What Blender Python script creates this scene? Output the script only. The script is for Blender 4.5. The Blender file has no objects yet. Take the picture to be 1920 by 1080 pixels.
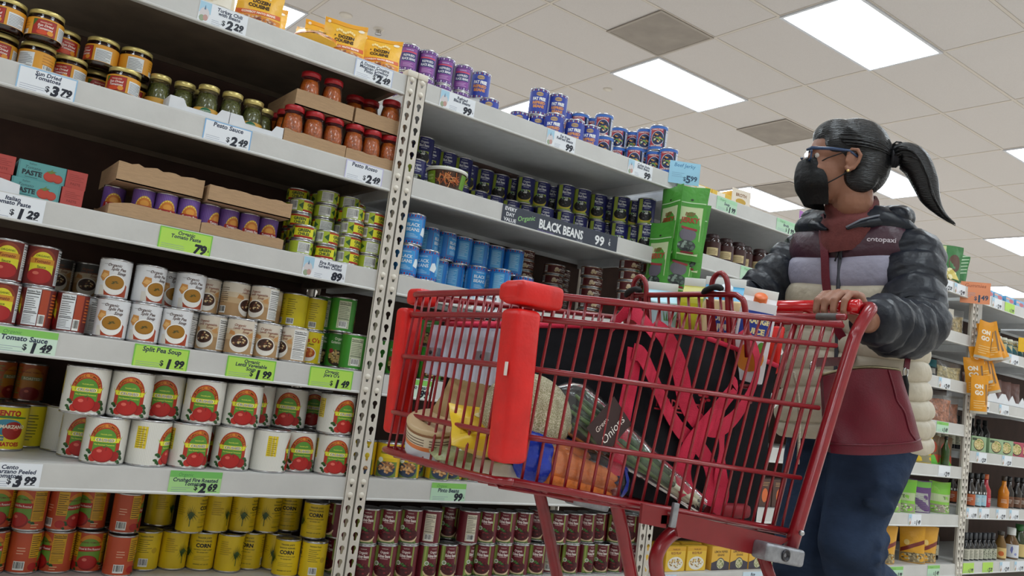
import bpy, bmesh, math, random
from mathutils import Vector, Matrix
from mathutils.geometry import tessellate_polygon
random.seed(7)
PI = math.pi
scene = bpy.context.scene
COL = scene.collection

# ------------------------------------------------------------------ camera
FPX, YAW, PITCH, ROLL = 1574.66, 0.626496, 0.119621, 0.130119
fw = Vector((math.sin(YAW) * math.cos(PITCH), math.cos(YAW) * math.cos(PITCH), math.sin(PITCH)))
rt = Vector((math.cos(YAW), -math.sin(YAW), 0.0))
up = rt.cross(fw)
r2 = rt * math.cos(ROLL) + up * math.sin(ROLL)
u2 = -rt * math.sin(ROLL) + up * math.cos(ROLL)
cam_data = bpy.data.cameras.new('camera')
cam_data.sensor_width = 36.0
cam_data.lens = 36.0 * FPX / 1920.0
cam_data.clip_start = 0.05
cam_data.clip_end = 200
cam = bpy.data.objects.new('camera', cam_data)
COL.objects.link(cam)
CAM = Vector((0.0, -2.25, 0.8))
cam.matrix_world = Matrix(((r2.x, u2.x, -fw.x, CAM.x), (r2.y, u2.y, -fw.y, CAM.y), (r2.z, u2.z, -fw.z, CAM.z), (0, 0, 0, 1)))
scene.camera = cam

# ------------------------------------------------------------------ world, exposure
world = bpy.data.worlds.new('store_air')
scene.world = world
world.use_nodes = True
world.node_tree.nodes['Background'].inputs['Color'].default_value = (0.85, 0.9, 1.0, 1)
world.node_tree.nodes['Background'].inputs['Strength'].default_value = 0.05
scene.view_settings.view_transform = 'Standard'
scene.view_settings.look = 'None'
scene.view_settings.gamma = 1.0
scene.view_settings.use_curve_mapping = False
scene.view_settings.exposure = 0.0
LAMP = 12.2          # strength of the ceiling panels

# ------------------------------------------------------------------ materials
def lin(c):
    if isinstance(c, str):
        c = c.lstrip('#')
        c = tuple(int(c[i:i + 2], 16) for i in (0, 2, 4))
    out = []
    for v in c[:3]:
        v /= 255.0
        out.append(v / 12.92 if v <= 0.04045 else ((v + 0.055) / 1.055) ** 2.4)
    return (*out, 1.0)

MATS = {}
def mat(name, col, rough=0.5, metal=0.0, var=0.0, scale=30.0, bump=0.0, bscale=200.0, coat=0.0, spec=0.5, emit=0.0, alpha=1.0, sheen=0.0, stretch=None):
    if name in MATS:
        return MATS[name]
    m = bpy.data.materials.new(name)
    m.use_nodes = True
    nt = m.node_tree
    b = nt.nodes['Principled BSDF']
    c = lin(col)
    b.inputs['Base Color'].default_value = c
    b.inputs['Roughness'].default_value = rough
    b.inputs['Metallic'].default_value = metal
    b.inputs['Coat Weight'].default_value = coat
    b.inputs['Coat Roughness'].default_value = 0.08
    b.inputs['Specular IOR Level'].default_value = spec
    b.inputs['Sheen Weight'].default_value = sheen
    b.inputs['Alpha'].default_value = alpha
    if emit:
        b.inputs['Emission Color'].default_value = c
        b.inputs['Emission Strength'].default_value = emit
    if var or bump:
        tc = nt.nodes.new('ShaderNodeTexCoord')
        vec = tc.outputs['Object']
        if stretch:
            mp = nt.nodes.new('ShaderNodeMapping')
            mp.inputs['Scale'].default_value = stretch
            nt.links.new(vec, mp.inputs['Vector'])
            vec = mp.outputs['Vector']
    if var:
        n = nt.nodes.new('ShaderNodeTexNoise')
        n.inputs['Scale'].default_value = scale
        n.inputs['Detail'].default_value = 4
        nt.links.new(vec, n.inputs['Vector'])
        r = nt.nodes.new('ShaderNodeValToRGB')
        r.color_ramp.elements[0].position = 0.3
        r.color_ramp.elements[1].position = 0.7
        r.color_ramp.elements[0].color = (*(max(0, v * (1 - var)) for v in c[:3]), 1)
        r.color_ramp.elements[1].color = (*(min(1, v * (1 + var)) for v in c[:3]), 1)
        nt.links.new(n.outputs['Fac'], r.inputs['Fac'])
        nt.links.new(r.outputs['Color'], b.inputs['Base Color'])
    if bump:
        n2 = nt.nodes.new('ShaderNodeTexNoise')
        n2.inputs['Scale'].default_value = bscale
        n2.inputs['Detail'].default_value = 3
        nt.links.new(vec, n2.inputs['Vector'])
        bp = nt.nodes.new('ShaderNodeBump')
        bp.inputs['Strength'].default_value = bump
        bp.inputs['Distance'].default_value = 0.01
        nt.links.new(n2.outputs['Fac'], bp.inputs['Height'])
        nt.links.new(bp.outputs['Normal'], b.inputs['Normal'])
    MATS[name] = m
    return m

def clear(name, tint=(255, 255, 255), fac=0.06, rough=0.03, bump=0.0, bscale=60.0, haze=0.0, ior=1.45):
    """thin clear glass or film: see-through with a fresnel gloss"""
    if name in MATS:
        return MATS[name]
    m = bpy.data.materials.new(name)
    m.use_nodes = True
    nt = m.node_tree
    nt.nodes.clear()
    out = nt.nodes.new('ShaderNodeOutputMaterial')
    tr = nt.nodes.new('ShaderNodeBsdfTransparent')
    tr.inputs['Color'].default_value = lin(tint)
    gl = nt.nodes.new('ShaderNodeBsdfGlossy')
    gl.inputs['Roughness'].default_value = rough
    fr = nt.nodes.new('ShaderNodeFresnel')
    fr.inputs['IOR'].default_value = ior
    ad = nt.nodes.new('ShaderNodeMath')
    ad.operation = 'ADD'
    ad.inputs[1].default_value = fac
    ad.use_clamp = True
    mx = nt.nodes.new('ShaderNodeMixShader')
    nt.links.new(fr.outputs[0], ad.inputs[0])
    nt.links.new(ad.outputs[0], mx.inputs[0])
    src = tr.outputs[0]
    if haze:
        df = nt.nodes.new('ShaderNodeBsdfDiffuse')
        df.inputs['Color'].default_value = (0.85, 0.86, 0.86, 1)
        m2 = nt.nodes.new('ShaderNodeMixShader')
        m2.inputs[0].default_value = haze
        nt.links.new(tr.outputs[0], m2.inputs[1])
        nt.links.new(df.outputs[0], m2.inputs[2])
        src = m2.outputs[0]
    nt.links.new(src, mx.inputs[1])
    nt.links.new(gl.outputs[0], mx.inputs[2])
    nt.links.new(mx.outputs[0], out.inputs['Surface'])
    if bump:
        tc = nt.nodes.new('ShaderNodeTexCoord')
        n2 = nt.nodes.new('ShaderNodeTexNoise')
        n2.inputs['Scale'].default_value = bscale
        bp = nt.nodes.new('ShaderNodeBump')
        bp.inputs['Strength'].default_value = bump
        bp.inputs['Distance'].default_value = 0.01
        nt.links.new(tc.outputs['Object'], n2.inputs['Vector'])
        nt.links.new(n2.outputs['Fac'], bp.inputs['Height'])
        nt.links.new(bp.outputs['Normal'], gl.inputs['Normal'])
        MATS[name] = m
    return m

def ink(c, rough=0.4):
    if not isinstance(c, str):
        c = '#%02x%02x%02x' % tuple(int(v) for v in c)
    return mat('print_' + c.lstrip('#'), c, rough=rough)

# ------------------------------------------------------------------ object helpers
def link(o, parent=None):
    COL.objects.link(o)
    if parent is not None:
        o.parent = parent
    return o

LABELS = {}
def tag(o, label, cat, group=None, kind=None):
    if label:
        o['label'] = label
    if cat:
        o['category'] = cat
    if group:
        o['group'] = group
    if kind:
        o['kind'] = kind
    return o

def empty(name, loc=(0, 0, 0), rz=0.0):
    o = bpy.data.objects.new(name, None)
    o.empty_display_size = 0.05
    o.location = loc
    o.rotation_euler = (0, 0, rz)
    return link(o)

def mobj(name, me, parent=None, loc=None, rz=None):
    o = bpy.data.objects.new(name, me)
    if loc is not None:
        o.location = loc
    if rz is not None:
        o.rotation_euler = (0, 0, rz)
    return link(o, parent)

def dup(o, parent=None):
    c = o.copy()
    COL.objects.link(c)
    if parent is not None:
        c.parent = parent
    for ch in list(o.children):
        dup(ch, c)
    return c

class MB:
    """collects simple shapes into one mesh"""
    def __init__(s):
        s.v, s.f, s.m, s.sm, s.mats = [], [], [], [], []
    def mi(s, m):
        if m not in s.mats:
            s.mats.append(m)
        return s.mats.index(m)
    def add(s, vs, fs, m, smooth=False):
        b = len(s.v)
        s.v += [tuple(v) for v in vs]
        k = s.mi(m)
        for f in fs:
            s.f.append(tuple(b + i for i in f))
            s.m.append(k)
            s.sm.append(smooth)
        return s
    def box(s, lo, hi, m, M=None):
        x0, y0, z0 = lo
        x1, y1, z1 = hi
        vs = [Vector(p) for p in ((x0, y0, z0), (x1, y0, z0), (x1, y1, z0), (x0, y1, z0), (x0, y0, z1), (x1, y0, z1), (x1, y1, z1), (x0, y1, z1))]
        if M is not None:
            vs = [M @ v for v in vs]
        return s.add(vs, [(0, 3, 2, 1), (4, 5, 6, 7), (0, 1, 5, 4), (1, 2, 6, 5), (2, 3, 7, 6), (3, 0, 4, 7)], m)
    def hexa(s, p, m, smooth=False):
        return s.add(p, [(0, 3, 2, 1), (4, 5, 6, 7), (0, 1, 5, 4), (1, 2, 6, 5), (2, 3, 7, 6), (3, 0, 4, 7)], m, smooth)
    def rbox(s, lo, hi, r, m, M=None, seg=2):
        bm = bmesh.new()
        bmesh.ops.create_cube(bm, size=1.0)
        for v in bm.verts:
            v.co = Vector([lo[i] + (v.co[i] + 0.5) * (hi[i] - lo[i]) for i in range(3)])
        bmesh.ops.bevel(bm, geom=list(bm.edges), offset=r, segments=seg, affect='EDGES', profile=0.5)
        return s.bm(bm, m, True, M)
    def bm(s, bm, m, smooth=True, M=None):
        bm.verts.index_update()
        vs = [(M @ v.co) if M is not None else v.co.copy() for v in bm.verts]
        fs = [[v.index for v in f.verts] for f in bm.faces]
        bm.free()
        return s.add(vs, fs, m, smooth)
    def lathe(s, prof, m, n=24, smooth=True, M=None, a0=0.0):
        vs, fs = [], []
        for (r, z) in prof:
            for i in range(n):
                a = a0 + 2 * PI * i / n
                vs.append(Vector((r * math.sin(a), -r * math.cos(a), z)))
        for k in range(len(prof) - 1):
            for i in range(n):
                j = (i + 1) % n
                fs.append((k * n + i, k * n + j, (k + 1) * n + j, (k + 1) * n + i))
        if M is not None:
            vs = [M @ v for v in vs]
        return s.add(vs, fs, m, smooth)
    def tube(s, pts, r, m, n=8, smooth=True, closed=False, caps=True):
        pts = [Vector(p) for p in pts]
        rs = r if isinstance(r, (list, tuple)) else [r] * len(pts)
        N = len(pts)
        vs, fs = [], []
        t0 = (pts[1] - pts[0]).normalized()
        ref = Vector((0, 0, 1)) if abs(t0.z) < 0.9 else Vector((1, 0, 0))
        nrm = (ref - t0 * ref.dot(t0)).normalized()
        for k, p in enumerate(pts):
            if closed:
                t = (pts[(k + 1) % N] - pts[k - 1]).normalized()
            else:
                a = pts[k] - pts[k - 1] if k else pts[1] - pts[0]
                b = pts[k + 1] - pts[k] if k < N - 1 else a
                t = (a.normalized() + b.normalized())
                t = t.normalized() if t.length > 1e-6 else a.normalized()
            nrm = (nrm - t * nrm.dot(t))
            nrm = nrm.normalized() if nrm.length > 1e-6 else t.orthogonal().normalized()
            bi = t.cross(nrm)
            for i in range(n):
                a = 2 * PI * i / n
                vs.append(p + (nrm * math.cos(a) + bi * math.sin(a)) * rs[k])
        for k in range(N if closed else N - 1):
            k2 = (k + 1) % N
            for i in range(n):
                j = (i + 1) % n
                fs.append((k * n + i, k * n + j, k2 * n + j, k2 * n + i))
        if caps and not closed:
            fs.append(tuple(reversed(range(n))))
            fs.append(tuple((N - 1) * n + i for i in range(n)))
        return s.add(vs, fs, m, smooth)
    def grid(s, P, m, smooth=True, closed_u=False):
        """P[k][i] rows of points"""
        n = len(P[0])
        vs = [p for row in P for p in row]
        fs = []
        for k in range(len(P) - 1):
            for i in range(n if closed_u else n - 1):
                j = (i + 1) % n
                fs.append((k * n + i, k * n + j, (k + 1) * n + j, (k + 1) * n + i))
        return s.add(vs, fs, m, smooth)
    def ball(s, c, r, m, M=None, u=16, v=10):
        bm = bmesh.new()
        bmesh.ops.create_uvsphere(bm, u_segments=u, v_segments=v, radius=1.0)
        rr = r if isinstance(r, (tuple, list)) else (r, r, r)
        T = Matrix.Translation(Vector(c)) @ (M if M is not None else Matrix.Identity(4)) @ Matrix.Diagonal((*rr, 1))
        return s.bm(bm, m, True, T)
    def mesh(s, name):
        me = bpy.data.meshes.new(name)
        me.from_pydata(s.v, [], s.f)
        for m in s.mats:
            me.materials.append(m)
        me.polygons.foreach_set('material_index', s.m)
        me.polygons.foreach_set('use_smooth', s.sm)
        me.update()
        return me
    def build(s, name, parent=None, loc=None, rz=None):
        return mobj(name, s.mesh(name), parent, loc, rz)

def smooth_path(pts, k=6):
    """Catmull-Rom through the points"""
    P = [Vector(p) for p in pts]
    Q = [P[0] * 2 - P[1]] + P + [P[-1] * 2 - P[-2]]
    out = []
    for i in range(1, len(Q) - 2):
        for j in range(k):
            t = j / k
            a, b, c, d = Q[i - 1], Q[i], Q[i + 1], Q[i + 2]
            out.append(0.5 * ((2 * b) + (c - a) * t + (2 * a - 5 * b + 4 * c - d) * t * t + (3 * b - a - 3 * c + d) * t ** 3))
    out.append(P[-1])
    return out

# ------------------------------------------------------------------ printed artwork
_TXT = {}
def text_tris(s, bold=0.0):
    key = (s, bold)
    if key in _TXT:
        return _TXT[key]
    cu = bpy.data.curves.new('lettering', 'FONT')
    cu.body = s
    cu.size = 1.0
    cu.resolution_u = 2
    cu.offset = bold
    cu.fill_mode = 'FRONT'
    ob = bpy.data.objects.new('lettering', cu)
    me = bpy.data.meshes.new_from_object(ob)
    bm = bmesh.new()
    bm.from_mesh(me)
    bmesh.ops.triangulate(bm, faces=bm.faces[:])
    tris = [[(v.co.x / 0.729, v.co.y / 0.729) for v in f.verts] for f in bm.faces]
    xs = [p[0] for t in tris for p in t] or [0, 1]
    x0, x1 = min(xs), max(xs)
    tris = [[(p[0] - (x0 + x1) / 2, p[1] - 0.5) for p in t] for t in tris]
    bm.free()
    bpy.data.objects.remove(ob)
    bpy.data.meshes.remove(me)
    bpy.data.curves.remove(cu)
    _TXT[key] = (tris, x1 - x0)
    return _TXT[key]

class Art:
    def __init__(s):
        s.e = []
    def rect(s, x0, y0, x1, y1, c):
        s.e.append((c, [[(x0, y0), (x1, y0), (x1, y1), (x0, y1)]]))
        return s
    def ell(s, cx, cy, rx, ry, c, n=20, a0=0, a1=360):
        k = n if a1 - a0 >= 360 else n + 1
        s.e.append((c, [[(cx + rx * math.cos(math.radians(a0 + (a1 - a0) * i / n)), cy + ry * math.sin(math.radians(a0 + (a1 - a0) * i / n))) for i in range(k)]]))
        return s
    def poly(s, pts, c):
        tr = tessellate_polygon([[Vector((p[0], p[1], 0)) for p in pts]])
        s.e.append((c, [[pts[i] for i in t] for t in tr]))
        return s
    def text(s, t, x, y, h, c, al='c', bold=0.02, shear=0.0, rot=0.0, w=None, sx=1.0):
        tris, W = text_tris(t, bold)
        kx = h * sx
        if w is not None:
            kx = min(kx, w / max(W, 1e-6))
        off = 0 if al == 'c' else (W / 2 if al == 'l' else -W / 2)
        ca, sa = math.cos(rot), math.sin(rot)
        out = []
        for tr in tris:
            q = []
            for (px, py) in tr:
                X = (px + off) * kx + shear * py * h
                Y = py * h
                q.append((x + X * ca - Y * sa, y + X * sa + Y * ca))
            out.append(q)
        s.e.append((c, out))
        return s
    def lines(s, x0, y0, x1, y1, n, c, fill=0.45):
        q = []
        dy = (y1 - y0) / n
        for i in range(n):
            e = x1 - (x1 - x0) * random.choice((0, 0.05, 0.2, 0.35))
            q.append([(x0, y0 + i * dy), (e, y0 + i * dy), (e, y0 + (i + fill) * dy), (x0, y0 + (i + fill) * dy)])
        s.e.append((c, q))
        return s
    def barcode(s, x0, y0, x1, y1):
        s.rect(x0, y0, x1, y1, '#f2f2ee')
        q = []
        n = 11
        w = (x1 - x0) * 0.86 / n
        for i in range(n):
            a = x0 + (x1 - x0) * 0.07 + i * w
            b = a + w * random.choice((0.3, 0.5, 0.7))
            q.append([(a, y0 + (y1 - y0) * 0.2), (b, y0 + (y1 - y0) * 0.2), (b, y1 - (y1 - y0) * 0.08), (a, y1 - (y1 - y0) * 0.08)])
        s.e.append(('#222222', q))
        return s
    def facts(s, x0, y0, x1, y1, bg='#eeeeea', fg='#2a2a2a', title=True):
        s.rect(x0, y0, x1, y1, bg)
        h = y1 - y0
        w = x1 - x0
        if title:
            s.text('Nutrition Facts', (x0 + x1) / 2, y1 - h * 0.07, h * 0.06, fg, w=w * 0.9)
        s.rect(x0 + w * .05, y1 - h * .15, x1 - w * .05, y1 - h * .125, fg)
        s.lines(x0 + w * 0.07, y0 + h * 0.36, x1 - w * 0.1, y1 - h * 0.17, 8, fg, 0.28)
        s.rect(x0 + w * .05, y0 + h * .32, x1 - w * .05, y0 + h * .34, fg)
        s.lines(x0 + w * 0.07, y0 + h * 0.05, x1 - w * 0.05, y0 + h * 0.3, 6, fg, 0.25)
        return s

def clip_x(poly, x0, x1):
    for (sgn, X) in ((1, x0), (-1, x1)):
        out = []
        for i in range(len(poly)):
            a, b = poly[i - 1], poly[i]
            da, db = sgn * (a[0] - X), sgn * (b[0] - X)
            if (da >= 0) != (db >= 0):
                t = da / (da - db)
                out.append((a[0] + (b[0] - a[0]) * t, a[1] + (b[1] - a[1]) * t))
            if db >= 0:
                out.append(b)
        poly = out
        if len(poly) < 3:
            return None
    return poly

def area2(p):
    return sum(p[i - 1][0] * p[i][1] - p[i][0] * p[i - 1][1] for i in range(len(p)))

def add_art(mb, art, fn, du=None, normals=None, lay=0.00018):
    """fn(x, y, lift) -> (point, normal); du: strip width for curved faces"""
    boxes = []
    for k, (c, polys) in enumerate(art.e):
        xs = [q[0] for p in polys for q in p] or [0]
        ys = [q[1] for p in polys for q in p] or [0]
        b = (min(xs), min(ys), max(xs), max(ys))
        lv = 1 + max([l for (q, l) in boxes if q[0] < b[2] and b[0] < q[2] and q[1] < b[3] and b[1] < q[3]] or [0])
        boxes.append((b, lv))
        lift = lay * lv
        m = ink(c) if isinstance(c, (str, tuple)) else c
        for p in polys:
            if area2(p) < 0:
                p = p[::-1]
            if du:
                i0 = math.floor(min(q[0] for q in p) / du)
                i1 = math.ceil(max(q[0] for q in p) / du)
                parts = [clip_x(p, i * du, (i + 1) * du) for i in range(i0, i1)]
            else:
                parts = [p]
            for q in parts:
                if q is None or abs(area2(q)) < 1e-10:
                    continue
                pn = [fn(x, y, lift) for (x, y) in q]
                if normals is not None:
                    while len(normals) < len(mb.v):
                        normals.append(None)
                    normals.extend(n for _, n in pn)
                mb.add([v for v, _ in pn], [tuple(range(len(q)))], m, True)

def radial_mesh(mb, name, normals):
    me = mb.mesh(name)
    while len(normals) < len(mb.v):
        normals.append(None)
    nn = [(n if n is not None else me.vertices[i].normal) for i, n in enumerate(normals)]
    me.normals_split_custom_set_from_vertices([tuple(n) for n in nn])
    return me

SEG = 32
def wrap_label(name, r, z0, z1, base, art, ribs=0, prof=None):
    """a paper sleeve round a can or jar with its print"""
    mb = MB()
    nrm = []
    rr = r
    bm_ = ink(base) if isinstance(base, (str, tuple)) else base
    mb.lathe([(rr, z0), (rr, z1)], bm_, n=SEG, smooth=True)
    for v in mb.v:
        nrm.append(Vector((v[0], v[1], 0)).normalized())
    def fn(x, y, l):
        a = x / rr
        n = Vector((math.sin(a), -math.cos(a), 0))
        # flat strips follow the sleeve's own facets
        return (n * (rr + l) + Vector((0, 0, y)), n)
    add_art(mb, art, fn, du=2 * PI * rr / SEG, normals=nrm)
    return radial_mesh(mb, name, nrm)

def flat_fn(origin, ex, ey):
    o, ex, ey = Vector(origin), Vector(ex), Vector(ey)
    n = ex.cross(ey).normalized()
    def fn(x, y, l):
        return (o + ex * x + ey * y + n * l, n)
    return fn

ORD = 'first second third fourth fifth sixth seventh eighth ninth tenth eleventh twelfth thirteenth fourteenth fifteenth sixteenth seventeenth eighteenth nineteenth twentieth'.split()
# ------------------------------------------------------------------ the room
M_PAINT = mat('shelf_enamel', (202, 201, 198), rough=0.38, var=0.05, scale=9, bump=0.03, bscale=60)
M_POST = mat('upright_enamel', (212, 205, 194), rough=0.4, var=0.06, scale=25)
M_BACK = mat('brown_hardboard', (74, 50, 42), rough=0.7, var=0.2, scale=12)
M_TBAR = mat('ceiling_grid_paint', (206, 197, 188), rough=0.6)
M_STEEL = mat('tin_steel', (190, 190, 192), rough=0.25, metal=0.9, var=0.05)
M_GOLD = mat('gold_lid', (214, 196, 124), rough=0.32, metal=0.55, var=0.05)
M_REDLID = mat('red_lid', (176, 30, 38), rough=0.35, var=0.08)
M_CARD = mat('brown_cardboard', (178, 146, 112), rough=0.85, var=0.08, scale=40, bump=0.15, bscale=90, stretch=(1, 1, 8))
M_WCARD = mat('white_cardboard', (222, 224, 228), rough=0.7, var=0.03)

def structure(name, mb):
    o = mb.build(name)
    o['kind'] = 'structure'
    return o

RX0, RX1, RY0, RY1, CEIL = -6.0, 24.0, -7.0, 12.0, 3.79
# floor: pale vinyl tiles
mf = mat('vinyl_tiles', (196, 186, 170), rough=0.35, var=0.04, scale=6)
nt = mf.node_tree
bk = nt.nodes.new('ShaderNodeTexBrick')
bk.offset = 0.0
bk.inputs['Scale'].default_value = 1.0
bk.inputs['Brick Width'].default_value = 0.305
bk.inputs['Row Height'].default_value = 0.305
bk.inputs['Mortar Size'].default_value = 0.002
bk.inputs['Color1'].default_value = lin((224, 216, 206))
bk.inputs['Color2'].default_value = lin((216, 207, 196))
bk.inputs['Mortar'].default_value = lin((150, 140, 125))
tc = nt.nodes.new('ShaderNodeTexCoord')
nt.links.new(tc.outputs['Object'], bk.inputs['Vector'])
nt.links.new(bk.outputs['Color'], nt.nodes['Principled BSDF'].inputs['Base Color'])
structure('floor', MB().box((RX0, RY0, -0.1), (RX1, RY1, 0.0), mf))
# ceiling: speckled lay-in tiles on a metal grid
mc = mat('ceiling_tile', (206, 200, 198), rough=0.9, var=0.035, scale=160, bump=0.1, bscale=240)
structure('ceiling', MB().box((RX0, RY0, CEIL), (RX1, RY1, CEIL + 0.1), mc))
mw = mat('wall_paint', (205, 199, 190), rough=0.8, var=0.03)
structure('wall_back', MB().box((RX0, RY1, 0), (RX1, RY1 + 0.1, CEIL), mw))
structure('wall_front', MB().box((RX0, RY0 - 0.1, 0), (RX1, RY0, CEIL), mw))
structure('wall_left', MB().box((RX0 - 0.1, RY0, 0), (RX0, RY1, CEIL), mw))
structure('wall_right', MB().box((RX1, RY0, 0), (RX1 + 0.1, RY1, CEIL), mw))
g = MB()
M_SEAM = mat('ceiling_grid_seam', (150, 138, 128), rough=0.8)
GX, GY = 4.86, 0.94
k = -8
while GX + k * 1.22 < RX1:
    x = GX + k * 1.22
    if x > RX0:
        g.box((x - 0.012, RY0, CEIL - 0.004), (x + 0.012, RY1, CEIL), M_TBAR)
        g.box((x + 0.012, RY0, CEIL - 0.0015), (x + 0.018, RY1, CEIL), M_SEAM)
    k += 1
k = -13
while GY + k * 0.61 < RY1:
    y = GY + k * 0.61
    if y > RY0:
        g.box((RX0, y - 0.012, CEIL - 0.0045), (RX1, y + 0.012, CEIL), M_TBAR)
        g.box((RX0, y + 0.012, CEIL - 0.0015), (RX1, y + 0.018, CEIL), M_SEAM)
    k += 1
structure('trim_1', g)

# ceiling panels (the lamps of the store)
ml = bpy.data.materials.new('light_panel_glow')
ml.use_nodes = True
ml.node_tree.nodes.clear()
_o = ml.node_tree.nodes.new('ShaderNodeOutputMaterial')
_e = ml.node_tree.nodes.new('ShaderNodeEmission')
_e.inputs['Color'].default_value = (0.85, 0.945, 1.0, 1)
_e.inputs['Strength'].default_value = LAMP
ml.node_tree.links.new(_e.outputs[0], _o.inputs['Surface'])
fr = MB()
for lo, hi in (((0, 0, -0.012), (1.22, 0.022, 0)), ((0, 0.588, -0.012), (1.22, 0.61, 0)), ((0, 0.022, -0.012), (0.022, 0.588, 0)), ((1.198, 0.022, -0.012), (1.22, 0.588, 0))):
    fr.box(lo, hi, mat('light_frame', (206, 208, 216), rough=0.4))
df = MB().add([(0.022, 0.022, -0.006), (1.198, 0.022, -0.006), (1.198, 0.588, -0.006), (0.022, 0.588, -0.006)], [(0, 3, 2, 1)], ml)
frm, dfm = fr.mesh('frame'), df.mesh('diffuser')
XW = {-2: 'beyond the frame', -1: 'over the camera', 0: 'far up the store'}
nl = 0
for i in range(-2, 5):
    for j in range(-4, 6):
        x, y = GX + i * 3.66, GY + j * 1.83
        if x + 1.22 > RX1 or x < RX0 or y < RY0 or y + 0.61 > RY1:
            continue
        o = empty('ceiling_light', (x, y, CEIL - 0.004))
        mobj('frame', frm, o)
        mobj('diffuser', dfm, o)
        seen = {(0, 0): 'large bright ceiling light panel nearest overhead, above and before the shopper', (0, 1): 'bright ceiling light panel directly beside the dusty square vent', (0, 2): 'ceiling light panel glimpsed behind the blue cans on the top shelf',
                (1, 2): 'ceiling light panel behind the face mask, over the yellow box', (1, 1): 'ceiling light panel shining through the gap under the ponytail', (1, 0): 'ceiling light panel cut off by the picture edge beyond the ponytail',
                (2, 1): 'ceiling light panel at the picture edge above the small blue boxes', (3, 2): 'far ceiling light panel low over the last shelves', (-1, 2): 'ceiling light panel corner above the first yellow pouch'}
        tag(o, seen.get((i, j), 'ceiling light panel outside the picture, %s across, %s along the store' % (ORD[j + 4], ORD[i + 2])), 'ceiling light', 'ceiling light panels')
# dark return-air panels
vp = MB().box((0, 0, -0.006), (0.61, 0.61, 0), mat('vent_face', (150, 141, 133), rough=0.7, var=0.12, scale=5, bump=0.2, bscale=400))
vp2 = MB()
for a, b in (((0, 0), (0.61, 0.02)), ((0, 0.59), (0.61, 0.61)), ((0, 0.02), (0.02, 0.59)), ((0.59, 0.02), (0.61, 0.59))):
    vp2.box((a[0], a[1], -0.009), (b[0], b[1], -0.006), mat('vent_rim', (166, 156, 147), rough=0.6))
vm, vm2 = vp.mesh('vent_plate'), vp2.mesh('rim')
for (x, y, d) in ((4.24, 2.16, 'dusty grey square ceiling vent beside the light panel above the aisle'), (6.69, 2.78, 'plain grey square ceiling vent just above and before the shopper\'s forehead'), (8.56, 4.05, 'grey square ceiling vent behind the shopper\'s face mask, next to a light panel')):
    o = empty('ceiling_vent', (x, y, CEIL - 0.004))
    mobj('vent_plate', vm, o)
    mobj('rim', vm2, o)
    tag(o, d, 'vent')
md = mat('detector_plastic', (214, 206, 196), rough=0.5)
o = MB().lathe([(0, -0.012), (0.05, -0.012), (0.056, -0.006), (0.058, 0)], md, n=24).build('smoke_detector', loc=(2.66, 4.36, CEIL))
tag(o, 'flat round white cover plate on the ceiling above the yellow pouches', 'detector')
s = MB().lathe([(0, -0.012), (0.04, -0.012), (0.05, 0)], md, n=20)
s.tube([(0, 0, -0.01), (0, 0, -0.045)], 0.012, md)
s.lathe([(0, -0.05), (0.03, -0.05), (0.03, -0.046), (0, -0.046)], M_STEEL, n=16)
s.tube([(-0.02, 0, -0.012), (-0.022, 0, -0.035), (0, 0, -0.05)], 0.003, M_STEEL)
s.tube([(0.02, 0, -0.012), (0.022, 0, -0.035), (0, 0, -0.05)], 0.003, M_STEEL)
o = s.build('ceiling_sprinkler', loc=(2.99, 4.38, CEIL))
tag(o, 'small metal fire sprinkler head hanging from the ceiling above the pouches', 'sprinkler')
o = MB().lathe([(0, -0.01), (0.042, -0.01), (0.045, 0)], md, n=20).build('sprinkler_cover', loc=(5.14, 3.71, CEIL))
tag(o, 'small white disc on the ceiling below the long light panel', 'sprinkler cover')

# ------------------------------------------------------------------ shelving units
GAP0, PITCH_X = 1.1645, 1.2205
HP = 0.0381
def upright_mesh():
    mb = MB()
    W = 0.0345
    bm = bmesh.new()
    for k in range(0, 45):
        zc = 0.0176 + k * HP
        z0, z1 = zc - HP / 2, zc + HP / 2
        outer = [(0, z0), (W, z0), (W, z1), (0, z1)]
        cx = W / 2
        key = []
        for i in range(13):
            a = math.radians(-55 + 290 * i / 12)
            key.append((cx + 0.0078 * math.cos(a), zc + 0.005 + 0.0078 * math.sin(a)))
        key += [(cx - 0.0036, zc - 0.0085), (cx - 0.0024, zc - 0.0115), (cx + 0.0024, zc - 0.0115), (cx + 0.0036, zc - 0.0085)]
        es = []
        for loop in (outer, key):
            vs = [bm.verts.new((p[0], 0, p[1])) for p in loop]
            es += [bm.edges.new((vs[i - 1], vs[i])) for i in range(len(vs))]
        bmesh.ops.triangle_fill(bm, edges=es, use_beauty=True, use_dissolve=False)
    for f in bm.faces:
        if f.normal.y > 0:
            f.normal_flip()
    mb.bm(bm, M_POST, False)
    # the flange running back and the returns
    mb.box((0, 0.0, 0), (0.0016, 0.036, 1.71), M_POST)
    mb.box((W - 0.0016, 0.0, 0), (W, 0.009, 1.71), M_POST)
    mb.rbox((-0.0008, -0.003, 1.706), (W + 0.0008, 0.036, 1.727), 0.003, mat('post_cap', (222, 214, 200), rough=0.5))
    mb.box((0, 0, 0), (W, 0.036, 0.004), M_POST)
    return mb.mesh('upright')
def rivet_mesh():
    return MB().lathe([(0.0085, 0), (0.0082, 0.002), (0.006, 0.004), (0, 0.005)], mat('rivet_enamel', (226, 219, 206), rough=0.35), n=12, M=Matrix.Rotation(PI / 2, 4, 'X')).mesh('rivet')
UPM, RVM = upright_mesh(), rivet_mesh()
DEPTH = 0.56
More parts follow.
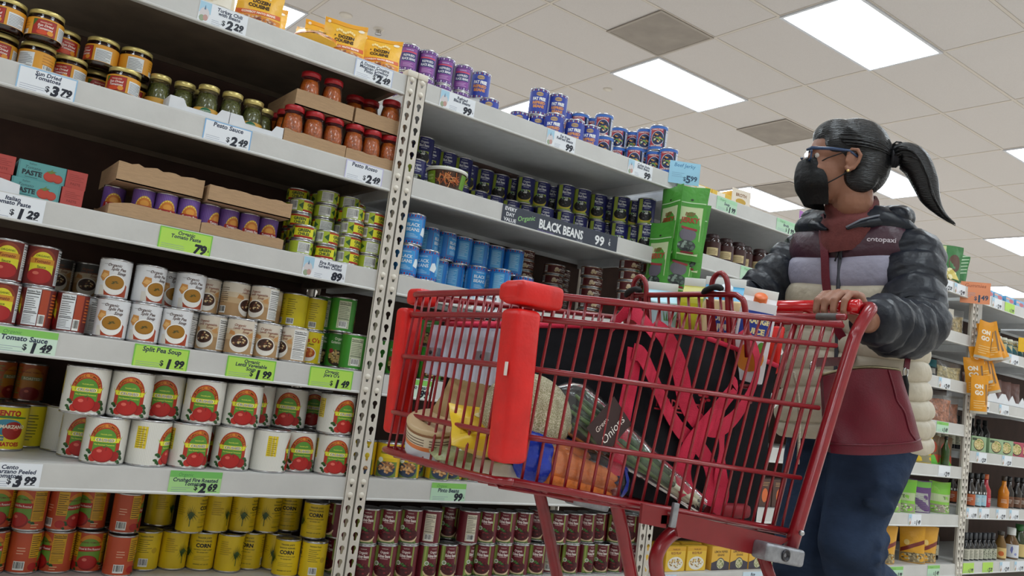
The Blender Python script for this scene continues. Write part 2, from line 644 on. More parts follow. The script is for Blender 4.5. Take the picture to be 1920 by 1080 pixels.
def shelf_mesh(w, under):
    mb = MB()
    pr = [(0.0, 0.0), (DEPTH - .04, 0.0), (DEPTH - .04, -0.012), (0.022, -0.012), (0.02, -0.056), (0.018, -0.062), (-0.002, -0.064), (-0.0045, -0.0625), (-0.0045, -0.059), (-0.0015, -0.056), (-0.0005, -0.004)]
    P = [[Vector((x, y, z)) for (y, z) in pr] for x in (0, w)]
    mb.grid([[p for p in P[1]], [p for p in P[0]]], M_PAINT, False, True)
    n = len(pr)
    b = len(mb.v) - 2 * n
    mb.f.append(tuple(range(b + n, b + 2 * n)))
    mb.m.append(0)
    mb.sm.append(False)
    mb.f.append(tuple(reversed(range(b, b + n))))
    mb.m.append(0)
    mb.sm.append(False)
    # deck board and end struts seen from below
    mb.box((0.02, 0.024, -0.0155), (w - 0.02, DEPTH - .041, -0.0122), under)
    mb.box((0.0, DEPTH - .047, -0.032), (w, DEPTH - .041, -0.0156), under)
    mb.box((0.0, 0.024, -0.05), (0.02, DEPTH - .05, -0.012), under)
    mb.box((w - 0.02, 0.024, -0.05), (w, DEPTH - .05, -0.012), under)
    return mb.mesh('shelf')
BAYW = PITCH_X - 2 * 0.0355
SHM = shelf_mesh(BAYW, mat('deck_bounce_white', (236, 238, 240), rough=.45, var=.04))  # underside whiter than the shelf paint, standing in for light bounced off the floor
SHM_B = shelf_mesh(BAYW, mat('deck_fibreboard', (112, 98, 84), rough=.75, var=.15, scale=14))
BKM = MB().box((0, 0, 0), (BAYW + .02, 0.004, 1.678), M_BACK).mesh('back_panel')
ZA = (1.708, 1.404, 1.100, 0.796, 0.489, 0.184)
ZC = (1.69, 1.437, 1.163, 0.93, 0.70, 0.443, 0.184)
ZD = (1.69, 1.425, 1.163, 0.93, 0.70, 0.443, 0.184)
ZE = (1.685, 1.39, 1.085, 0.795, 0.487, 0.19)
BAYS = [(-1, ZA, 'grey steel shelving unit holding tomato cans, soups and pesto jars'), (0, ZA, 'grey steel shelving unit of bean cans behind the red cart'),
        (1, ZC, 'grey steel shelving unit of dark jars and yellow boxes just before the shopper'), (2, ZD, 'grey steel shelving unit of bagged nuts and rice behind the shopper'),
        (3, ZE, 'grey steel shelving unit of sauce bottles past the hanging orange pouches'), (4, ZE, 'grey steel shelving unit farthest along the aisle')]
for (k, zs, lab) in BAYS:
    xg = GAP0 + k * PITCH_X            # seam at the bay's start
    if k == -1:
        xg = GAP0 - PITCH_X
    u = empty('shelving_unit', (xg, 0, 0))
    tag(u, lab, 'shelving', 'steel shelving units along the aisle')
    for (px, py, flip) in ((0.0012, 0, 1), (PITCH_X - 0.0012, 0, -1), (0.0012, DEPTH, 1), (PITCH_X - 0.0012, DEPTH, -1)):
        p = mobj('upright', UPM, u, (px, py - 0.006 if py == 0 else py, 0))
        if flip < 0:
            p.scale = (-1, 1, 1)
        if py:
            p.scale = (p.scale.x, -1, 1)
        if py == 0:
            for z in zs:
                for dz in (-0.014, -0.052):
                    zc = 0.0176 + round((z + dz - 0.0176) / HP) * HP
                    mobj('rivet', RVM, p, (0.01725, 0, zc + 0.004 if zc < 1.70 else 1.69))
    for z in zs:
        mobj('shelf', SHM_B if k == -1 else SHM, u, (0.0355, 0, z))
    mobj('back_panel', BKM, u, (0.0255, DEPTH - 0.03, 0.02))
# ------------------------------------------------------------------ tins and jars
def deg(a, r):
    return math.radians(a) * r

def tin_mesh(r, H, n=32):
    """steel tin: seamed rims, countersunk ends"""
    mb = MB()
    mb.lathe([(0, 0.0025), (r * 0.8, 0.0025), (r * 0.86, 0.004), (r * 0.93, 0.004), (r * 0.95, 0.0), (r, 0.0004), (r, 0.0036), (r * 0.985, 0.0048), (r * 0.985, H - 0.0048), (r, H - 0.0036), (r, H - 0.0004), (r * 0.955, H), (r * 0.94, H - 0.004), (r * 0.88, H - 0.004), (r * 0.86, H - 0.0032), (r * 0.55, H - 0.0032), (r * 0.52, H - 0.0026), (0, H - 0.0026)], M_STEEL, n=n)
    return mb.mesh('tin')

def make_tin(name, r, H, base, art):
    o = mobj(name, tin_mesh(r, H))
    mobj('label', wrap_label('label', r * 0.993, 0.005, H - 0.005, base, art), o)
    return o

M_GLASS = clear('jar_glass', fac=.0, ior=1.35)
M_FACET = clear('facet_glass', fac=.0, ior=1.4, rough=.05, bump=.8, bscale=170)
def make_jar(name, r, H, prof, fill, lid, art, base, z0, z1, lr=None, glass=None):
    """glass jar > filling, lid, label"""
    mb = MB().lathe([(0, 0.0005), *[(a, b) for a, b in prof]], glass or M_GLASS, n=28)
    o = mb.build(name)
    MB().lathe([(0, 0.003)] + [(max(a - 0.0022, 0.001), b) for a, b in prof if b < H * 0.86] + [(0, H * 0.845)], fill, n=28).build('filling', o)
    lr = lr or prof[-1][0] + 0.002
    MB().lathe([(lr - 0.001, H * 0.85), (lr, H * 0.86), (lr, H * 0.975), (lr - 0.002, H * 0.995), (lr * 0.8, H), (0, H)], lid, n=32).build('lid', o)
    if art is not None:
        mobj('label', wrap_label('label', r + 0.0005, z0, z1, base, art), o)
    return o

def beans(A, cx, cy, rx, ry, n, cols, size, seed=1):
    rnd = random.Random(seed)
    for i in range(n):
        a, q = rnd.uniform(0, 2 * PI), math.sqrt(rnd.random())
        A.ell(cx + rx * q * math.cos(a), cy + ry * q * math.sin(a), size * rnd.uniform(.8, 1.2), size * rnd.uniform(.6, .9), rnd.choice(cols), n=7)

def leaf(A, x, y, s, c='#2c5a24'):
    A.ell(x, y, s, s * .6, c, n=8)
    A.ell(x + s * .7, y - s * .6, s * .7, s * .55, '#1f4620', n=8)

KIND = {}
def art_split():
    r, H = .0385, .1
    A = Art()
    A.poly([(-.033, .006), (.036, .006), (.036, .034), (.022, .044), (-.022, .018), (-.033, .026)], '#a8401f')
    A.poly([(-.033, .006), (-.018, .006), (-.022, .03), (-.033, .03)], '#d8d4ca')
    A.poly([(-.036, .05), (-.030, .068), (-.014, .066), (-.012, .05), (-.026, .04)], '#c98a45')
    A.poly([(-.034, .052), (-.026, .062), (-.014, .058), (-.022, .048)], '#e0ad68')
    A.ell(.003, .034, .027, .026, '#f1efea', n=24)
    A.ell(.003, .039, .0225, .0175, '#8a5d1c', n=24)
    A.ell(.003, .039, .021, .016, '#a4721f', n=24)
    for a in range(6):
        A.ell(.003 + .005 * math.cos(a), .039 + .003 * math.sin(a * 1.7), .0035, .0012, '#4a4a1c', n=6)
    A.text('Organic', -.003, .083, .0075, '#4a2c22', shear=.25, bold=.02)
    A.text('Split Pea', .008, .0735, .0075, '#4a2c22', shear=.25, bold=.02)
    A.text('Soup', .016, .064, .0075, '#4a2c22', shear=.25, bold=.02)
    A.text("TRADER JOE'S", -.022, .084, .002, '#555555', bold=0)
    c = deg(105, r)
    A.facts(c - .021, .012, c + .021, .09, '#f0efec')
    A.barcode(deg(-120, r) - .012, .01, deg(-120, r) + .012, .03)
    A.lines(deg(-120, r) - .016, .04, deg(-120, r) + .016, .085, 9, '#8a8a86', .3)
    return A
def art_lentil():
    r, H = .0385, .1
    A = Art()
    for x0 in (-.12, ):
        A.rect(-.121, .005, .121, .04, '#b08c62')
        A.rect(-.121, .04, .121, .056, '#c4a67e')
        A.rect(-.121, .056, .121, .07, '#d0bda0')
    A.poly([(-.034, .055), (-.030, .066), (-.016, .062), (-.014, .052)], '#c08246')
    A.poly([(.02, .058), (.034, .066), (.036, .05), (.026, .05)], '#c9955c')
    A.ell(0, .033, .027, .025, '#e9e4da', n=24)
    A.ell(0, .038, .0225, .0165, '#40241a', n=24)
    beans(A, 0, .038, .018, .012, 26, ['#6a3a24', '#8a5a3a', '#d8c090', '#2c1812'], .0028, 3)
    A.text('Organic', -.004, .081, .007, '#8a4a30', shear=.25)
    A.text('Lentil Vegetable', .006, .0725, .006, '#8a4a30', shear=.25)
    A.text('Soup', .014, .064, .0065, '#8a4a30', shear=.25)
    c = deg(88, r)
    A.facts(c - .021, .008, c + .021, .092, '#ecebe8')
    A.lines(deg(-110, r) - .016, .04, deg(-110, r) + .016, .085, 8, '#6e5a48', .3)
    A.barcode(deg(-110, r) - .012, .01, deg(-110, r) + .012, .03)
    return A
def art_rings():
    r = .0375
    A = Art()
    A.text("Joe's O's", -.002, .072, .013, '#b5281e', bold=.03)
    A.text('Pasta', .006, .06, .005, '#222222')
    A.ell(0, .03, .024, .021, '#f0ece4', n=22)
    A.ell(0, .034, .02, .014, '#b4501c', n=22)
    beans(A, 0, .034, .016, .01, 16, ['#d88a3a', '#e0a050'], .0032, 5)
    c = deg(80, r)
    A.facts(c - .015, .008, c + .015, .09, '#ece9d8')
    for q in (150, -150):
        c = deg(q, r)
        A.lines(c - .014, .034, c + .014, .085, 8, '#8f7f1c', .35)
        A.barcode(c - .011, .008, c + .011, .026)
    return A
def art_crush():
    r, H = .0515, .1165
    A = Art()
    for i in range(80):
        x = -PI * r + 2 * PI * r * i / 80
        A.rect(x, .006, x + .0011, H - .006, '#dcdad2')
    A.ell(0, .058, .037, .045, '#b5361f', n=28, a0=0, a1=180)
    A.ell(0, .058, .034, .0415, '#e08a2c', n=28, a0=0, a1=180)
    A.ell(0, .058, .029, .033, '#b5361f', n=28, a0=0, a1=180)
    A.ell(0, .058, .0265, .030, '#5a9434', n=28, a0=0, a1=180)
    A.rect(-.037, .03, -.026, .058, '#b5361f')
    A.rect(.026, .03, .037, .058, '#b5361f')
    A.rect(-.0265, .03, .0265, .058, '#5a9434')
    for i, ch in enumerate('ORGANIC TOMATOES'):
        a = math.radians(158 - 136 * i / 15)
        A.text(ch, .0315 * math.cos(a), .058 + .0372 * math.sin(a), .0058, '#7c1d12', rot=a - PI / 2, bold=.02)
    A.poly([(-.036, .066), (.036, .066), (.033, .055), (-.033, .055)], '#e8e034')
    A.poly([(-.036, .066), (-.042, .072), (-.035, .06)], '#b9c92e')
    A.poly([(.036, .066), (.035, .06), (.042, .072)], '#b9c92e')
    A.text('CRUSHED', 0, .0605, .0072, '#f7f5ee', bold=.06)
    A.text('CRUSHED', 0, .0605, .0068, '#6d6a66', bold=.015)
    A.text('Fire Roasted Tomatoes', 0, .049, .0036, '#dfe25a')
    A.text("TRADER JOE'S", 0, .074, .003, '#dfe25a')
    for (x, y, s) in ((-.037, .032, .007), (.037, .033, .008), (-.041, .018, .006), (.042, .02, .007), (-.036, .012, .005), (.037, .01, .006)):
        leaf(A, x, y, s)
    A.ell(.026, .022, .013, .012, '#a01c18', n=18)
    A.ell(-.022, .016, .010, .009, '#c02a20', n=16)
    A.ell(-.001, .026, .025, .0195, '#8c1514', n=24)
    A.ell(-.002, .027, .0235, .018, '#b3201b', n=24)
    A.ell(-.009, .034, .006, .004, '#e0685a', n=12)
    A.poly([(-.004, .044), (.0, .041), (.005, .045), (.001, .0465)], '#4b6a2a')
    c = deg(-92, r)
    A.rect(c - .0135, .045, c + .0135, .1, '#e3c81e')
    A.lines(c - .011, .048, c + .011, .097, 9, '#8a7414', .3)
    c = deg(100, r)
    A.facts(c - .02, .012, c + .02, .1, '#f2f0e6', '#6a6a60')
    return A
def art_cento():
    r = .0515
    A = Art()
    A.text('CENTO', -.004, .093, .013, '#b82a1c', bold=.05)
    A.poly([(-.045, .08), (.045, .08), (.045, .083), (0, .087), (-.045, .083)], '#4c7a2c')
    A.ell(0, .058, .036, .02, '#3f8fa8', n=24)
    A.ell(.014, .05, .024, .022, '#a3221a', n=24)
    A.ell(.02, .056, .008, .006, '#d05040', n=12)
    A.text('SAN MARZANO', 0, .06, .0085, '#f2ead0', bold=.04)
    A.rect(-.03, .025, -.004, .036, '#2f6f88')
    A.text('CERTIFIED', -.017, .0305, .004, '#f0e8c0')
    A.text('TOMATOES', 0, .017, .0095, '#b82a1c', bold=.05)
    for c in (deg(95, r), deg(-95, r)):
        A.lines(c - .02, .02, c + .02, .09, 9, '#6a6a1e', .3)
    return A
def tomato_front(A, arch, band, dark):
    A.ell(0, .055, .033, .04, arch, n=24, a0=0, a1=180)
    A.rect(-.033, .02, .033, .055, arch)
    A.ell(0, .052, .026, .031, dark, n=24, a0=0, a1=180)
    A.rect(-.026, .03, .026, .052, dark)
    A.poly([(-.03, .064), (.03, .068), (.03, .054), (-.03, .05)], band)
    A.ell(.0, .024, .026, .019, '#7d1416', n=22)
    A.ell(-.002, .026, .024, .017, '#a52222', n=22)
    A.ell(-.009, .032, .006, .004, '#cf6a58', n=10)
    A.poly([(-.004, .042), (.0, .038), (.006, .043), (.001, .046)], '#3f5a24')
def art_sauce():
    r = .0375
    A = Art()
    A.ell(0, .05, .034, .042, '#8a3a1c', n=24, a0=0, a1=180)
    A.ell(0, .05, .027, .034, '#d9cf2e', n=24, a0=0, a1=180)
    A.rect(-.027, .03, .027, .05, '#d9cf2e')
    A.text('ORGANIC', 0, .074, .005, '#5a6a1a')
    A.rect(-.027, .055, .027, .068, '#c98a2a')
    A.text('Tomato', 0, .0615, .008, '#7c2416', shear=.2)
    A.text('Sauce', 0, .048, .006, '#5a6a1a')
    A.ell(0, .024, .029, .02, '#7d1416', n=22)
    A.ell(-.002, .026, .027, .018, '#a52222', n=22)
    A.ell(-.01, .032, .007, .004, '#cf6a58', n=10)
    c = deg(85, r)
    A.facts(c - .02, .008, c + .013, .094, '#dfe3e6')
    A.rect(c + .015, .008, c + .034, .094, '#a8452a')
    A.barcode(c + .015, .008, c + .03, .035)
    A.lines(c + .04, .03, c + .06, .09, 8, '#c9682a', .4)
    return A
def art_roast():
    r = .0375
    A = Art()
    A.ell(0, .058, .03, .034, '#b8741e', n=22, a0=0, a1=180)
    A.rect(-.03, .035, .03, .058, '#b8741e')
    A.text('ORGANIC TOMATOES', 0, .08, .0042, '#6d2812')
    A.rect(-.028, .058, .028, .068, '#7c8a5c')
    A.text('ROASTED', 0, .063, .007, '#e8e0c0')
    A.ell(.0, .022, .026, .018, '#8a1a18', n=20)
    A.ell(-.008, .028, .006, .004, '#cf6a58', n=10)
    c = deg(-70, r)
    A.lines(c - .018, .02, c + .018, .095, 12, '#6a8a3a', .35)
    return A
def art_red14():
    r = .0375
    A = Art()
    A.ell(0, .058, .035, .04, '#d8862a', n=24, a0=0, a1=180)
    A.ell(0, .055, .029, .033, '#6e9a36', n=24, a0=0, a1=180)
    A.rect(-.029, .03, .029, .055, '#6e9a36')
    A.poly([(-.03, .066), (.03, .07), (.03, .057), (-.03, .053)], '#b3241e')
    A.text('Diced & Fire Roasted', 0, .0615, .0055, '#f4e6dc', w=.054)
    A.text('ORGANIC TOMATOES', 0, .078, .004, '#6a1c10')
    for (x, y, s) in ((-.03, .022, .007), (.031, .024, .007), (-.034, .01, .005)):
        leaf(A, x, y, s)
    A.ell(.0, .026, .025, .019, '#8f1717', n=22)
    A.ell(-.002, .028, .023, .017, '#b32320', n=22)
    A.ell(-.008, .034, .006, .004, '#de7868', n=10)
    c = deg(68, r)
    A.facts(c - .014, .025, c + .018, .1, '#d8a421', '#3a2a10')
    A.lines(c - .012, .01, c + .01, .022, 2, '#f0d0a0', .3)
    c = deg(-62, r)
    A.rect(c - .013, .04, c + .013, .1, '#d8a421')
    A.lines(c - .011, .043, c + .011, .097, 10, '#4a3412', .3)
    A.ell(c, .018, .012, .01, '#b32320', n=14)
    c = deg(-112, r)
    A.barcode(c - .013, .01, c + .013, .032)
    A.lines(c - .01, .05, c + .01, .07, 3, '#f0c8a8', .25)
    c = deg(150, r)
    A.rect(c - .015, .03, c + .015, .1, '#d8a421')
    A.lines(c - .013, .033, c + .013, .097, 10, '#4a3412', .3)
    return A
def art_corn():
    r = .0375
    A = Art()
    A.text("TRADER JOE'S", 0, .091, .0046, '#2a2a1c')
    A.text('WHOLE KERNEL', 0, .082, .0046, '#2a2a1c')
    A.text('CORN', 0, .07, .0105, '#16160f', bold=.05)
    A.text('NATURALLY SWEET & CRISP', 0, .058, .003, '#3a3a20')
    A.text('NO ADDED SALT', 0, .051, .003, '#3a3a20')
    A.lines(-.022, .03, .022, .043, 3, '#9a8420', .25)
    A.text('DRAINED WT. 8.5 OZ', 0, .018, .0032, '#3a3a20')
    c = deg(100, r)
    A.text('Nutrition Facts', c, .093, .004, '#2a2a1c')
    A.lines(c - .018, .05, c + .018, .088, 7, '#3a3418', .22)
    A.barcode(c - .012, .012, c + .012, .034)
    A.ell(c + .026, .055, .008, .008, '#c8a418', n=12)
    c = deg(-68, r)
    for i in range(9):
        a = math.radians(35 + 110 * i / 8)
        L = .03 * (1.0 - .12 * abs(i - 4))
        A.poly([(c - .0016, .038), (c + .0016, .038), (c + L * math.cos(a) + .001, .05 + L * math.sin(a))], '#2f4a1a')
    for i in range(7):
        a = math.radians(200 + 140 * i / 6)
        A.poly([(c - .0016, .058), (c + .0016, .06), (c + .024 * math.cos(a), .05 + .02 * math.sin(a))], '#3f5a20')
    A.rect(c - .001, .02, c + .001, .05, '#3f5a20')
    c = deg(-115, r)
    A.lines(c - .016, .05, c + .016, .09, 7, '#b89a1c', .3)
    return A
def art_kidney():
    r, H = .0365, .106
    A = Art()
    A.rect(-.034, .005, -.02, H - .005, '#7c9440')
    A.rect(-.03, .005, -.025, H - .005, '#a8b860')
    A.rect(.02, .005, .026, H - .005, '#8a9a4a')
    A.rect(-.02, .05, .02, H - .005, '#6a1626')
    A.text("TRADER JOE'S", 0, .094, .0022, '#e8d8d0')
    A.text('Organic', 0, .084, .0075, '#f2e8e4', sx=.8)
    A.text('Kidney Beans', 0, .073, .009, '#f2e8e4', w=.037, bold=.03)
    A.rect(-.012, .0635, .012, .066, '#c09a9a')
    A.ell(0, .026, .029, .021, '#e0c8a0', n=22)
    A.rect(-.029, .026, .029, .04, '#5a1220')
    A.ell(0, .032, .028, .02, '#4a0d16', n=22)
    beans(A, 0, .036, .022, .014, 30, ['#7a1c28', '#5c101c', '#8a2a34', '#3a0a12'], .0034, 8)
    A.ell(-.02, .05, .007, .007, '#dfe4d8', n=12)
    A.ell(-.02, .05, .0045, .0045, '#8aa078', n=12)
    leaf(A, -.008, .048, .006, '#4a7a34')
    leaf(A, -.001, .044, .005, '#4a7a34')
    A.rect(-.03, .005, .03, .0085, '#4a7030')
    for c in (deg(-118, r), deg(125, r)):
        A.facts(c - .017, .01, c + .017, H - .012, '#d9d2bc', '#4a4438')
        A.barcode(c - .012, .012, c + .012, .032)
    return A
def art_navy():
    r, H = .0365, .108
    A = Art()
    A.rect(-.032, .005, -.014, H - .005, '#a9bb48')
    A.rect(-.026, .005, -.022, H - .005, '#c3d060')
    A.rect(-.014, .055, .024, H - .005, '#26266a')
    A.rect(-.014, .005, .024, .055, '#a9bb48')
    A.text("TRADER JOE'S", .005, .096, .0024, '#e4e6f0')
    A.text('Organic', .005, .087, .008, '#eef0f6', sx=.8)
    A.text('Black Beans', .005, .075, .0095, '#eef0f6', w=.034, bold=.03)
    A.rect(-.006, .064, .016, .0665, '#b8bcd8')
    A.ell(.001, .028, .028, .021, '#d8c23e', n=22)
    A.ell(.001, .034, .027, .02, '#1d1a1c', n=22)
    beans(A, .001, .036, .021, .013, 26, ['#3a3438', '#111014', '#56525a', '#2c2a30'], .0034, 4)
    beans(A, .002, .048, .010, .006, 10, ['#e8ebe8', '#c8d0c8'], .0038, 6)
    leaf(A, -.008, .05, .006, '#7aa88a')
    A.rect(-.03, .005, .03, .010, '#a9bb48')
    for c in (deg(-112, r), deg(118, r)):
        A.facts(c - .02, .012, c + .02, H - .012, '#c9cfa8', '#44483a')
    return A
def art_garb():
    r, H = .0375, .107
    A = Art()
    A.rect(-.03, .06, .03, H - .006, '#3f8a34')
    A.text('Organic', 0, .088, .008, '#eaf2dc', sx=.8)
    A.text('Garbanzo Beans', 0, .077, .008, '#eaf2dc', w=.05)
    A.ell(0, .03, .03, .024, '#3a2a18', n=22)
    beans(A, 0, .034, .027, .019, 60, ['#d8bc7a', '#c8a860', '#e6d09a', '#b8924e'], .0042, 2)
    A.ell(-.02, .05, .007, .007, '#a0343a', n=12)
    for c in (deg(-112, r), deg(112, r)):
        A.facts(c - .019, .012, c + .019, H - .012, '#cdd3b4', '#45503a')
        A.barcode(c - .012, .014, c + .012, .034)
    return A
def art_pinto():
    r, H = .0375, .107
    A = Art()
    A.rect(-.034, .05, .034, H - .005, '#d9b61a')
    A.rect(-.024, .06, .024, H - .012, '#e8cc28')
    A.text('Organic', 0, .088, .007, '#2a4a1c')
    A.text('Pinto Beans', 0, .076, .008, '#2a4a1c', w=.044)
    A.rect(-.034, .005, .034, .05, '#66803a')
    A.ell(0, .028, .03, .022, '#2c3c58', n=22)
    beans(A, 0, .033, .026, .017, 46, ['#b07a4a', '#c8955c', '#8a5a34', '#d8ac78'], .0042, 9)
    A.ell(-.02, .054, .008, .008, '#dfe6d8', n=12)
    for c in (deg(-112, r), deg(112, r)):
        A.facts(c - .018, .012, c + .018, H - .012, '#d9c66a', '#4a4520')
    return A
def rim_dash(A, r, H, c1, c2, n=26):
    for i in range(n):
        x = -PI * r + 2 * PI * r * i / n
        for y in (H - .012, .006):
            A.rect(x, y, x + 2 * PI * r / n * .5, y + .006, c1 if i % 2 else c2)
def art_blue():
    r, H = .0365, .1
    A = Art()
    rim_dash(A, r, H, '#a8283a', '#2a3f8a')
    A.rect(-.03, .018, .03, H - .016, '#a8283a')
    A.rect(-.0292, .019, .0292, H - .017, '#3a9ade')
    A.text("TRADER JOE'S", 0, .077, .0035, '#d8ecf8')
    A.text('BLACK', 0, .063, .0105, '#eef6fb', w=.042, bold=.02)
    A.text('BEANS', 0, .048, .0105, '#eef6fb', w=.042, bold=.02)
    A.lines(-.018, .024, .018, .037, 4, '#bfe0f4', .3)
    for c in (deg(105, r), deg(-105, r)):
        A.rect(c - .02, .018, c + .02, H - .017, '#1c3a80')
        A.rect(c - .0193, .0187, c + .0193, H - .0177, '#58a8dc')
        A.lines(c - .015, .03, c + .015, .078, 11, '#b4dcf2', .3)
    c = deg(62, r)
    A.poly([(c - .014, .035), (c + .004, .03), (c + .012, .045), (c + .002, .06), (c - .008, .058)], '#e6f0f6')
    return A
def art_brown():
    r, H = .0425, .0415
    A = Art()
    for y in (.0055, H - .0065):
        A.rect(-PI * r, y, PI * r, y + .001, '#c0965a')
    A.ell(-.014, .022, .008, .007, '#e0cdb0', n=12)
    A.ell(-.006, .017, .007, .006, '#d4bd98', n=12)
    A.ell(-.018, .015, .006, .005, '#c8ae88', n=12)
    A.text('Organic', .016, .0295, .004, '#f0e4dc', shear=.2)
    A.text('Baked Beans', .017, .0225, .0065, '#f4ece6', shear=.2, w=.04, bold=.03)
    A.text('IN SAUCE', .016, .0145, .004, '#f0e4dc')
    c = deg(-82, r)
    A.barcode(c - .008, .008, c + .008, .034)
    c = deg(100, r)
    A.facts(c - .018, .008, c + .02, H - .009, '#d6c6ae', '#5a4a3a', False)
    return A
def art_purple():
    r, H = .0275, .087
    A = Art()
    for i in range(40):
        x = -PI * r + 2 * PI * r * i / 40
        A.rect(x, .006, x + .0012, H - .006, '#8a68b4')
    A.ell(0, .035, .022, .032, '#e0b23a', n=22, a0=0, a1=180)
    A.ell(0, .035, .0195, .027, '#d07a24', n=22, a0=0, a1=180)
    for i in range(9):
        a = math.radians(20 + 140 * i / 8)
        A.ell(.0205 * math.cos(a), .035 + .029 * math.sin(a), .0016, .0016, '#f2e27a', n=6)
    A.ell(0, .048, .011, .008, '#e09a3a', n=14)
    A.poly([(-.024, .042), (.024, .042), (.026, .028), (-.026, .028)], '#a8221e')
    A.text('Tomato Paste', .002, .036, .0068, '#f6eee6', shear=.15, w=.042, bold=.03)
    A.rect(-.02, .02, .02, .028, '#e0692c')
    A.ell(0, .014, .015, .01, '#b8402a', n=16)
    return A
def art_chile():
    r, H = .0335, .0435
    A = Art()
    A.rect(-.03, .0055, .03, H - .0055, '#a8241e')
    A.rect(-.03, .011, .03, .033, '#e2dc2a')
    A.text('GREEN', 0, .027, .0085, '#2c4a1e', w=.05, bold=.05)
    A.text('CHILES', 0, .0165, .0075, '#2c4a1e', w=.05, bold=.05)
    A.poly([(-.03, .033), (-.044, .022), (-.03, .011)], '#2c5a26')
    A.poly([(.03, .033), (.044, .022), (.03, .011)], '#2c5a26')
    c = deg(118, r)
    A.facts(c - .02, .007, c + .02, H - .007, '#e4e6e2', '#555555', False)
    c = deg(-112, r)
    A.facts(c - .018, .007, c + .018, H - .007, '#e4e6e2', '#555555', False)
    A.barcode(c + .004, .008, c + .018, H - .008)
    return A
def art_purplecan():
    r, H = .034, .098
    A = Art()
    rim_dash(A, r, H, '#8a5aa8', '#cabada', 22)
    A.rect(-.027, .014, .027, H - .016, '#8a4a9a')
    A.rect(-.027, .066, .027, .07, '#d84a5a')
    A.text("TRADER JOE'S", 0, .075, .003, '#e8d8f0')
    A.rect(-.025, .036, .025, .064, '#24306e')
    A.text('REFRIED', 0, .056, .008, '#f0eef6', w=.04)
    A.text('BLACK BEANS', 0, .044, .0085, '#f0eef6', w=.046, bold=.03)
    A.lines(-.018, .018, .018, .032, 3, '#c8a0d0', .35)
    for c in (deg(75, r), deg(-75, r)):
        A.rect(c - .007, .014, c + .007, H - .016, '#2a2830')
        A.rect(c - .001, .014, c + .002, H - .016, '#8a8890')
    for c in (deg(125, r), deg(-125, r)):
        A.lines(c - .014, .02, c + .014, .078, 9, '#b890c8', .3)
    return A
def art_ff():
    r, H = .036, .104
    A = Art()
    rim_dash(A, r, H, '#d8d2c0', '#8a3a34', 24)
    A.ell(0, .08, .014, .008, '#c0a070', n=14)
    A.text("TRADER JOE'S", 0, .08, .0035, '#24306e')
    A.text('FAT FREE', 0, .062, .0115, '#f4f4f0', w=.05, bold=.05)
    A.text('REFRIED', 0, .047, .0105, '#e0954a', w=.05, bold=.05)
    A.text('BEANS', 0, .033, .0105, '#e0954a', w=.045, bold=.05)
    for c in (deg(108, r), deg(-108, r)):
        A.rect(c - .02, .016, c + .02, H - .016, '#a8b6e2')
        A.lines(c - .017, .04, c + .017, .085, 9, '#6a78b8', .3)
        A.barcode(c - .01, .018, c + .01, .036)
    return A
def art_cuban():
    r, H = .0365, .106
    A = Art()
    A.rect(-PI * r, H - .016, PI * r, H - .006, '#3468b8')
    A.rect(-PI * r, .006, PI * r, .014, '#3468b8')
    A.rect(-.034, .016, .02, H - .016, '#a83038')
    A.ell(-.002, .05, .026, .03, '#d8dce6', n=22)
    A.ell(-.002, .05, .024, .028, '#1f2a58', n=22)
    beans(A, -.002, .05, .019, .02, 34, ['#141420', '#d89a4a', '#7aa04a', '#1c1c28', '#e0d8c0'], .004, 12)
    A.text('CUBAN STYLE', -.006, .086, .006, '#f0e8e0', w=.044)
    A.text('BLACK BEANS', -.006, .019, .006, '#f0e8e0', w=.044)
    A.rect(.022, .014, .03, H - .016, '#1a1a20')
    c = deg(78, r)
    A.facts(c - .016, .015, c + .012, H - .018, '#e2e6ec', '#444a58')
    for c in (deg(-78, r), deg(125, r), deg(-125, r)):
        A.rect(c - .012, .016, c - .006, H - .016, '#1c1e28')
        A.lines(c - .004, .02, c + .018, .088, 10, '#9ab8e8', .35)
    return A
def art_sun():
    r = .04
    A = Art()
    A.rect(-.026, .01, .026, .048, '#2a1a16')
    A.rect(-.025, .011, .025, .047, '#a8281e')
    A.poly([(-.025, .03), (-.016, .047), (-.025, .047)], '#3c6a2a')
    A.text("TRADER JOE'S", .002, .041, .003, '#f0d8c0')
    A.text('Sun Dried', .002, .034, .006, '#f6ece4', shear=.2, w=.044)
    A.text('Tomatoes', .002, .0265, .006, '#f6ece4', shear=.2, w=.044)
    A.ell(-.004, .017, .012, .006, '#d0481e', n=14)
    A.ell(.014, .018, .007, .006, '#e0902a', n=12)
    c = deg(75, r)
    A.rect(c - .02, .01, c + .02, .042, '#dfe2e4')
    A.lines(c - .018, .012, c + .018, .04, 8, '#5a5e66', .3)
    c = deg(-72, r)
    A.lines(c - .016, .022, c + .016, .05, 4, '#b8741c', .3)
    A.barcode(c - .013, .01, c + .013, .022)
    c = deg(-150, r)
    A.rect(c - .02, .01, c + .02, .046, '#dfe2e4')
    A.lines(c - .018, .012, c + .018, .044, 8, '#5a5e66', .3)
    return A
def art_pesto():
    A = Art()
    A.ell(0, .021, .016, .012, '#1f6a44', n=20)
    A.text("TRADER GIOTTO'S", 0, .0245, .003, '#dfe8d0', w=.028)
    A.text('Pesto alla', 0, .02, .004, '#f0ecd0')
    A.text('Genovese', 0, .0145, .004, '#f0ecd0')
    return A
def bowls(r, H, neck, zsh, lidr):
    return [(r * .9, 0), (r, .006), (r, zsh * .55), (r * .99, zsh * .72), (neck + (r - neck) * .45, zsh * .93), (neck, zsh), (neck, H * .86)]

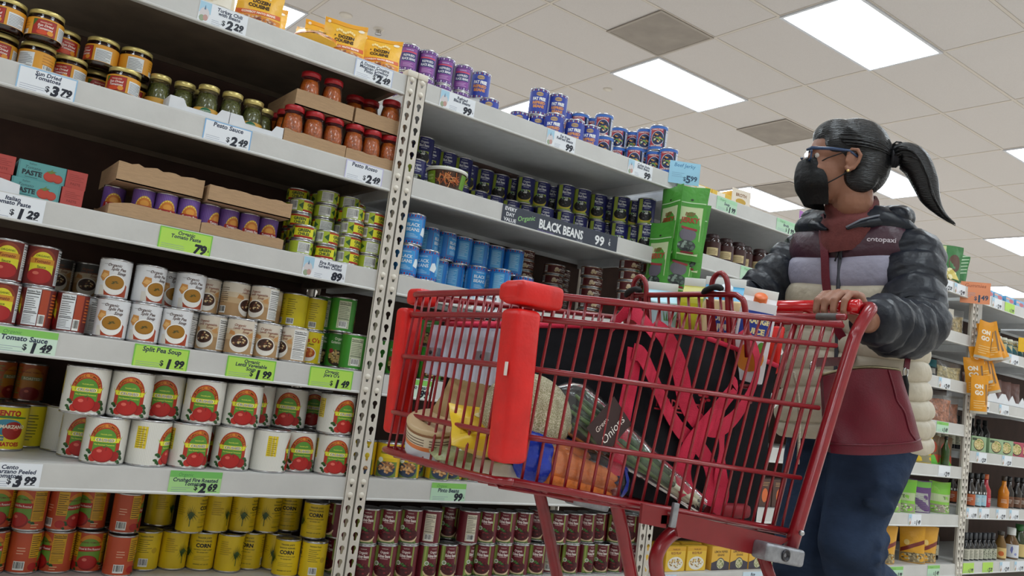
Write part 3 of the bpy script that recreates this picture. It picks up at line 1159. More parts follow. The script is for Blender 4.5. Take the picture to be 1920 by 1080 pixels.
DARK = mat('dark_jar_filling', (44, 18, 14), rough=0.12, var=0.5, scale=90, coat=0.6)
PESTO = mat('pesto_filling', (98, 102, 40), rough=0.25, var=0.45, scale=220, coat=0.8, bump=0.3, bscale=220)
ROSSO = mat('pesto_rosso_filling', (206, 104, 24), rough=0.25, var=0.35, scale=160, coat=0.8, bump=0.3, bscale=200)
def make_kind(k):
    if k == 'sun':
        return make_jar('sun_dried_tomato_jar', .04, .074, [(.036, 0), (.0395, .004), (.0395, .056), (.0375, .0615), (.0375, .066)], DARK, M_GOLD, art_sun(), '#dd9a2c', .009, .052, .0385)
    if k == 'pesto':
        o = make_jar('pesto_jar', .0315, .1, [(.027, 0), (.0312, .005), (.0312, .034), (.0285, .055), (.025, .074), (.0245, .088)], PESTO, M_GOLD, art_pesto(), '#d6a23e', .006, .033, .0275, M_FACET)
        return o
    if k == 'rosso':
        return make_jar('pesto_rosso_jar', .031, .112, [(.027, 0), (.0308, .005), (.0308, .05), (.0285, .07), (.0255, .086), (.025, .098)], ROSSO, M_REDLID, Art().text('PESTO ROSSO', 0, .017, .004, '#c8a080'), '#3a2a2a', .006, .022, .028, M_FACET)
    T = dict(split=('soup_can', .0385, .1, '#dedfe2', art_split), lentil=('soup_can', .0385, .1, '#d9cfc0', art_lentil), shadedsoup=('soup_can', .0385, .1, '#4a4846', art_lentil),  # dark grey soup base: shade of the deep shelf put into the colour
             rings=('pasta_can', .0375, .1, '#d8c41c', art_rings), crush=('tomato_can', .0515, .1165, '#eceae2', art_crush), cento=('tomato_can', .0515, .112, '#e6d420', art_cento),
             sauce=('tomato_sauce_can', .0375, .1, '#6a201a', art_sauce), roast=('tomato_can', .0375, .106, '#a8501e', art_roast), red14=('tomato_can', .0375, .106, '#c4512f', art_red14),
             corn=('corn_can', .0375, .106, '#e6c51c', art_corn), kidney=('kidney_bean_can', .0365, .106, '#6a1626', art_kidney), kidneyback=('kidney_bean_can', .0365, .106, '#6a1626', art_kidney),
             pinto=('pinto_bean_can', .0375, .107, '#cfa81c', art_pinto), garb=('garbanzo_bean_can', .0375, .107, '#3f9430', art_garb), blue=('black_bean_can', .0365, .1, '#1f7ccc', art_blue),
             brown=('baked_bean_can', .0425, .0415, '#5a1c1e', art_brown), purple=('tomato_paste_can', .0275, .087, '#6c4a9c', art_purple), chile=('green_chile_can', .0335, .0435, '#a9bd33', art_chile),
             purplecan=('refried_bean_can', .034, .098, '#5c3a7a', art_purplecan), ff=('refried_bean_can', .036, .104, '#2c40a0', art_ff), cuban=('black_bean_can', .0365, .106, '#2350a4', art_cuban),
             navy=('black_bean_can', .0365, .108, '#24246a', art_navy))[k]
    return make_tin(T[0], T[1], T[2], T[3], T[4]())

INFO = {
    'sun': ('dark sun dried tomato jar with gold lid', 'jar', ZA[1], .074, 'sun dried tomato jars'),
    'pesto': ('green pesto jar with gold lid in the white tray', 'jar', ZA[1] + .002, .1, 'green pesto jars'),
    'rosso': ('orange pesto jar with red lid in the lower cardboard trays', 'jar', ZA[1] + .002, .112, 'pesto rosso jars'),
    'purple': ('purple tomato paste can in the cardboard tray', 'can', ZA[2] + .002, .087, 'tomato paste cans'),
    'chile': ('small lime green chile can', 'can', ZA[2], .0435, 'green chile cans'),
    'sauce': ('dark red tomato sauce can', 'can', ZA[3], .1, 'tomato sauce cans'),
    'shadedsoup': ('soup can coloured dark for the deep shelf shade', 'can', ZA[3], .1, 'soup cans coloured dark for shade'),
    'split': ('white split pea soup can', 'can', ZA[3], .1, 'split pea soup cans'),
    'lentil': ('tan lentil vegetable soup can', 'can', ZA[3], .1, 'lentil soup cans'),
    'rings': ('yellow pasta rings can', 'can', ZA[3], .1, 'pasta ring cans'),
    'green': ('bright green garbanzo can beside the soups', 'can', ZA[3], .107, 'green cans beside the soups'),
    'crush': ('large white crushed tomato can', 'can', ZA[4], .1165, 'crushed tomato cans'),
    'cento': ('large yellow peeled tomato can', 'can', ZA[4], .112, 'yellow tomato cans'),
    'roast': ('dim orange tomato can behind the yellow one', 'can', ZA[4], .106, 'dim orange cans'),
    'red14': ('orange red diced tomato can', 'can', ZA[5], .106, 'diced tomato cans'),
    'corn': ('yellow corn can', 'can', ZA[5], .106, 'corn cans'),
    'kidney': ('maroon kidney bean can', 'can', ZA[5], .106, 'kidney bean cans'),
    'kidneyback': ('maroon bean can next to the corn', 'can', ZA[5], .106, 'kidney bean cans'),
    'pinto': ('yellow and green pinto bean can', 'can', ZA[4], .107, 'pinto bean cans'),
    'garb': ('green garbanzo can past the upright', 'can', ZA[3], .107, 'garbanzo cans'),
    'blue': ('bright blue black bean can', 'can', ZA[2], .1, 'blue bean cans'),
    'brown': ('flat brown baked bean can', 'can', ZA[2], .0415, 'baked bean cans'),
    'purplecan': ('purple refried black bean can on the top shelf', 'can', ZA[0], .098, 'purple refried bean cans'),
    'ff': ('blue fat free refried bean can on the top shelf', 'can', ZA[0], .104, 'blue refried bean cans'),
    'cuban': ('red and blue black bean can on the top shelf', 'can', ZA[0], .106, 'red and blue bean cans'),
    'navy': ('navy and lime black bean can', 'can', ZA[1], .108, 'navy bean cans'),
}
STOCK = {
    'sun': [(0.096,0.058,1,-40),(0.177,0.054,1,0),(0.229,0.153,1,20),(0.317,0.119,1,-70),(0.398,0.114,1,150),(0.095,0.094,0,0),(0.175,0.081,0,110),(0.251,0.111,0,-30),(0.323,0.171,0,10),(0.372,0.07,0,-25),(0.4144,0.1623,0,0)],
    'pesto': [(0.4658,0.112,0,60),(0.5294,0.1096,0,70),(0.5874,0.1361,0,80),(0.583,0.07,0,0),(0.647,0.066,0,80),(0.71,0.077,0,0),(0.7581,0.1263,0,30)],
    'rosso': [(0.818,0.046,0,0),(0.88,0.046,0,10),(0.943,0.048,0,0),(1.009,0.046,0,0),(1.069,0.047,0,20),(1.129,0.046,0,0),(0.82,0.11,0,0),(0.819,0.172,0,0)],
    'purple': [(0.411,0.135,0,0),(0.47,0.07,0,10),(0.524,0.057,0,10),(0.581,0.055,0,10),(0.638,0.069,0,55),(0.694,0.074,0,35),(0.75,0.069,0,25),(0.807,0.075,0,10)],
    'chile': [(0.903,0.05,0,130),(0.905,0.05,1,0),(0.979,0.054,0,0),(0.978,0.052,1,60),(1.0511,0.0529,0,60),(1.05,0.054,1,60),(1.0518,0.0508,2,60),(1.0491,0.0529,3,110),(1.1189,0.0561,0,130),(1.118,0.055,1,-100),(1.1192,0.0582,2,60),(1.1169,0.0551,3,60),(0.919,0.124,0,130),(0.917,0.123,1,-100),(0.915,0.123,2,0),(0.914,0.124,3,60),(0.99,0.125,0,110),(0.988,0.125,1,0),(0.989,0.123,2,-100),(0.989,0.123,3,110),(0.991,0.123,4,110),(1.06,0.124,0,-20),(1.061,0.126,1,-20),(1.06,0.128,2,60),(1.062,0.124,3,0),(1.064,0.128,4,110),(1.116,0.199,0,20),(1.121,0.2,1,0),(1.118,0.199,2,-100),(1.118,0.199,3,20),(1.118,0.198,4,0),(0.925,0.195,0,110),(0.928,0.196,1,-100),(0.928,0.196,2,-20),(0.923,0.194,3,20),(0.926,0.198,4,0),(0.998,0.196,0,110),(1.001,0.194,1,60),(1.0,0.196,2,-20),(0.998,0.195,3,130),(0.998,0.195,4,-100)],
    'sauce': [(0.199,0.046,0,0),(0.275,0.057,0,-100),(0.351,0.06,0,-95),(0.196,0.059,1,0),(0.271,0.071,1,0)],
    'shadedsoup': [(0.364,0.36,0,0),(0.442,0.36,0,0),(0.347,0.36,1,0),(0.425,0.36,1,0)],
    'split': [(0.4433,0.047,0,0),(0.5209,0.0471,0,0),(0.5984,0.0445,0,0),(0.6334,0.1138,0,-60),(0.422,0.13,0,-100),(0.436,0.07,1,0),(0.521,0.07,1,25),(0.586,0.147,1,30),(0.6267,0.0786,1,10),(0.5697,0.1585,0,30)],
    'lentil': [(0.7049,0.0839,0,-30),(0.7716,0.0445,0,0),(0.8484,0.0546,0,0),(0.9254,0.0461,0,-62),(0.6856,0.1291,1,5),(0.7569,0.0986,1,60),(0.8282,0.0677,1,-35),(0.8659,0.1354,1,-90),(0.885,0.13,0,-90)],
    'rings': [(0.9412,0.1215,1,140),(1.0129,0.1462,1,150),(1.006,0.12,0,0),(0.976,0.19,0,0)],
    'green': [(1.095,0.117,1,120),(1.0716,0.1938,1,100),(1.106,0.135,0,0),(1.079,0.206,0,0),(1.119,0.059,0,130)],
    'crush': [(0.418,0.06,1,0),(0.522,0.057,1,0),(0.615,0.105,1,0),(0.708,0.057,1,0),(0.812,0.057,1,10),(0.878,0.139,1,0),(0.982,0.141,1,-5),(1.103,0.24,1,0),(1.096,0.059,1,35),(0.4212,0.255,0,100),(0.4455,0.1544,0,0),(0.4817,0.0575,0,0),(0.5852,0.0575,0,75),(0.6888,0.0575,0,30),(0.744,0.148,0,5),(0.806,0.064,0,5),(0.91,0.057,0,100),(1.008,0.094,0,20),(1.105,0.057,0,10),(1.103,0.24,0,0)],
    'cento': [(0.2757,0.2227,0,10),(0.3329,0.3092,0,110)],
    'roast': [(0.268,0.45,1,60),(0.345,0.448,1,0),(0.268,0.45,0,60),(0.345,0.448,0,0)],
    'red14': [(0.301,0.23,0,0),(0.377,0.23,0,100),(0.453,0.23,0,-70),(0.529,0.23,0,0),(0.575,0.3,0,0),(0.596,0.18,0,115),(0.302,0.253,1,0),(0.373,0.227,1,-40),(0.449,0.23,1,60),(0.523,0.25,1,-50),(0.599,0.2,1,100)],
    'corn': [(0.673,0.235,0,-100),(0.75,0.238,0,110),(0.825,0.226,0,5),(0.895,0.196,0,100),(0.966,0.223,0,-20),(1.041,0.209,0,60),(1.043,0.133,0,0),(1.112,0.1,0,-95),(0.712,0.3,1,120),(0.773,0.209,1,70),(0.848,0.221,1,120),(0.925,0.22,1,70),(1.001,0.219,1,60),(1.074,0.241,1,0),(1.116,0.135,1,0)],
    'kidney': [(1.252,0.06,0,0),(1.326,0.06,0,0),(1.401,0.06,0,0),(1.475,0.06,0,40),(1.549,0.06,0,30),(1.622,0.072,0,70),(1.695,0.058,0,0),(1.769,0.06,0,10),(1.843,0.06,0,0),(1.917,0.06,0,20),(2.0018,0.0811,0,120),(2.0722,0.0589,0,10),(2.146,0.06,0,50),(2.221,0.06,0,20),(2.295,0.06,0,0),(2.383,0.06,0,0),(1.251,0.06,1,0),(1.325,0.06,1,0),(1.4,0.06,1,0),(1.474,0.06,1,120),(1.591,0.13,1,0),(1.621,0.06,1,-110),(1.695,0.06,1,0),(1.77,0.06,1,0),(1.845,0.06,1,0),(1.944,0.106,1,0),(1.998,0.054,1,5),(2.072,0.06,1,5),(2.146,0.069,1,10),(2.218,0.087,1,10),(2.284,0.054,1,0),(2.361,0.06,1,0)],
    'kidneyback': [(1.193,0.14,1,-60),(1.211,0.14,0,-60)],
    'pinto': [(1.2107,0.0731,0,0),(1.2803,0.0435,0,0),(1.356,0.049,0,0),(1.412,0.101,0,0),(1.462,0.043,0,15),(1.533,0.072,0,0),(1.608,0.059,0,0)],
    'garb': [(1.268,0.13,0,40),(1.266,0.05,0,0),(1.345,0.126,0,60),(1.415,0.094,0,0),(1.539,0.2,0,0),(1.561,0.12,0,0),(1.422,0.25,1,0),(1.493,0.28,1,0),(1.422,0.25,0,0),(1.493,0.28,0,0)],
    'blue': [(1.251,0.044,1,0),(1.391,0.185,1,70),(1.465,0.194,1,60),(1.54,0.206,1,120),(1.615,0.211,1,110),(1.689,0.218,1,120),(1.76,0.196,1,110),(1.243,0.044,0,0),(1.325,0.054,0,-25),(1.444,0.188,0,110),(1.518,0.191,0,90),(1.572,0.14,0,25),(1.637,0.181,0,110),(1.636,0.087,0,100),(1.769,0.132,0,20)],
    'brown': [(2.138,0.192,0,20),(2.14,0.188,1,40),(2.139,0.19,2,20),(2.14,0.189,3,20),(2.137,0.192,4,25),(2.243,0.09,0,25),(2.24,0.088,1,20),(2.243,0.09,2,30),(2.239,0.091,3,25),(2.242,0.09,4,40),(2.239,0.09,5,40),(2.324,0.062,0,30),(2.324,0.062,1,30),(2.329,0.059,2,20),(2.329,0.061,3,20),(2.327,0.061,4,40),(2.325,0.058,5,25),(2.057,0.332,0,40),(2.059,0.331,1,25),(2.062,0.33,2,25),(2.058,0.33,3,25),(2.062,0.33,4,30),(1.957,0.4,0,40),(1.96,0.399,1,40),(1.957,0.398,2,40),(1.959,0.399,3,30),(1.958,0.4,4,25),(1.958,0.402,5,20),(2.148,0.4,0,30),(2.148,0.398,1,30),(2.15,0.4,2,40),(2.147,0.402,3,40),(2.151,0.402,4,30),(2.327,0.161,0,40),(2.326,0.159,1,20),(2.326,0.161,2,20),(2.327,0.162,3,25)],
    'purplecan': [(1.246,0.239,1,0),(1.315,0.231,1,0),(1.386,0.232,1,0),(1.464,0.235,1,0),(1.246,0.239,0,0),(1.315,0.231,0,0),(1.386,0.232,0,0),(1.464,0.235,0,0)],
    'ff': [(1.557,0.261,1,0),(1.788,0.205,1,0),(1.865,0.188,1,0),(1.9892,0.3077,1,0),(1.724,0.226,0,0),(1.792,0.197,0,0),(1.811,0.126,0,0),(1.9,0.112,0,0),(1.974,0.11,0,0),(1.575,0.212,0,0),(1.865,0.188,0,0),(1.9892,0.3077,0,0)],
    'cuban': [(2.0587,0.2845,1,0),(2.1321,0.2788,1,0),(2.119,0.206,1,0),(2.266,0.274,1,0),(2.339,0.262,1,0),(2.335,0.187,1,0),(2.335,0.113,1,0),(2.094,0.16,0,0),(2.217,0.215,0,0),(2.253,0.15,0,0),(2.335,0.192,0,0),(2.334,0.118,0,0),(2.334,0.044,0,0),(2.0587,0.2845,0,0),(2.1321,0.2788,0,0),(2.266,0.274,0,0)],
    'navy': [(1.367,0.268,1,0),(1.443,0.345,1,0),(1.517,0.353,1,0),(1.591,0.358,1,0),(1.658,0.42,1,0),(1.732,0.42,1,0),(1.806,0.42,1,0),(1.88,0.422,1,0),(1.881,0.348,1,0),(1.955,0.344,1,0),(2.027,0.362,1,0),(2.032,0.284,1,0),(2.107,0.272,1,0),(2.197,0.272,1,0),(2.273,0.286,1,0),(2.265,0.211,1,0),(2.339,0.206,1,0),(2.331,0.132,1,0),(1.304,0.188,0,0),(1.37,0.223,0,0),(1.668,0.346,0,0),(1.743,0.349,0,0),(1.819,0.344,0,0),(1.895,0.351,0,0),(1.953,0.3,0,0),(2.036,0.275,0,0),(2.111,0.279,0,0),(2.201,0.268,0,0),(2.28,0.295,0,0),(2.2667,0.2061,0,0),(2.3393,0.1929,0,0),(2.331,0.119,0,0),(1.443,0.345,0,0),(1.517,0.353,0,0),(1.591,0.358,0,0),(1.658,0.42,0,0),(1.806,0.42,0,0),(2.027,0.362,0,0)],
}
PROTO = {}
TIER = ('bottom', 'second', 'third', 'fourth', 'fifth', 'sixth')
for kd, rows in STOCK.items():
    phrase, cat, z0, H, grp = INFO[kd]
    src = 'garb' if kd == 'green' else kd
    src = 'kidney' if kd == 'kidneyback' else src
    ntier = max(t for (_, _, t, _) in rows) + 1
    # name each one by its tier and its turn along the shelf
    order = {}
    for t in range(ntier):
        ix = sorted((i for i in range(len(rows)) if rows[i][2] == t), key=lambda i: rows[i][0] + rows[i][1] * .12)
        for n, i in enumerate(ix):
            order[i] = (n, len(ix))
    for i, (x, y, t, rot) in enumerate(rows):
        if src in PROTO:
            o = dup(PROTO[src])
        else:
            o = make_kind(src)
            PROTO[src] = o
        th = -math.atan2(x, 2.25 + y)
        o.location = (x, y, z0 + t * H + .0003 * (t + 1))
        o.rotation_euler = (0, 0, th + math.radians(rot) + random.uniform(-.05, .05))
        n, N = order[i]
        look = ', front picture showing' if abs(rot) <= 40 else (', back panel showing' if abs(rot) >= 95 else ', turned partly sideways')
        tier = '' if ntier == 1 else (', %s tier' % (('bottom', 'upper')[t] if ntier == 2 else TIER[t]))
        place = '' if N == 1 else ', %s from the left' % ORD[n]
        lab = phrase + look + tier + place
        if len(lab.replace(',', '').split()) > 16:
            lab = phrase + tier + place
        tag(o, lab, cat, grp)
# ------------------------------------------------------------------ trays, cartons, pouches
def tray(x0, x1, y0, y1, z, h, m, label, hs=None, wob=0.004, seed=1):
    rnd = random.Random(seed)
    t = 0.003
    mb = MB()
    mb.box((x0, y0, z), (x1, y1, z + t), m)
    n = 14
    up_, lo_ = [], []
    prof = []
    for i in range(n + 1):
        u = i / n
        hh = hs(u) if hs else h + rnd.uniform(-wob, wob) * .5
        prof.append((x0 + (x1 - x0) * u, z + hh))
    for i in range(n):
        (a, za), (b, zb) = prof[i], prof[i + 1]
        mb.hexa([(a, y0, z), (b, y0, z), (b, y0 + t, z), (a, y0 + t, z), (a, y0, za), (b, y0, zb), (b, y0 + t, zb), (a, y0 + t, za)], m)
    mb.box((x0, y0 + t, z + t), (x0 + t, y1, z + prof[0][1] - z), m)
    mb.box((x1 - t, y0 + t, z + t), (x1, y1, z + prof[-1][1] - z), m)
    mb.box((x0 + t, y1 - t, z + t), (x1 - t, y1, z + h), m)
    o = mb.build('cardboard_tray')
    return tag(o, label, 'tray')

Z2, Z3 = ZA[1] + .0003, ZA[2] + .0003
tray(.7865, .9755, .012, .235, Z2, .036, M_CARD, 'low brown cardboard tray of red lidded jars next to the white tray', seed=2)
tray(.9775, 1.1605, .012, .235, Z2, .034, M_CARD, 'low brown cardboard tray of red lidded jars touching the upright', seed=3)
tray(.806, .985, .02, .25, Z2 + .1145, .047, M_CARD, 'upper brown cardboard tray lying over the red jar lids, longer open side visible', seed=4, wob=.002)
tray(.992, 1.157, .02, .25, Z2 + .1145, .047, M_CARD, 'upper brown cardboard tray over the red jar lids beside the upright', seed=5, wob=.002)
for n, (x, y) in enumerate(((.856, .06), (.925, .056), (1.032, .13), (1.082, .125), (1.124, .062))):
    o = dup(PROTO['rosso'])
    o.location = (x, y, Z2 + .1145 + .0035)
    o.rotation_euler = (0, 0, -.4)
    tag(o, 'orange pesto jar with red lid in the upper cardboard trays, %s from the left' % ORD[n], 'jar', 'pesto rosso jars')
tab = lambda u: .034 if (u < .22 or u > .8) else .016
tray(.476, .632, .012, .19, Z2, .02, M_WCARD, 'white cardboard tray of pesto jars nearer the sun dried tomato jars', hs=tab)
tray(.634, .784, .012, .19, Z2, .02, M_WCARD, 'white cardboard tray of pesto jars nearer the red lidded jars', hs=tab)
tray(.383, .6085, .018, .24, Z3, .037, M_CARD, 'low torn cardboard tray of purple paste cans farther from the lime cans', hs=lambda u: .028 + .012 * min(1, u * 5) - .004 * u)
tray(.6105, .838, .018, .24, Z3, .031, M_CARD, 'low torn cardboard tray of purple paste cans next to the lime cans', seed=8)
tray(.388, .601, .02, .24, Z3 + .0895, .05, M_CARD, 'upper cardboard tray resting on the purple cans next to the teal cartons', seed=9, wob=.007)
tray(.612, .842, .006, .23, Z3 + .0895, .043, M_CARD, 'upper cardboard tray resting on the purple cans next to the lime cans', seed=10, wob=.004)

def carton(name, w, d, h, base, art, side=None, top=None):
    mb = MB()
    mb.rbox((-w / 2, 0, 0), (w / 2, d, h), .0012, ink(base), seg=1)
    o = mb.build(name)
    am = MB()
    add_art(am, art, flat_fn((0, -.0002, 0), (1, 0, 0), (0, 0, 1)))
    if side is not None:
        add_art(am, side, flat_fn((-w / 2 - .0002, d, 0), (0, -1, 0), (0, 0, 1)))
        add_art(am, side, flat_fn((w / 2 + .0002, 0, 0), (0, 1, 0), (0, 0, 1)))
    am.build('front_print', o)
    return o
A = Art()
A.rect(-.0515, .0008, .0515, .0437, '#5c9c9c')
A.rect(-.0495, .0008, -.0488, .0437, '#2f6470')
A.rect(.0485, .0008, .0492, .0437, '#2f6470')
A.text('Italian', -.022, .0385, .005, '#2c5058', bold=0)
A.text('Tomato', -.021, .029, .0075, '#274850', shear=.3, bold=0)
A.text('PASTE', -.021, .0165, .0115, '#1d2c34', bold=.05, w=.042)
A.lines(-.035, .005, -.008, .009, 1, '#2c5058', .3)
A.ell(.018, .016, .015, .0125, '#a8342a', n=18)
A.ell(.034, .014, .011, .0105, '#a8342a', n=16)
A.ell(.017, .017, .0135, .0112, '#bc4234', n=18)
A.ell(.034, .0145, .0095, .009, '#bc4234', n=16)
A.poly([(.008, .027), (.018, .023), (.03, .03), (.02, .031), (.022, .036), (.016, .03)], '#6a7a3a')
teal = carton('paste_carton', .104, .13, .0445, '#4f8f90', A)
tag(teal, 'teal tomato paste carton lying on the shelf, lower of the pair', 'carton', 'teal paste cartons')
teal.location = (.222, .024, Z3)
t2 = dup(teal)
t2.location = (.230, .034, Z3 + .0448)
tag(t2, 'teal tomato paste carton, upper of the pair, picture of tomatoes showing', 'carton', 'teal paste cartons')
A = Art()
A.rect(-.0235, .0008, .0235, .0437, '#b04640')
A.lines(-.017, .02, .017, .038, 4, '#8a2f2c', .22)
A.text('PASTE', 0, .012, .006, '#8a2f2c')
red = carton('paste_carton', .048, .13, .0445, '#a83c38', A)
red.location = (.3005, .022, Z3)
tag(red, 'red end of a paste carton, bottom one beside the teal pair', 'carton', 'red carton ends')
for (x, y, t, l) in ((.3035, .034, 1, 'red end of a paste carton, upper one between teal pair and trays'), (.1435, .024, 0, 'red end of a paste carton, bottom one at the shelf end before the teal pair'), (.1475, .03, 1, 'red end of a paste carton, upper one at the shelf end before the teal pair')):
    o = dup(red)
    o.location = (x, y, Z3 + .0448 * t)
    tag(o, l, 'carton', 'red carton ends')
o = MB().hexa([(.146, .012, Z3), (.19, .012, Z3), (.186, .0155, Z3), (.149, .0155, Z3), (.146, .012, Z3 + .031), (.188, .012, Z3 + .024), (.186, .0155, Z3 + .022), (.149, .0155, Z3 + .03)], M_WCARD).build('shelf_card')
tag(o, 'small torn white card standing before the teal cartons', 'card')

def pouch(name, w, h, t, base, art, gus=True, fold=0.0, seed=1, m=None, du=None):
    """stand-up bag: full towards the bottom, flat sealed top edge"""
    rnd = random.Random(seed)
    ph = [rnd.uniform(0, 6) for _ in range(4)]
    m = m or mat('film_%s' % base.lstrip('#'), base, rough=.3, var=.06, scale=14, bump=.25, bscale=26)
    def thick(u, v):
        a = (1 - abs(2 * u - 1) ** 2.6)
        b = (1 - max(0, v - .12) / .88) ** .8 if v > .12 else (v / .12) ** .5 if not gus else 1.0
        wr = 1 + .10 * math.sin(9 * u + 7 * v + ph[0]) * math.sin(11 * v + ph[1])
        return t / 2 * a * max(b, 0) * wr
    def xw(u, v):
        return (u - .5) * w * (1 - .05 * math.sin(PI * min(1, v * 1.1)) + .012 * math.sin(14 * v + ph[2]))
    def front(u, v):
        return Vector((xw(u, v), -thick(u, v) - .0007, v * h + .003 * math.sin(5 * u + ph[3]) * v - fold * 0))
    NU, NV = 14, 14
    mb = MB()
    F = [[front(i / NU, k / NV) for i in range(NU + 1)] for k in range(NV + 1)]
    B = [[Vector((p.x, -p.y, p.z)) for p in row] for row in F]
    mb.grid(F, m)
    mb.grid([row[::-1] for row in B], m)
    mb.grid([B[0], F[0]], m, False)
    mb.grid([F[-1], B[-1]], m, False)
    mb.grid([[r[0] for r in F][::-1], [r[0] for r in B][::-1]], m)
    mb.grid([[r[-1] for r in F], [r[-1] for r in B]], m)
    o = mb.build(name)
    if art is not None:
        am = MB()
        def fn(x, y, l):
            u, v = x / w + .5, y / h
            p = front(min(max(u, 0), 1), min(max(v, 0), 1))
            return (p + Vector((0, -.0006 - l * 1.5, 0)), Vector((0, -1, 0)))
        add_art(am, art, fn, du=w / 14)
        am.build('front_print', o)
    return o

# yellow bean pouches along the top shelf
def art_dozen(beansz=True):
    A = Art()
    A.rect(-.0655, .105, .0655, .118, '#eaa11c')
    A.ell(-.052, .108, .005, .005, '#f4e2c8', n=10)
    for i in range(9):
        A.ell(-.026 + .0065 * i, .086 + .004 * math.sin(i * 1.3), .0036, .005, '#f6dd96', n=8)
    A.text('A', -.031, .0685, .0055, '#3a2410', bold=.03)
    A.text('DOZEN', .004, .0685, .0105, '#3a2410', bold=.05)
    A.text('COUSINS', -.002, .054, .0105, '#3a2410', bold=.05)
    A.ell(.047, .1, .010, .005, '#f6ecd8', n=10)
    A.poly([(-.062, .036), (.062, .042), (.062, .03), (-.062, .024)], '#d9602c')
    A.text('COWBOY PINTO BEANS', 0, .033, .0062, '#f8ecd8', bold=.04, rot=.045)
    A.rect(-.062, .004, .062, .024, '#e08a2c')
    beans(A, 0, .013, .055, .008, 34, ['#8a4a34', '#a86a4a', '#d8b090'], .0042, 3)
    return A
pz = ZA[0] + .0006
pj = pouch('bean_pouch', .13, .12, .04, '#f4bb3a', art_dozen())
pj.location = (.672, .05, pz)
pj.rotation_euler = (0, 0, -.28)
G = 'yellow bean pouches on the top shelf'
tag(pj, 'upright yellow bean pouch right above the turkey chili price tag', 'pouch', G)
for (x, y, rx, rz, l) in ((.94, .065, -.06, -.33, 'upright yellow bean pouch with dark lettering before the last tilted one'), (1.058, .06, -.2, -.5, 'yellow bean pouch leaning against the purple cans'),
                          (.795, .12, -1.05, -.3, 'yellow bean pouch slumped flat behind another in the row middle'), (.845, .052, -.95, -.42, 'yellow bean pouch tipped backwards at the front of the row middle'),
                          (.715, .125, -.25, -.2, 'yellow bean pouch half hidden behind the upright one'), (.905, .13, -.1, -.3, 'orange edged bean pouch half hidden behind an upright one')):
    o = dup(pj)
    o.location = (x, y, pz + (.0 if rx > -.5 else .02))
    o.rotation_euler = (rx, 0, rz)
    tag(o, l, 'pouch', G)
A = Art()
A.rect(-.05, .01, .05, .1, '#e8e0d0')
A.ell(0, .05, .03, .03, '#b08a4a', n=16)
A.lines(-.04, .08, .04, .1, 3, '#6a5a48', .3)
o = pouch('chili_pouch', .12, .105, .04, '#e2d4b6', A, seed=5)
o.location = (.545, .05, pz)
o.rotation_euler = (0, 0, -.3)
tag(o, 'cream and brown chili pouch at the end of the yellow pouches', 'pouch')

# ------------------------------------------------------------------ price tags
TAGN = [0]
def price_tag(x0, x1, z1, z0, name, lines, price, bg='#eef0f4', band=None, border=None, pic=False, fg='#24304c', label=None, y=-.0022, ph=.019, cents=False):
    """card clipped to the shelf edge"""
    w, h = x1 - x0, z1 - z0
    o = MB().box((0, -.0006, 0), (w, .0006, h), ink(bg, .5)).build('price_tag')
    o.location = (x0, y, z0)
    A = Art()
    if border:
        A.rect(0, 0, w, h, border)
        A.rect(.003, .003, w - .003, h - .003, bg)
    if band:
        A.rect(0, h * .72, w, h, band)
        A.text('Organic', w * .3, h * .85, h * .15, '#4a8a4a', shear=.2, bold=0, w=w * .5)
    if pic:
        A.rect(.001, h * .45, w * .24, h - .001, '#a9d0e6')
        A.ell(w * .12, h * .42, w * .1, h * .3, '#d8d2d4', n=12)
        A.ell(w * .08, h * .2, w * .06, h * .15, '#9aa88c', n=10)
        A.ell(w * .15, h * .25, w * .05, h * .15, '#c49a92', n=10)
        A.poly([(w * .1, h * .62), (w * .14, h * .62), (w * .12, h * .85)], '#5a7c9c')
    tx = w * (.62 if pic else .5)
    n = len(lines)
    y0 = h * (.62 if band else .84)
    for i, t in enumerate(lines):
        A.text(t, tx, y0 - i * h * .17, h * (.17 if n > 1 else .21), fg, shear=.12, bold=.03, w=w * (.66 if pic else .86))
    A.lines(w * (.28 if pic else .06), h * .08, w * .5, h * .34, 3, '#8a94ac', .18)
    big = price
    if big:
        if big.endswith('¢'):
            A.text(big[:-1], w * .8, h * .28, h * .4, '#161c2c', shear=.15, bold=.06, w=w * .3)
            A.text('c', w * .955, h * .28, h * .13, '#161c2c', bold=.02)
            A.rect(w * .953, h * .2, w * .957, h * .42, '#161c2c')
        else:
            d, c = big.split('.')
            A.text('$', w * .52, h * .3, h * .24, '#161c2c', bold=.02)
            A.text(d, w * .655, h * .28, h * .42, '#161c2c', shear=.15, bold=.06)
            A.text(c, w * .845, h * .33, h * .3, '#161c2c', shear=.15, bold=.06)
            A.rect(w * .76, h * .13, w * .93, h * .155, '#161c2c')
    am = MB()
    add_art(am, A, flat_fn((0, -.0007, 0), (1, 0, 0), (0, 0, 1)), lay=.00006)
    am.build('lettering', o)
    return tag(o, label, 'price tag', 'shelf price tags')
WB, LG, MG, GB = '#e9edf3', '#b4e05a', '#b9dcc0', '#86c860'
def ZT(z, x0, x1, *a, **k):
    price_tag(x0, x1, z - .003, z - .0605, *a, **k)
z1, z2, z3, z4, z5, z6 = ZA
ZT(z1, .503, .632, 'turkey', ['Turkey Chili', 'with Beans'], '2.29', WB, pic=True, label='turkey chili price tag under the first yellow pouch')
ZT(z1, .957, 1.083, 'cowboy', ['A Dozen Cousins', 'Mexican Cowboy', 'Pinto Beans'], '2.49', WB, border='#b8c4e0', label='cowboy pinto beans price tag on the top shelf edge')
ZT(z2, .137, .262, 'sun', ['Sun Dried', 'Tomatoes'], '3.79', WB, border='#9cc4e4', label='sun dried tomatoes price tag reading 3.79')
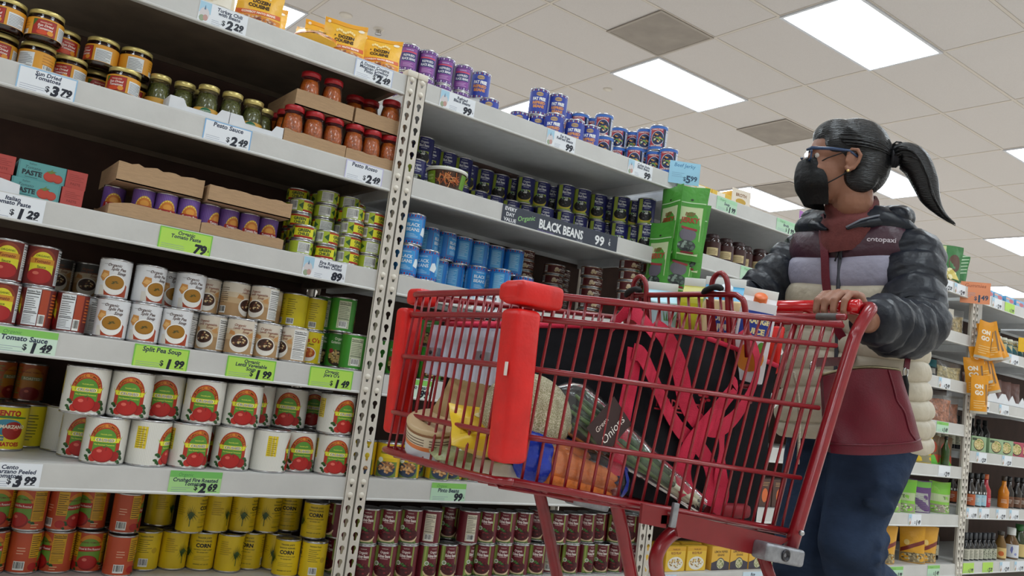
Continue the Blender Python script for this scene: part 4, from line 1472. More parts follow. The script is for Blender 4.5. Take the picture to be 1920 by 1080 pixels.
ZT(z2, .568, .695, 'pesto', ['Pesto Sauce'], '2.49', WB, border='#7fb2e0', label='pesto sauce price tag below the white trays')
ZT(z2, .977, 1.099, 'rosso', ['Pesto Rosso'], '2.49', WB, border='#c4c0e4', label='pesto rosso price tag below the cardboard trays')
ZT(z3, .112, .246, 'italian', ['Italian', 'Tomato Paste'], '1.29', WB, label='italian tomato paste price tag below the teal cartons')
ZT(z3, .507, .640, 'paste', ['Organic', 'Tomato Paste'], '79¢', LG, border='#7cc84a', label='lime green tomato paste price tag reading 79 cents')
ZT(z3, .897, 1.029, 'chiles', ['Fire Roasted', 'Green Chiles'], '89¢', WB, pic=True, label='fire roasted green chiles price tag below the lime cans')
ZT(z4, .190, .326, 'sauce', ['Tomato Sauce'], '1.49', '#cfe6d4', band=GB, label='pale green organic tomato sauce price tag')
ZT(z4, .498, .632, 'split', ['Split Pea Soup'], '1.99', LG, border='#7cc84a', label='lime green split pea soup price tag')
ZT(z4, .732, .866, 'lentil', ['Organic', 'Lentil Vegetable', 'Soup'], '1.99', LG, border='#7cc84a', label='lime green lentil vegetable soup price tag')
ZT(z4, .967, 1.101, 'rings', ['Organic', "Joe's O's"], '1.49', LG, border='#7cc84a', label='lime green price tag at the shelf end, beside the upright, for pasta rings')
ZT(z5, .214, .346, 'cento', ['Cento', 'San Marzano Peeled', 'Tomatoes'], '3.99', WB, label='white san marzano tomatoes price tag reading 3.99')
ZT(z5, .637, .770, 'crushed', ['Crushed Fire Roasted', 'Tomatoes'], '2.69', '#a8d88c', band='#74c060', label='green crushed tomatoes price tag reading 2.69')
ZT(z1, 1.254, 1.386, 'rbb', ['Refried', 'Black Beans'], '99¢', WB, pic=True, label='refried black beans price tag under the purple cans')
ZT(z1, 1.690, 1.820, 'ff', ['Fat Free', 'Refried Beans'], '99¢', WB, pic=True, label='fat free refried beans price tag under the blue cans')
ZT(z1, 2.083, 2.211, 'cuban', ['Cuban Style', 'Black Beans'], '99¢', WB, pic=True, label='cuban style black beans price tag under the red cans')
ZT(z3, 1.452, 1.580, 'bb', ['Black Beans'], '79¢', WB, pic=True, label='black beans price tag seen through the cart\'s front bars')
ZT(z4, 1.245, 1.373, 'garb', ['Garbanzo Beans'], '99¢', '#cfe6d4', band=GB, label='garbanzo beans price tag beside the cart\'s front bumper')
ZT(z5, 1.421, 1.550, 'pinto', ['Pinto Beans'], '99¢', MG, band=GB, label='green pinto beans price tag under the cart\'s nose')
ZT(z6, 2.452, 2.58, 'low', ['Pilaf'], '1.49', '#cfe2f0', label='pale blue price tag under the first yellow boxes')
ZT(z6, 2.985, 3.115, 'low', ['Rice'], '1.99', '#cfe2f0', label='pale blue price tag under the last yellow boxes')
c1, c2 = ZC[:2]
ZT(c1, 2.591, 2.718, 'garlic', ['Soup'], '1.99', MG, band='#a8d8b0', label='green price tag above the dark jars, nearer the hanging jerky')
ZT(c1, 2.990, 3.125, 'green', ['Broth'], '1.99', MG, band='#a8d8b0', label='green price tag close to the shopper\'s shoulder')
ZT(c2, 2.781, 2.916, 'green', ['Sauce'], '2.49', MG, band='#a8d8b0', label='green price tag on the shelf edge above her sleeve')
FAR = [(ZD[0], 4.433, 'b', '2.29'), (ZD[0], 4.575, 'b', '2.49'), (ZD[1], 4.36, 'b', '3.99'), (ZD[2], 4.476, 'b', '2.49'), (ZD[3], 4.486, 'g', '1.69'), (ZD[4], 4.108, 'w', '1.99'), (ZD[4], 4.538, 'w', '2.99'), (ZD[5], 4.268, 'b', '1.49'), (ZD[6], 4.125, 'g', '1.99'), (ZD[6], 4.494, 'g', '1.49'),
       (ZE[0], 4.874, 'b', '1.99'), (ZE[0], 5.02, 'b', '2.99'), (ZE[0], 5.185, 'l', '1.99'), (ZE[1], 5.05, 'b', '1.99'), (ZE[1], 5.276, 'b', '2.49'), (ZE[2], 4.94, 'b', '1.79'), (ZE[2], 5.186, 'b', '1.99'), (ZE[3], 4.945, 'b', '2.29'), (ZE[3], 5.262, 'b', '2.29'),
       (ZE[4], 4.870, 'b', '1.99'), (ZE[4], 5.018, 'b', '1.99'), (ZE[4], 5.226, 'b', '2.99'), (ZE[4], 5.394, 'b', '1.99'), (ZE[5], 4.873, 'l', '1.99'), (ZE[5], 5.102, 'l', '2.29'), (ZE[5], 5.312, 'b', '2.49'), (ZE[5], 5.50, 'b', '1.99')]
FL = ['under the green chip bags, first', 'under the green chip bags, second', 'below the clear bags by her elbow', 'below the pale bag behind her jacket', 'below the nut bags', 'beside her jeans pocket', 'below the red and green pouch', 'below the purple rice bags', 'by her bent knee', 'on the bottom shelf edge under the gold bags',
      'next to the orange hanging sign', 'past the orange hanging sign, second', 'below the small blue tubs', 'below the dark jars beside the orange pouches', 'below the teal jars', 'below the notched white box, nearer the pouches', 'below the notched white box, farther on', 'below the first boxed salads', 'below the later boxed salads',
      'below the orange label bottles', 'below the pale blue label bottles', 'below the bright orange bottle', 'below the dark end bottles', 'below the small white label bottles', 'below the patterned small bottles', 'below the gold dressing bottle', 'below the white capped jar']
for (z, x, c, p), l in zip(FAR, FL):
    bg, band, pic = {'b': (WB, None, True), 'g': (MG, GB, False), 'w': (WB, None, False), 'l': (LG, None, False)}[c]
    ZT(z, x, x + .125, 'far', ['Shelf', 'Goods'][:0] or [], p, bg, band=band, pic=pic, label='price tag ' + l)
# the long chalkboard sign
w, h = .526, .0605
o = MB().box((0, -.0008, 0), (w, .0008, h), ink('#3a3f4c', .6)).build('chalkboard_sign')
o.location = (1.547, -.0025, z2 - .0615)
A = Art()
for i, t in enumerate(('EVERY', 'DAY', 'VALUE')):
    A.text(t, .034, h * (.82 - .3 * i), .0125, '#e6e8ec', bold=.03, w=.055)
A.text('Organic', .102, h * .56, .017, '#9ad87c', shear=.25, bold=0, rot=.25)
A.text('BLACK BEANS', .258, h * .5, .031, '#eceef0', bold=.035, w=.2)
A.text('Full of flavor and nutrition', .19, h * .12, .005, '#8a78b8', bold=0)
A.text('15.5 OZ', .345, h * .12, .006, '#aab0bc', bold=0)
A.text('99', .438, h * .48, .034, '#eceef0', bold=.03)
A.text('c', .487, h * .5, .017, '#eceef0', bold=.02)
A.rect(.4862, h * .3, .4876, h * .75, '#eceef0')
am = MB()
add_art(am, A, flat_fn((0, -.0009, 0), (1, 0, 0), (0, 0, 1)), lay=.00008)
am.build('lettering', o)
tag(o, 'long dark chalkboard sign for black beans at 99 cents', 'sign')

# ------------------------------------------------------------------ salad tub on the bean shelf
A = Art()
mb = MB().lathe([(0, .001), (.052, .001), (.056, .004), (.064, .056), (.0645, .06)], mat('tub_plastic', (74, 52, 40), rough=.25, var=.4, scale=60), n=40)
tub = mb.build('salad_tub', loc=(1.359, .068, z2 + .0004), rz=-.54)
MB().lathe([(.066, .0575), (.0685, .0585), (.0685, .067), (.066, .069), (.06, .069), (.058, .067), (0, .067)], mat('tub_lid', (226, 226, 218), rough=.35), n=40).build('lid', tub)
A = Art()
R_ = .061
for x0, x1, c in ((-.078, -.038, '#7c9c2c'), (.052, .085, '#6c9a34')):
    A.rect(x0, .008, x1, .054, c)
rnd = random.Random(3)
for i in range(60):
    a, q = rnd.uniform(0, 2 * PI), math.sqrt(rnd.random())
    x, y, th = .006 + .036 * q * math.cos(a), .03 + .018 * q * math.sin(a), rnd.uniform(0, PI)
    L, W2 = rnd.uniform(.006, .012), .0012
    dx, dy = math.cos(th), math.sin(th)
    A.poly([(x - dx * L - dy * W2, y - dy * L + dx * W2), (x + dx * L - dy * W2, y + dy * L + dx * W2), (x + dx * L + dy * W2, y + dy * L - dx * W2), (x - dx * L + dy * W2, y - dy * L - dx * W2)], rnd.choice(['#c86a34', '#d88a4a', '#a8502a', '#6a3a28', '#e0a06a']))
A.text('GREEN', -.058, .04, .006, '#d8e4a0')
A.text('SALAD', -.058, .03, .006, '#d8e4a0')
nrm = []
am = MB()
def fn(x, y, l):
    r_ = .056 + (y - .004) / .052 * .008 + .0004 + l
    a = x / R_
    n = Vector((math.sin(a), -math.cos(a), 0))
    return (n * r_ + Vector((0, 0, y)), n)
add_art(am, A, fn, du=2 * PI * R_ / 40)
am.build('label', tub)
tag(tub, 'round salad tub with white lid left on the black bean shelf', 'tub')

# ------------------------------------------------------------------ hanging strip of jerky bags and its sign
SX, SY = 2.372, -.035
s = MB().box((-.012, 0, -.55), (.012, .0015, .0), mat('strip_plastic', (60, 140, 50), rough=.3))
s.tube([(0, .0, -.0), (0, .012, .012), (0, .03, .012)], .002, M_STEEL)
o = s.build('hanging_strip', loc=(SX - .05, SY + .012, z1 - .06), rz=-.75)
tag(o, 'green hanging merchandise strip behind the jerky bags', 'strip')
A = Art()
A.rect(-.048, .02, .048, .205, '#c9d7a8')
A.text('BEEF', 0, .178, .014, '#8a5a34', shear=.1, bold=.03)
A.text('JERKY', .002, .155, .02, '#a8402a', shear=.1, bold=.04, w=.075)
A.ell(0, .098, .034, .026, '#6a6470', n=20)
A.poly([(-.03, .13), (.035, .122), (.035, .114), (-.03, .121)], '#a03038')
A.ell(0, .055, .036, .022, '#3c4440', n=14)
beans(A, 0, .055, .033, .018, 18, ['#22282a', '#5a6a60', '#8a9a90'], .007, 6)
A.rect(-.02, .026, .03, .033, '#8a3038')
A.rect(-.058, .22, .058, .224, '#bfe0b0')
A.ell(0, .234, .006, .004, '#2a3a24', n=10)
jb = pouch('jerky_bag', .126, .285, .03, '#4f9c3c', A, seed=11, gus=False)
jb.location = (SX - .03, SY - .05, 1.365)
jb.rotation_euler = (.04, .03, -.6)
G = 'green jerky bags on the strip'
tag(jb, 'topmost green jerky bag hanging under the blue sign', 'bag', G)
for (dx, dy, z, rx, ry, rz, l) in ((-.0, -.012, 1.31, .02, .05, -.6, 'second green jerky bag, its lower part below the topmost bag'), (-.035, -.0, 1.235, .02, .07, -.55, 'lowest green jerky bag hanging over the juice cartons'),
                                   (-.075, .018, 1.36, 0, .0, -1.75, 'green jerky bag seen edge on beside the topmost bag'), (-.105, .03, 1.215, 0, .03, -1.6, 'green jerky bag seen edge on low beside the brown cans')):
    o = dup(jb)
    o.location = (SX + dx, SY + dy - .02, z)
    o.rotation_euler = (rx, ry, rz)
    tag(o, l, 'bag', G)
def hang_sign(x, y, z, w, h, bg, rz, lines, price, label, name):
    o = MB().box((-w / 2, -.0008, 0), (w / 2, .0008, h), mat('sign_card_' + bg[1:], bg, rough=.4, var=.1, scale=6)).build(name, loc=(x, y, z), rz=rz)
    A = Art()
    for i, t in enumerate(lines):
        A.text(t, 0, h * (.84 - .2 * i), h * .17, '#4a86b4' if bg[1] in '89ab' else '#a85a40', shear=.15, bold=.01, w=w * .8)
    A.lines(-w * .4, h * .3, 0, h * .55, 3, '#7aa0c0', .2)
    d, c = price.split('.')
    A.text('$', w * .02, h * .25, h * .18, '#2a4a68')
    A.text(d, w * .14, h * .25, h * .33, '#2a4a68', bold=.04)
    A.text(c, w * .32, h * .3, h * .22, '#2a4a68', bold=.03)
    am = MB()
    add_art(am, A, flat_fn((0, -.0009, 0), (1, 0, 0), (0, 0, 1)), lay=.00006)
    am.build('lettering', o)
    tag(o, label, 'sign')
    return o
o = hang_sign(2.352, -.034, 1.67, .122, .088, '#9cd0ea', -.55, ['Beef Jerky'], '5.99', 'pale blue beef jerky sign clipped to the top shelf corner', 'strip_sign')
# ------------------------------------------------------------------ bays past the cart
zc = ZC
def rice_box(base, art):
    return carton('rice_box', .115, .045, .095, base, art)
A = Art()
A.rect(-.056, .001, .056, .094, '#e6bc3a')
A.rect(-.056, .078, .056, .094, '#d9a21e')
A.text('RICE PILAF', 0, .07, .009, '#8a3a1e', w=.09, bold=.03)
A.ell(0, .03, .045, .026, '#e8e4da', n=18)
beans(A, 0, .032, .038, .02, 40, ['#e0c070', '#c8963c', '#8a5a34', '#b8a860'], .004, 7)
A.text("TRADER JOE'S", 0, .084, .005, '#6a2a1a')
rb = rice_box('#dfb02c', A)
A = Art()
A.rect(-.056, .001, .056, .094, '#e2b13c')
A.text('LEMON PEPPER', 0, .074, .009, '#6a4a1c', w=.095, bold=.03)
A.text('GRAINS', 0, .061, .009, '#6a4a1c', bold=.03)
A.poly([(-.056, .001), (.056, .001), (.056, .03), (0, .045), (-.056, .03)], '#3a3444')
A.ell(0, .026, .026, .024, '#4a4a4c', n=18)
A.ell(0, .026, .022, .02, '#c8c4a0', n=18)
beans(A, 0, .026, .018, .016, 18, ['#6a7a3a', '#e0d8b0', '#a8a878'], .004, 4)
rb2 = rice_box('#dca838', A)
G = 'yellow boxes on the bottom shelf'
zz = zc[-1] + .0004
pos = [(rb, 2.475, .03), (0, 2.60, .028), (0, 2.725, .03), (1, 2.868, .026), (1, 2.99, .028), (1, 3.112, .028), (1, 3.235, .03), (0, 2.50, .085), (0, 2.63, .09), (0, 2.76, .09), (1, 2.9, .085)]
names = ['next to the steel upright', 'second from the upright', 'third from the upright', 'with a round bowl picture, first of these', 'with a round bowl picture, second of these', 'with a round bowl picture, third of these', 'with a round bowl picture, last of these', 'in the back row by the upright', 'in the back row, second', 'in the back row, third', 'in the back row, last']
for (p, x, y), n in zip(pos, names):
    src = rb if p in (0, rb) else rb2
    o = src if (p is rb or (p == 1 and 'first' in n)) else dup(src)
    o.location = (x, y, zz)
    o.rotation_euler = (0, 0, random.uniform(-.05, .05))
    tag(o, 'yellow rice box ' + n, 'box', G)
# lime packs lying behind the cart leg
# dark jars with cream labels
def bottle(name, prof, col, capprof, capcol, r, art, base, z0, z1, gl=None, n=22):
    m = gl or mat('bottle_' + col[1:], col, rough=.12, coat=.5, var=.1, scale=20)
    o = MB().lathe([(0, 0)] + prof + [(0, prof[-1][1])], m, n=n).build(name)
    MB().lathe(capprof + [(0, capprof[-1][1])], mat('cap_' + capcol[1:], capcol, rough=.4), n=n).build('cap', o)
    if base:
        mobj('label', wrap_label('label', r + .0006, z0, z1, base, art or Art()), o)
    return o
A = Art()
A.rect(-.024, .012, .024, .044, '#cdb98a')
A.lines(-.02, .016, .02, .040, 5, '#6a4a34', .3)
dj = bottle('sauce_jar', [(.034, 0), (.036, .004), (.036, .07), (.03, .084), (.026, .088)], '#2c0f0e', [(.0275, .086), (.0275, .1), (.024, .103)], '#2c1010', .036, A, '#3a1412', .008, .068)
for n, (x, y) in enumerate(((2.655, .055), (2.74, .056), (2.82, .054), (2.893, .075), (2.965, .053), (3.045, .06), (3.12, .058), (3.2, .06))):
    o = dj if n == 0 else dup(dj)
    o.location = (x, y, zc[1] + .0004)
    o.rotation_euler = (0, 0, -.9 + random.uniform(-.2, .2))
    tag(o, 'dark brown sauce jar with cream label above the jerky side, %s along the shelf' % ORD[n], 'jar', 'dark sauce jars')
# yellow and white boxes on the top shelf
A = Art()
A.rect(-.06, .001, .06, .028, '#e0b83a')
A.rect(-.03, .004, .02, .026, '#f0e8d4')
yb = carton('soup_box', .122, .08, .029, '#d8a82a', A)
for n, (x, y, l) in enumerate(((2.53, .03, 'flat yellow and white box at the shelf corner by the blue sign'), (2.655, .03, 'flat yellow and white box, second along the top shelf edge'))):
    o = yb if n == 0 else dup(yb)
    o.location = (x, y, zc[0] + .0004)
    tag(o, l, 'box', 'flat boxes on the top shelf')
A = Art()
A.rect(-.055, .001, .055, .074, '#e8dccb')
A.text('BROTH', 0, .05, .014, '#8a5a2a', bold=.03)
A.ell(0, .022, .03, .014, '#c8a03a', n=14)
o = carton('soup_box', .115, .06, .06, '#dca52a', A)
o.location = (2.79, .04, zc[0] + .0004)
o.rotation_euler = (0, 0, -.1)
tag(o, 'upright yellow box against the ceiling light, left on the top shelf', 'box')
o = pouch('snack_bag', .16, .1, .05, '#a868b4', None, seed=21)
o.location = (3.34, .08, zc[0] + .0004)
tag(o, 'purple bag showing just over the shopper\'s shoulder', 'bag')
# dark tea boxes glimpsed through the cart's rear bars
A = Art()
A.rect(-.045, .002, .045, .118, '#4a2a20')
A.ell(0, .05, .02, .03, '#d8682c', n=14)
A.lines(-.03, .09, .03, .11, 3, '#c89a6a', .3)
tb = carton('tea_box', .095, .06, .12, '#3c221c', A)
for n, x in enumerate((3.02, 3.125, 3.225, 3.33)):
    o = tb if n == 0 else dup(tb)
    o.location = (x, .03, zc[5] + .0004)
    tag(o, 'dark brown box with orange spot seen through the cart bars, %s along' % ORD[n], 'box', 'dark boxes behind the cart')

# ---- bay behind the shopper
zd = ZD
FILM = clear('clear_film', fac=.03, rough=.16, bump=.2, bscale=30, haze=.05, ior=1.18)
def nut_bag(name, w, h, t, fill, label, loc, rz, cat='bag', group=None, head=None, seed=1, art=None, stuffh=.72):
    """clear bag: film over its filling, header print"""
    rnd = random.Random(seed)
    o = pouch(name, w, h, t, '#ffffff', None, seed=seed, m=FILM)
    pouch('filling', w * .93, h * stuffh, t * .9, fill, None, seed=seed + 1, m=mat('fill_' + fill[1:], fill, rough=.5, var=.55, scale=75, bump=.6, bscale=80)).parent = o
    if head:
        A = Art()
        A.rect(-w * .47, h * .62, w * .47, h * .97, head)
        A.rect(-w * .3, h * .3, w * .3, h * .55, art or '#e8e4da')
        am = MB()
        def fn(x, y, l):
            return (Vector((x, -t / 2 * (1 - abs(2 * x / w) ** 2.6) * max(0, 1 - max(0, y / h - .12) / .88) ** .8 - .002 - l, y)), Vector((0, -1, 0)))
        add_art(am, A, fn, du=w / 12)
        am.build('print', o)
    o.location = loc
    o.rotation_euler = (0, 0, rz)
    return tag(o, label, cat, group)
A = Art()
A.rect(-.085, .14, .0, .215, '#c9cf9a')
A.ell(.05, .12, .035, .05, '#5a3a2a', n=16)
A.poly([(-.085, .03), (.09, .03), (.05, .075), (-.02, .09), (-.085, .11)], '#d9c66a')
beans(A, -.01, .055, .07, .03, 24, ['#e6dc9a', '#cdbb5c', '#f0e8b8'], .014, 3)
A.rect(-.09, .002, .09, .022, '#1f4a2c')
o = pouch('chip_bag', .19, .22, .07, '#3f7a44', A, gus=False, seed=31)
o.location = (4.62, .09, zd[0] + .0004)
o.rotation_euler = (0, .05, -.7)
tag(o, 'green and cream chip bag standing behind her elbow sleeve', 'chip bag')
A = Art()
for i in range(6):
    A.poly([(-.05 + .004 * i, .06 + .02 * i), (.06, .1 + .02 * i), (.058, .106 + .02 * i), (-.05, .068 + .02 * i)], '#a8c8a4')
A.poly([(-.06, .02), (.06, .02), (.06, .05), (0, .07)], '#2a6a34')
o = pouch('chip_bag', .13, .2, .06, '#2f7a3c', A, gus=False, seed=32)
o.location = (4.765, .10, zd[0] + .0004)
o.rotation_euler = (0, .1, -.75)
tag(o, 'darker green shiny chip bag, last on the top shelf before the orange sign', 'chip bag')
MS = mat('snack_roll', (146, 122, 84), rough=.4, var=.5, scale=30)
for n, (x, y, l) in enumerate(((4.5, .06, 'flat tan snack pack lying in front of the chip bags'), (4.68, .05, 'flat tan snack pack lying below the darker chip bag'))):
    o = MB().rbox((-.085, 0, 0), (.085, .07, .022), .008, MS).build('snack_pack')
    o.location = (x, y - .02, zd[0] + .0004)
    tag(o, l, 'pack', 'flat snack packs')
P = [('#a89468', 4.50, .08, zd[1], .14, .15, .07, 'clear bag of pale nuts behind her sleeve, first', None), ('#8a5c40', 4.64, .075, zd[1], .13, .135, .06, 'clear bag of brown nuts, second behind her sleeve', '#cfc8ba'), ('#b9a474', 4.76, .07, zd[1], .11, .14, .06, 'clear bag of pale nuts touching the upright, third behind her sleeve', None),
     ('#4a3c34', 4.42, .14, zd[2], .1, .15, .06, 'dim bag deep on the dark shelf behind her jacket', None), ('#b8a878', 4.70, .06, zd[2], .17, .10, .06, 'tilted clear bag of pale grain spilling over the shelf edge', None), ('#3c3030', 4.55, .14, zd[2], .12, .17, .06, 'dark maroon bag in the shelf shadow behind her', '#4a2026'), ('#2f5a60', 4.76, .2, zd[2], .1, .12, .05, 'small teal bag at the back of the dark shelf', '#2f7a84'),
     ('#a5694a', 4.41, .07, zd[3], .14, .15, .07, 'clear bag of brown nuts cut off by her jacket hem', None), ('#b07050', 4.59, .06, zd[3], .2, .165, .08, 'large clear bag of pecans with a rust stripe', None), ('#9a5c3c', 4.745, .06, zd[3], .11, .15, .07, 'narrow clear bag of nuts touching the upright', None)]
for k, (f, x, y, z, w, h, t, l, hd) in enumerate(P):
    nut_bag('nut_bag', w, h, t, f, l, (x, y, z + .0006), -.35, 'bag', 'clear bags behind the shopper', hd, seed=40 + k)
A = Art()
A.rect(-.075, .13, .075, .155, '#e0b41c')
A.rect(-.045, .05, .055, .12, '#4a2c1e')
beans(A, .005, .08, .045, .03, 26, ['#6a4a34', '#b89a7a', '#2c1c16', '#d8c0a0'], .008, 5)
A.rect(-.05, .11, .06, .122, '#c8641e')
A.rect(-.08, .003, .08, .042, '#8a8464')
o = pouch('grain_pouch', .18, .165, .06, '#dfba1e', A, seed=51)
o.location = (4.45, .065, zd[4] + .0006)
o.rotation_euler = (0, 0, -.3)
tag(o, 'yellow pouch with brown window beside her bag', 'pouch')
o = pouch('grain_pouch', .12, .10, .05, '#7ab83a', None, seed=52)
o.location = (4.31, .05, zd[4] + .0006)
tag(o, 'low lime green pouch half hidden by her hip', 'pouch')
A = Art()
A.rect(-.05, .0, .05, .05, '#b84a34')
A.poly([(-.05, .0), (.05, .0), (.05, .02), (0, .05), (-.05, .03)], '#6ac044')
A.ell(0, .09, .034, .03, '#b84a34', n=18)
A.ell(0, .09, .016, .016, '#d8d89a', n=14)
A.ell(0, .09, .01, .01, '#4a3020', n=12)
gp = pouch('quinoa_pouch', .115, .15, .05, '#7a6248', A, seed=53)
for n, (x, l) in enumerate(((4.592, 'brown pouch with red and green print, left of the dark bottle'), (4.735, 'brown pouch with red and green print, touching the upright'))):
    o = gp if n == 0 else dup(gp)
    o.location = (x, .075, zd[4] + .0006)
    o.rotation_euler = (0, 0, -.3)
    tag(o, l, 'pouch', 'printed brown pouches')
A = Art()
o = bottle('oil_bottle', [(.02, 0), (.021, .003), (.021, .085), (.008, .12), (.0075, .14)], '#2c4a1c', [(.009, .138), (.009, .155)], '#1c1c1c', .021, None, None, 0, 0)
o.location = (4.655, .026, zd[4] + .0004)
tag(o, 'slim dark green bottle between the two printed pouches', 'bottle')
A = Art()
A.rect(-.07, .10, .07, .155, '#7cc23a')
A.rect(-.07, .06, .07, .10, '#b9c89a')
A.text('RICE', 0, .082, .016, '#4a6a2a', bold=.03)
A.rect(-.07, .003, .07, .045, '#9c9484')
beans(A, 0, .024, .06, .018, 40, ['#b8b0a0', '#7a7264', '#d8d0c0'], .005, 3)
rp = pouch('rice_pouch', .145, .165, .07, '#8cc84a', A, seed=61)
A = Art()
A.rect(-.085, .13, .085, .16, '#6ab43a')
A.rect(-.075, .004, .055, .10, '#a9aaa4')
A.lines(-.065, .02, .04, .09, 8, '#7a7a78', .2)
rp2 = pouch('rice_pouch', .18, .165, .06, '#5a3272', A, seed=62)
for n, (src, x, y, rz, l) in enumerate(((rp, 4.04, .06, -.5, 'green and white rice pouch next to her knee'), (rp, 4.17, .07, -.9, 'green rice pouch with purple side, second from her knee'), (rp, 4.30, .065, -1.1, 'green rice pouch turned sideways, third from her knee'), (rp2, 4.47, .06, -.25, 'purple rice pouch showing its grey back panel'), (rp, 4.70, .065, -.35, 'shiny green rice pouch touching the upright'))):
    o = src if l.startswith(('green and white', 'purple')) else dup(src)
    o.location = (x, y, zd[5] + .0006)
    o.rotation_euler = (0, 0, rz)
    tag(o, l, 'pouch', 'rice pouches')
o = pouch('lime_pouch', .12, .19, .05, '#c6cc2a', None, seed=70)
o.location = (4.06, .07, zd[6] + .0006)
o.rotation_euler = (0, .05, -.3)
tag(o, 'yellow green pouch right behind her bent knee', 'pouch')
A = Art()
A.poly([(-.06, .07), (.06, .12), (.06, .10), (-.06, .05)], '#7a2a24')
A.rect(-.06, .003, .06, .05, '#8a7a5a')
beans(A, 0, .028, .05, .02, 30, ['#b0a078', '#6a5a40', '#c8ba90'], .006, 3)
A.ell(-.03, .1, .014, .014, '#e8c878', n=12)
gd = pouch('gold_pouch', .125, .19, .055, '#dca02a', A, seed=71)
for n, (x, y, ry, rz, l) in enumerate(((4.18, .06, .12, -.3, 'gold pouch leaning beside the yellow green one'), (4.32, .14, -.05, -.4, 'dim gold pouch in the second row of the bottom shelf'), (4.45, .06, -.1, -.9, 'gold pouch standing edge on, third along the bottom shelf'), (4.585, .055, .12, -.3, 'gold pouch with clear seed window, last on the bottom shelf'))):
    o = gd if n == 0 else dup(gd)
    o.location = (x, y, zd[6] + .0008)
    o.rotation_euler = (0, ry * .5, rz)
    tag(o, l, 'pouch', 'gold pouches on the bottom shelf')
A = Art()
A.lines(-.02, .03, .02, .075, 6, '#3a3a34', .35)
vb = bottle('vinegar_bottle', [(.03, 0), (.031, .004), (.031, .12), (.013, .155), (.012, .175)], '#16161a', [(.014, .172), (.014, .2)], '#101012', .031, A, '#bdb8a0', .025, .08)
for n, (x, y) in enumerate(((4.72, .18), (4.775, .12))):
    o = vb if n == 0 else dup(vb)
    o.location = (x, y, zd[6] + .0004)
    o.rotation_euler = (0, 0, -.9)
    tag(o, 'dark vinegar bottle with pale label on the bottom shelf corner, %s' % ('farther back', 'nearer the upright')[n], 'bottle', 'vinegar bottles')
# hanging orange pouches
o = MB().box((-.012, 0, -.7), (.012, .0015, 0), mat('strip_clear', (190, 190, 186), rough=.3)).build('hanging_strip', loc=(4.83, -.028, 1.69), rz=-.5)
tag(o, 'pale hanging strip holding the orange pouches', 'strip')
hang_sign(4.755, -.03, 1.60, .15, .12, '#e8946a', -.9, ['Gummies'], '1.49', 'coral orange sign hanging over the orange pouches', 'strip_sign')
A = Art()
A.text('ON', -.01, .15, .024, '#f4ead8', bold=.05)
A.text('GO', -.01, .115, .024, '#f4ead8', bold=.05)
A.rect(.03, .05, .04, .16, '#8a6a4a')
A.lines(-.04, .03, .03, .08, 4, '#f0d090', .25)
A.rect(-.052, .0, .052, .014, '#b8b2a4')
og = pouch('orange_pouch', .105, .21, .045, '#e2971c', A, seed=81)
n = 0
for (dx, dy, z, ry, rz) in ((-.02, -.05, 1.30, .1, -.5), (.035, -.085, 1.30, -.22, -.9), (.09, -.1, 1.30, -.42, -1.1), (.03, -.05, 1.17, -.25, -.7), (-.005, -.03, 1.10, -.15, -.9), (.07, -.07, 1.12, -.3, -1.0), (-.02, -.05, 1.0, -.05, -.5)):
    o = og if n == 0 else dup(og)
    o.location = (4.83 + dx, dy - .01, z)
    o.rotation_euler = (.05, ry, rz)
    tag(o, 'orange pouch hanging on the strip, %s from the top' % ORD[n], 'pouch', 'orange pouches on the strip')
    n += 1
# ---- bay of bottles
ze = ZE
A = Art()
A.rect(-.05, .008, .05, .028, '#8ab8d8')
A.rect(-.05, .03, .0, .042, '#d8b0a8')
A.ell(.02, .026, .03, .012, '#c86a78', n=14)
bt = carton('fruit_box', .11, .08, .05, '#5a9cc8', A)
for n, (x, y, t) in enumerate(((5.06, .035, 0), (5.19, .04, 0), (5.33, .035, 0), (5.47, .036, 0), (5.09, .12, 0), (5.22, .13, 0), (5.36, .125, 0))):
    o = bt if n == 0 else dup(bt)
    o.location = (x, y, ze[0] + .0004)
    tag(o, 'small blue and pink box on the top shelf %s, %s along' % ('front row' if y < .1 else 'back row', ORD[n % 4]), 'box', 'small blue boxes')
A = Art()
A.rect(-.03, .03, .03, .1, '#3c5a60')
A.rect(-.03, .1, .03, .112, '#8a7a3a')
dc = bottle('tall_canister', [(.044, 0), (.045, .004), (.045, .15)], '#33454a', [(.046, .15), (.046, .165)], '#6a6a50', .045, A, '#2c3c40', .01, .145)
for n, (x, y) in enumerate(((5.21, .16), (5.32, .17), (5.43, .17))):
    o = dc if n == 0 else dup(dc)
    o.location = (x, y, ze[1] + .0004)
    tag(o, 'dim dark canister behind the teal jars, %s along' % ORD[n], 'canister', 'dark canisters')
A = Art()
A.rect(-.03, .02, .03, .055, '#c0b890')
A.poly([(-.03, .02), (.03, .02), (.0, .05)], '#2f6a70')
tj = bottle('teal_jar', [(.03, 0), (.032, .004), (.032, .07), (.028, .078)], '#8a7c50', [(.03, .077), (.03, .092)], '#c8c6b0', .032, A, '#2c5c66', .008, .06)
for n, x in enumerate((5.225, 5.297, 5.37, 5.443, 5.516)):
    o = tj if n == 0 else dup(tj)
    o.location = (x, .055, ze[1] + .0004)
    o.rotation_euler = (0, 0, -1.0)
    tag(o, 'small teal labelled jar with pale lid, %s along' % ORD[n], 'jar', 'teal jars')
o = MB().box((0, -.001, 0), (.16, .001, .085), mat('yellow_card', (226, 178, 24), rough=.5, var=.05)).build('yellow_sign', loc=(5.42, .012, ze[1] + .03), rz=-.5)
tag(o, 'blank looking yellow card standing among the teal jars', 'card')
notch = lambda u: .062 if int(u * 9.99) % 2 == 0 else .022
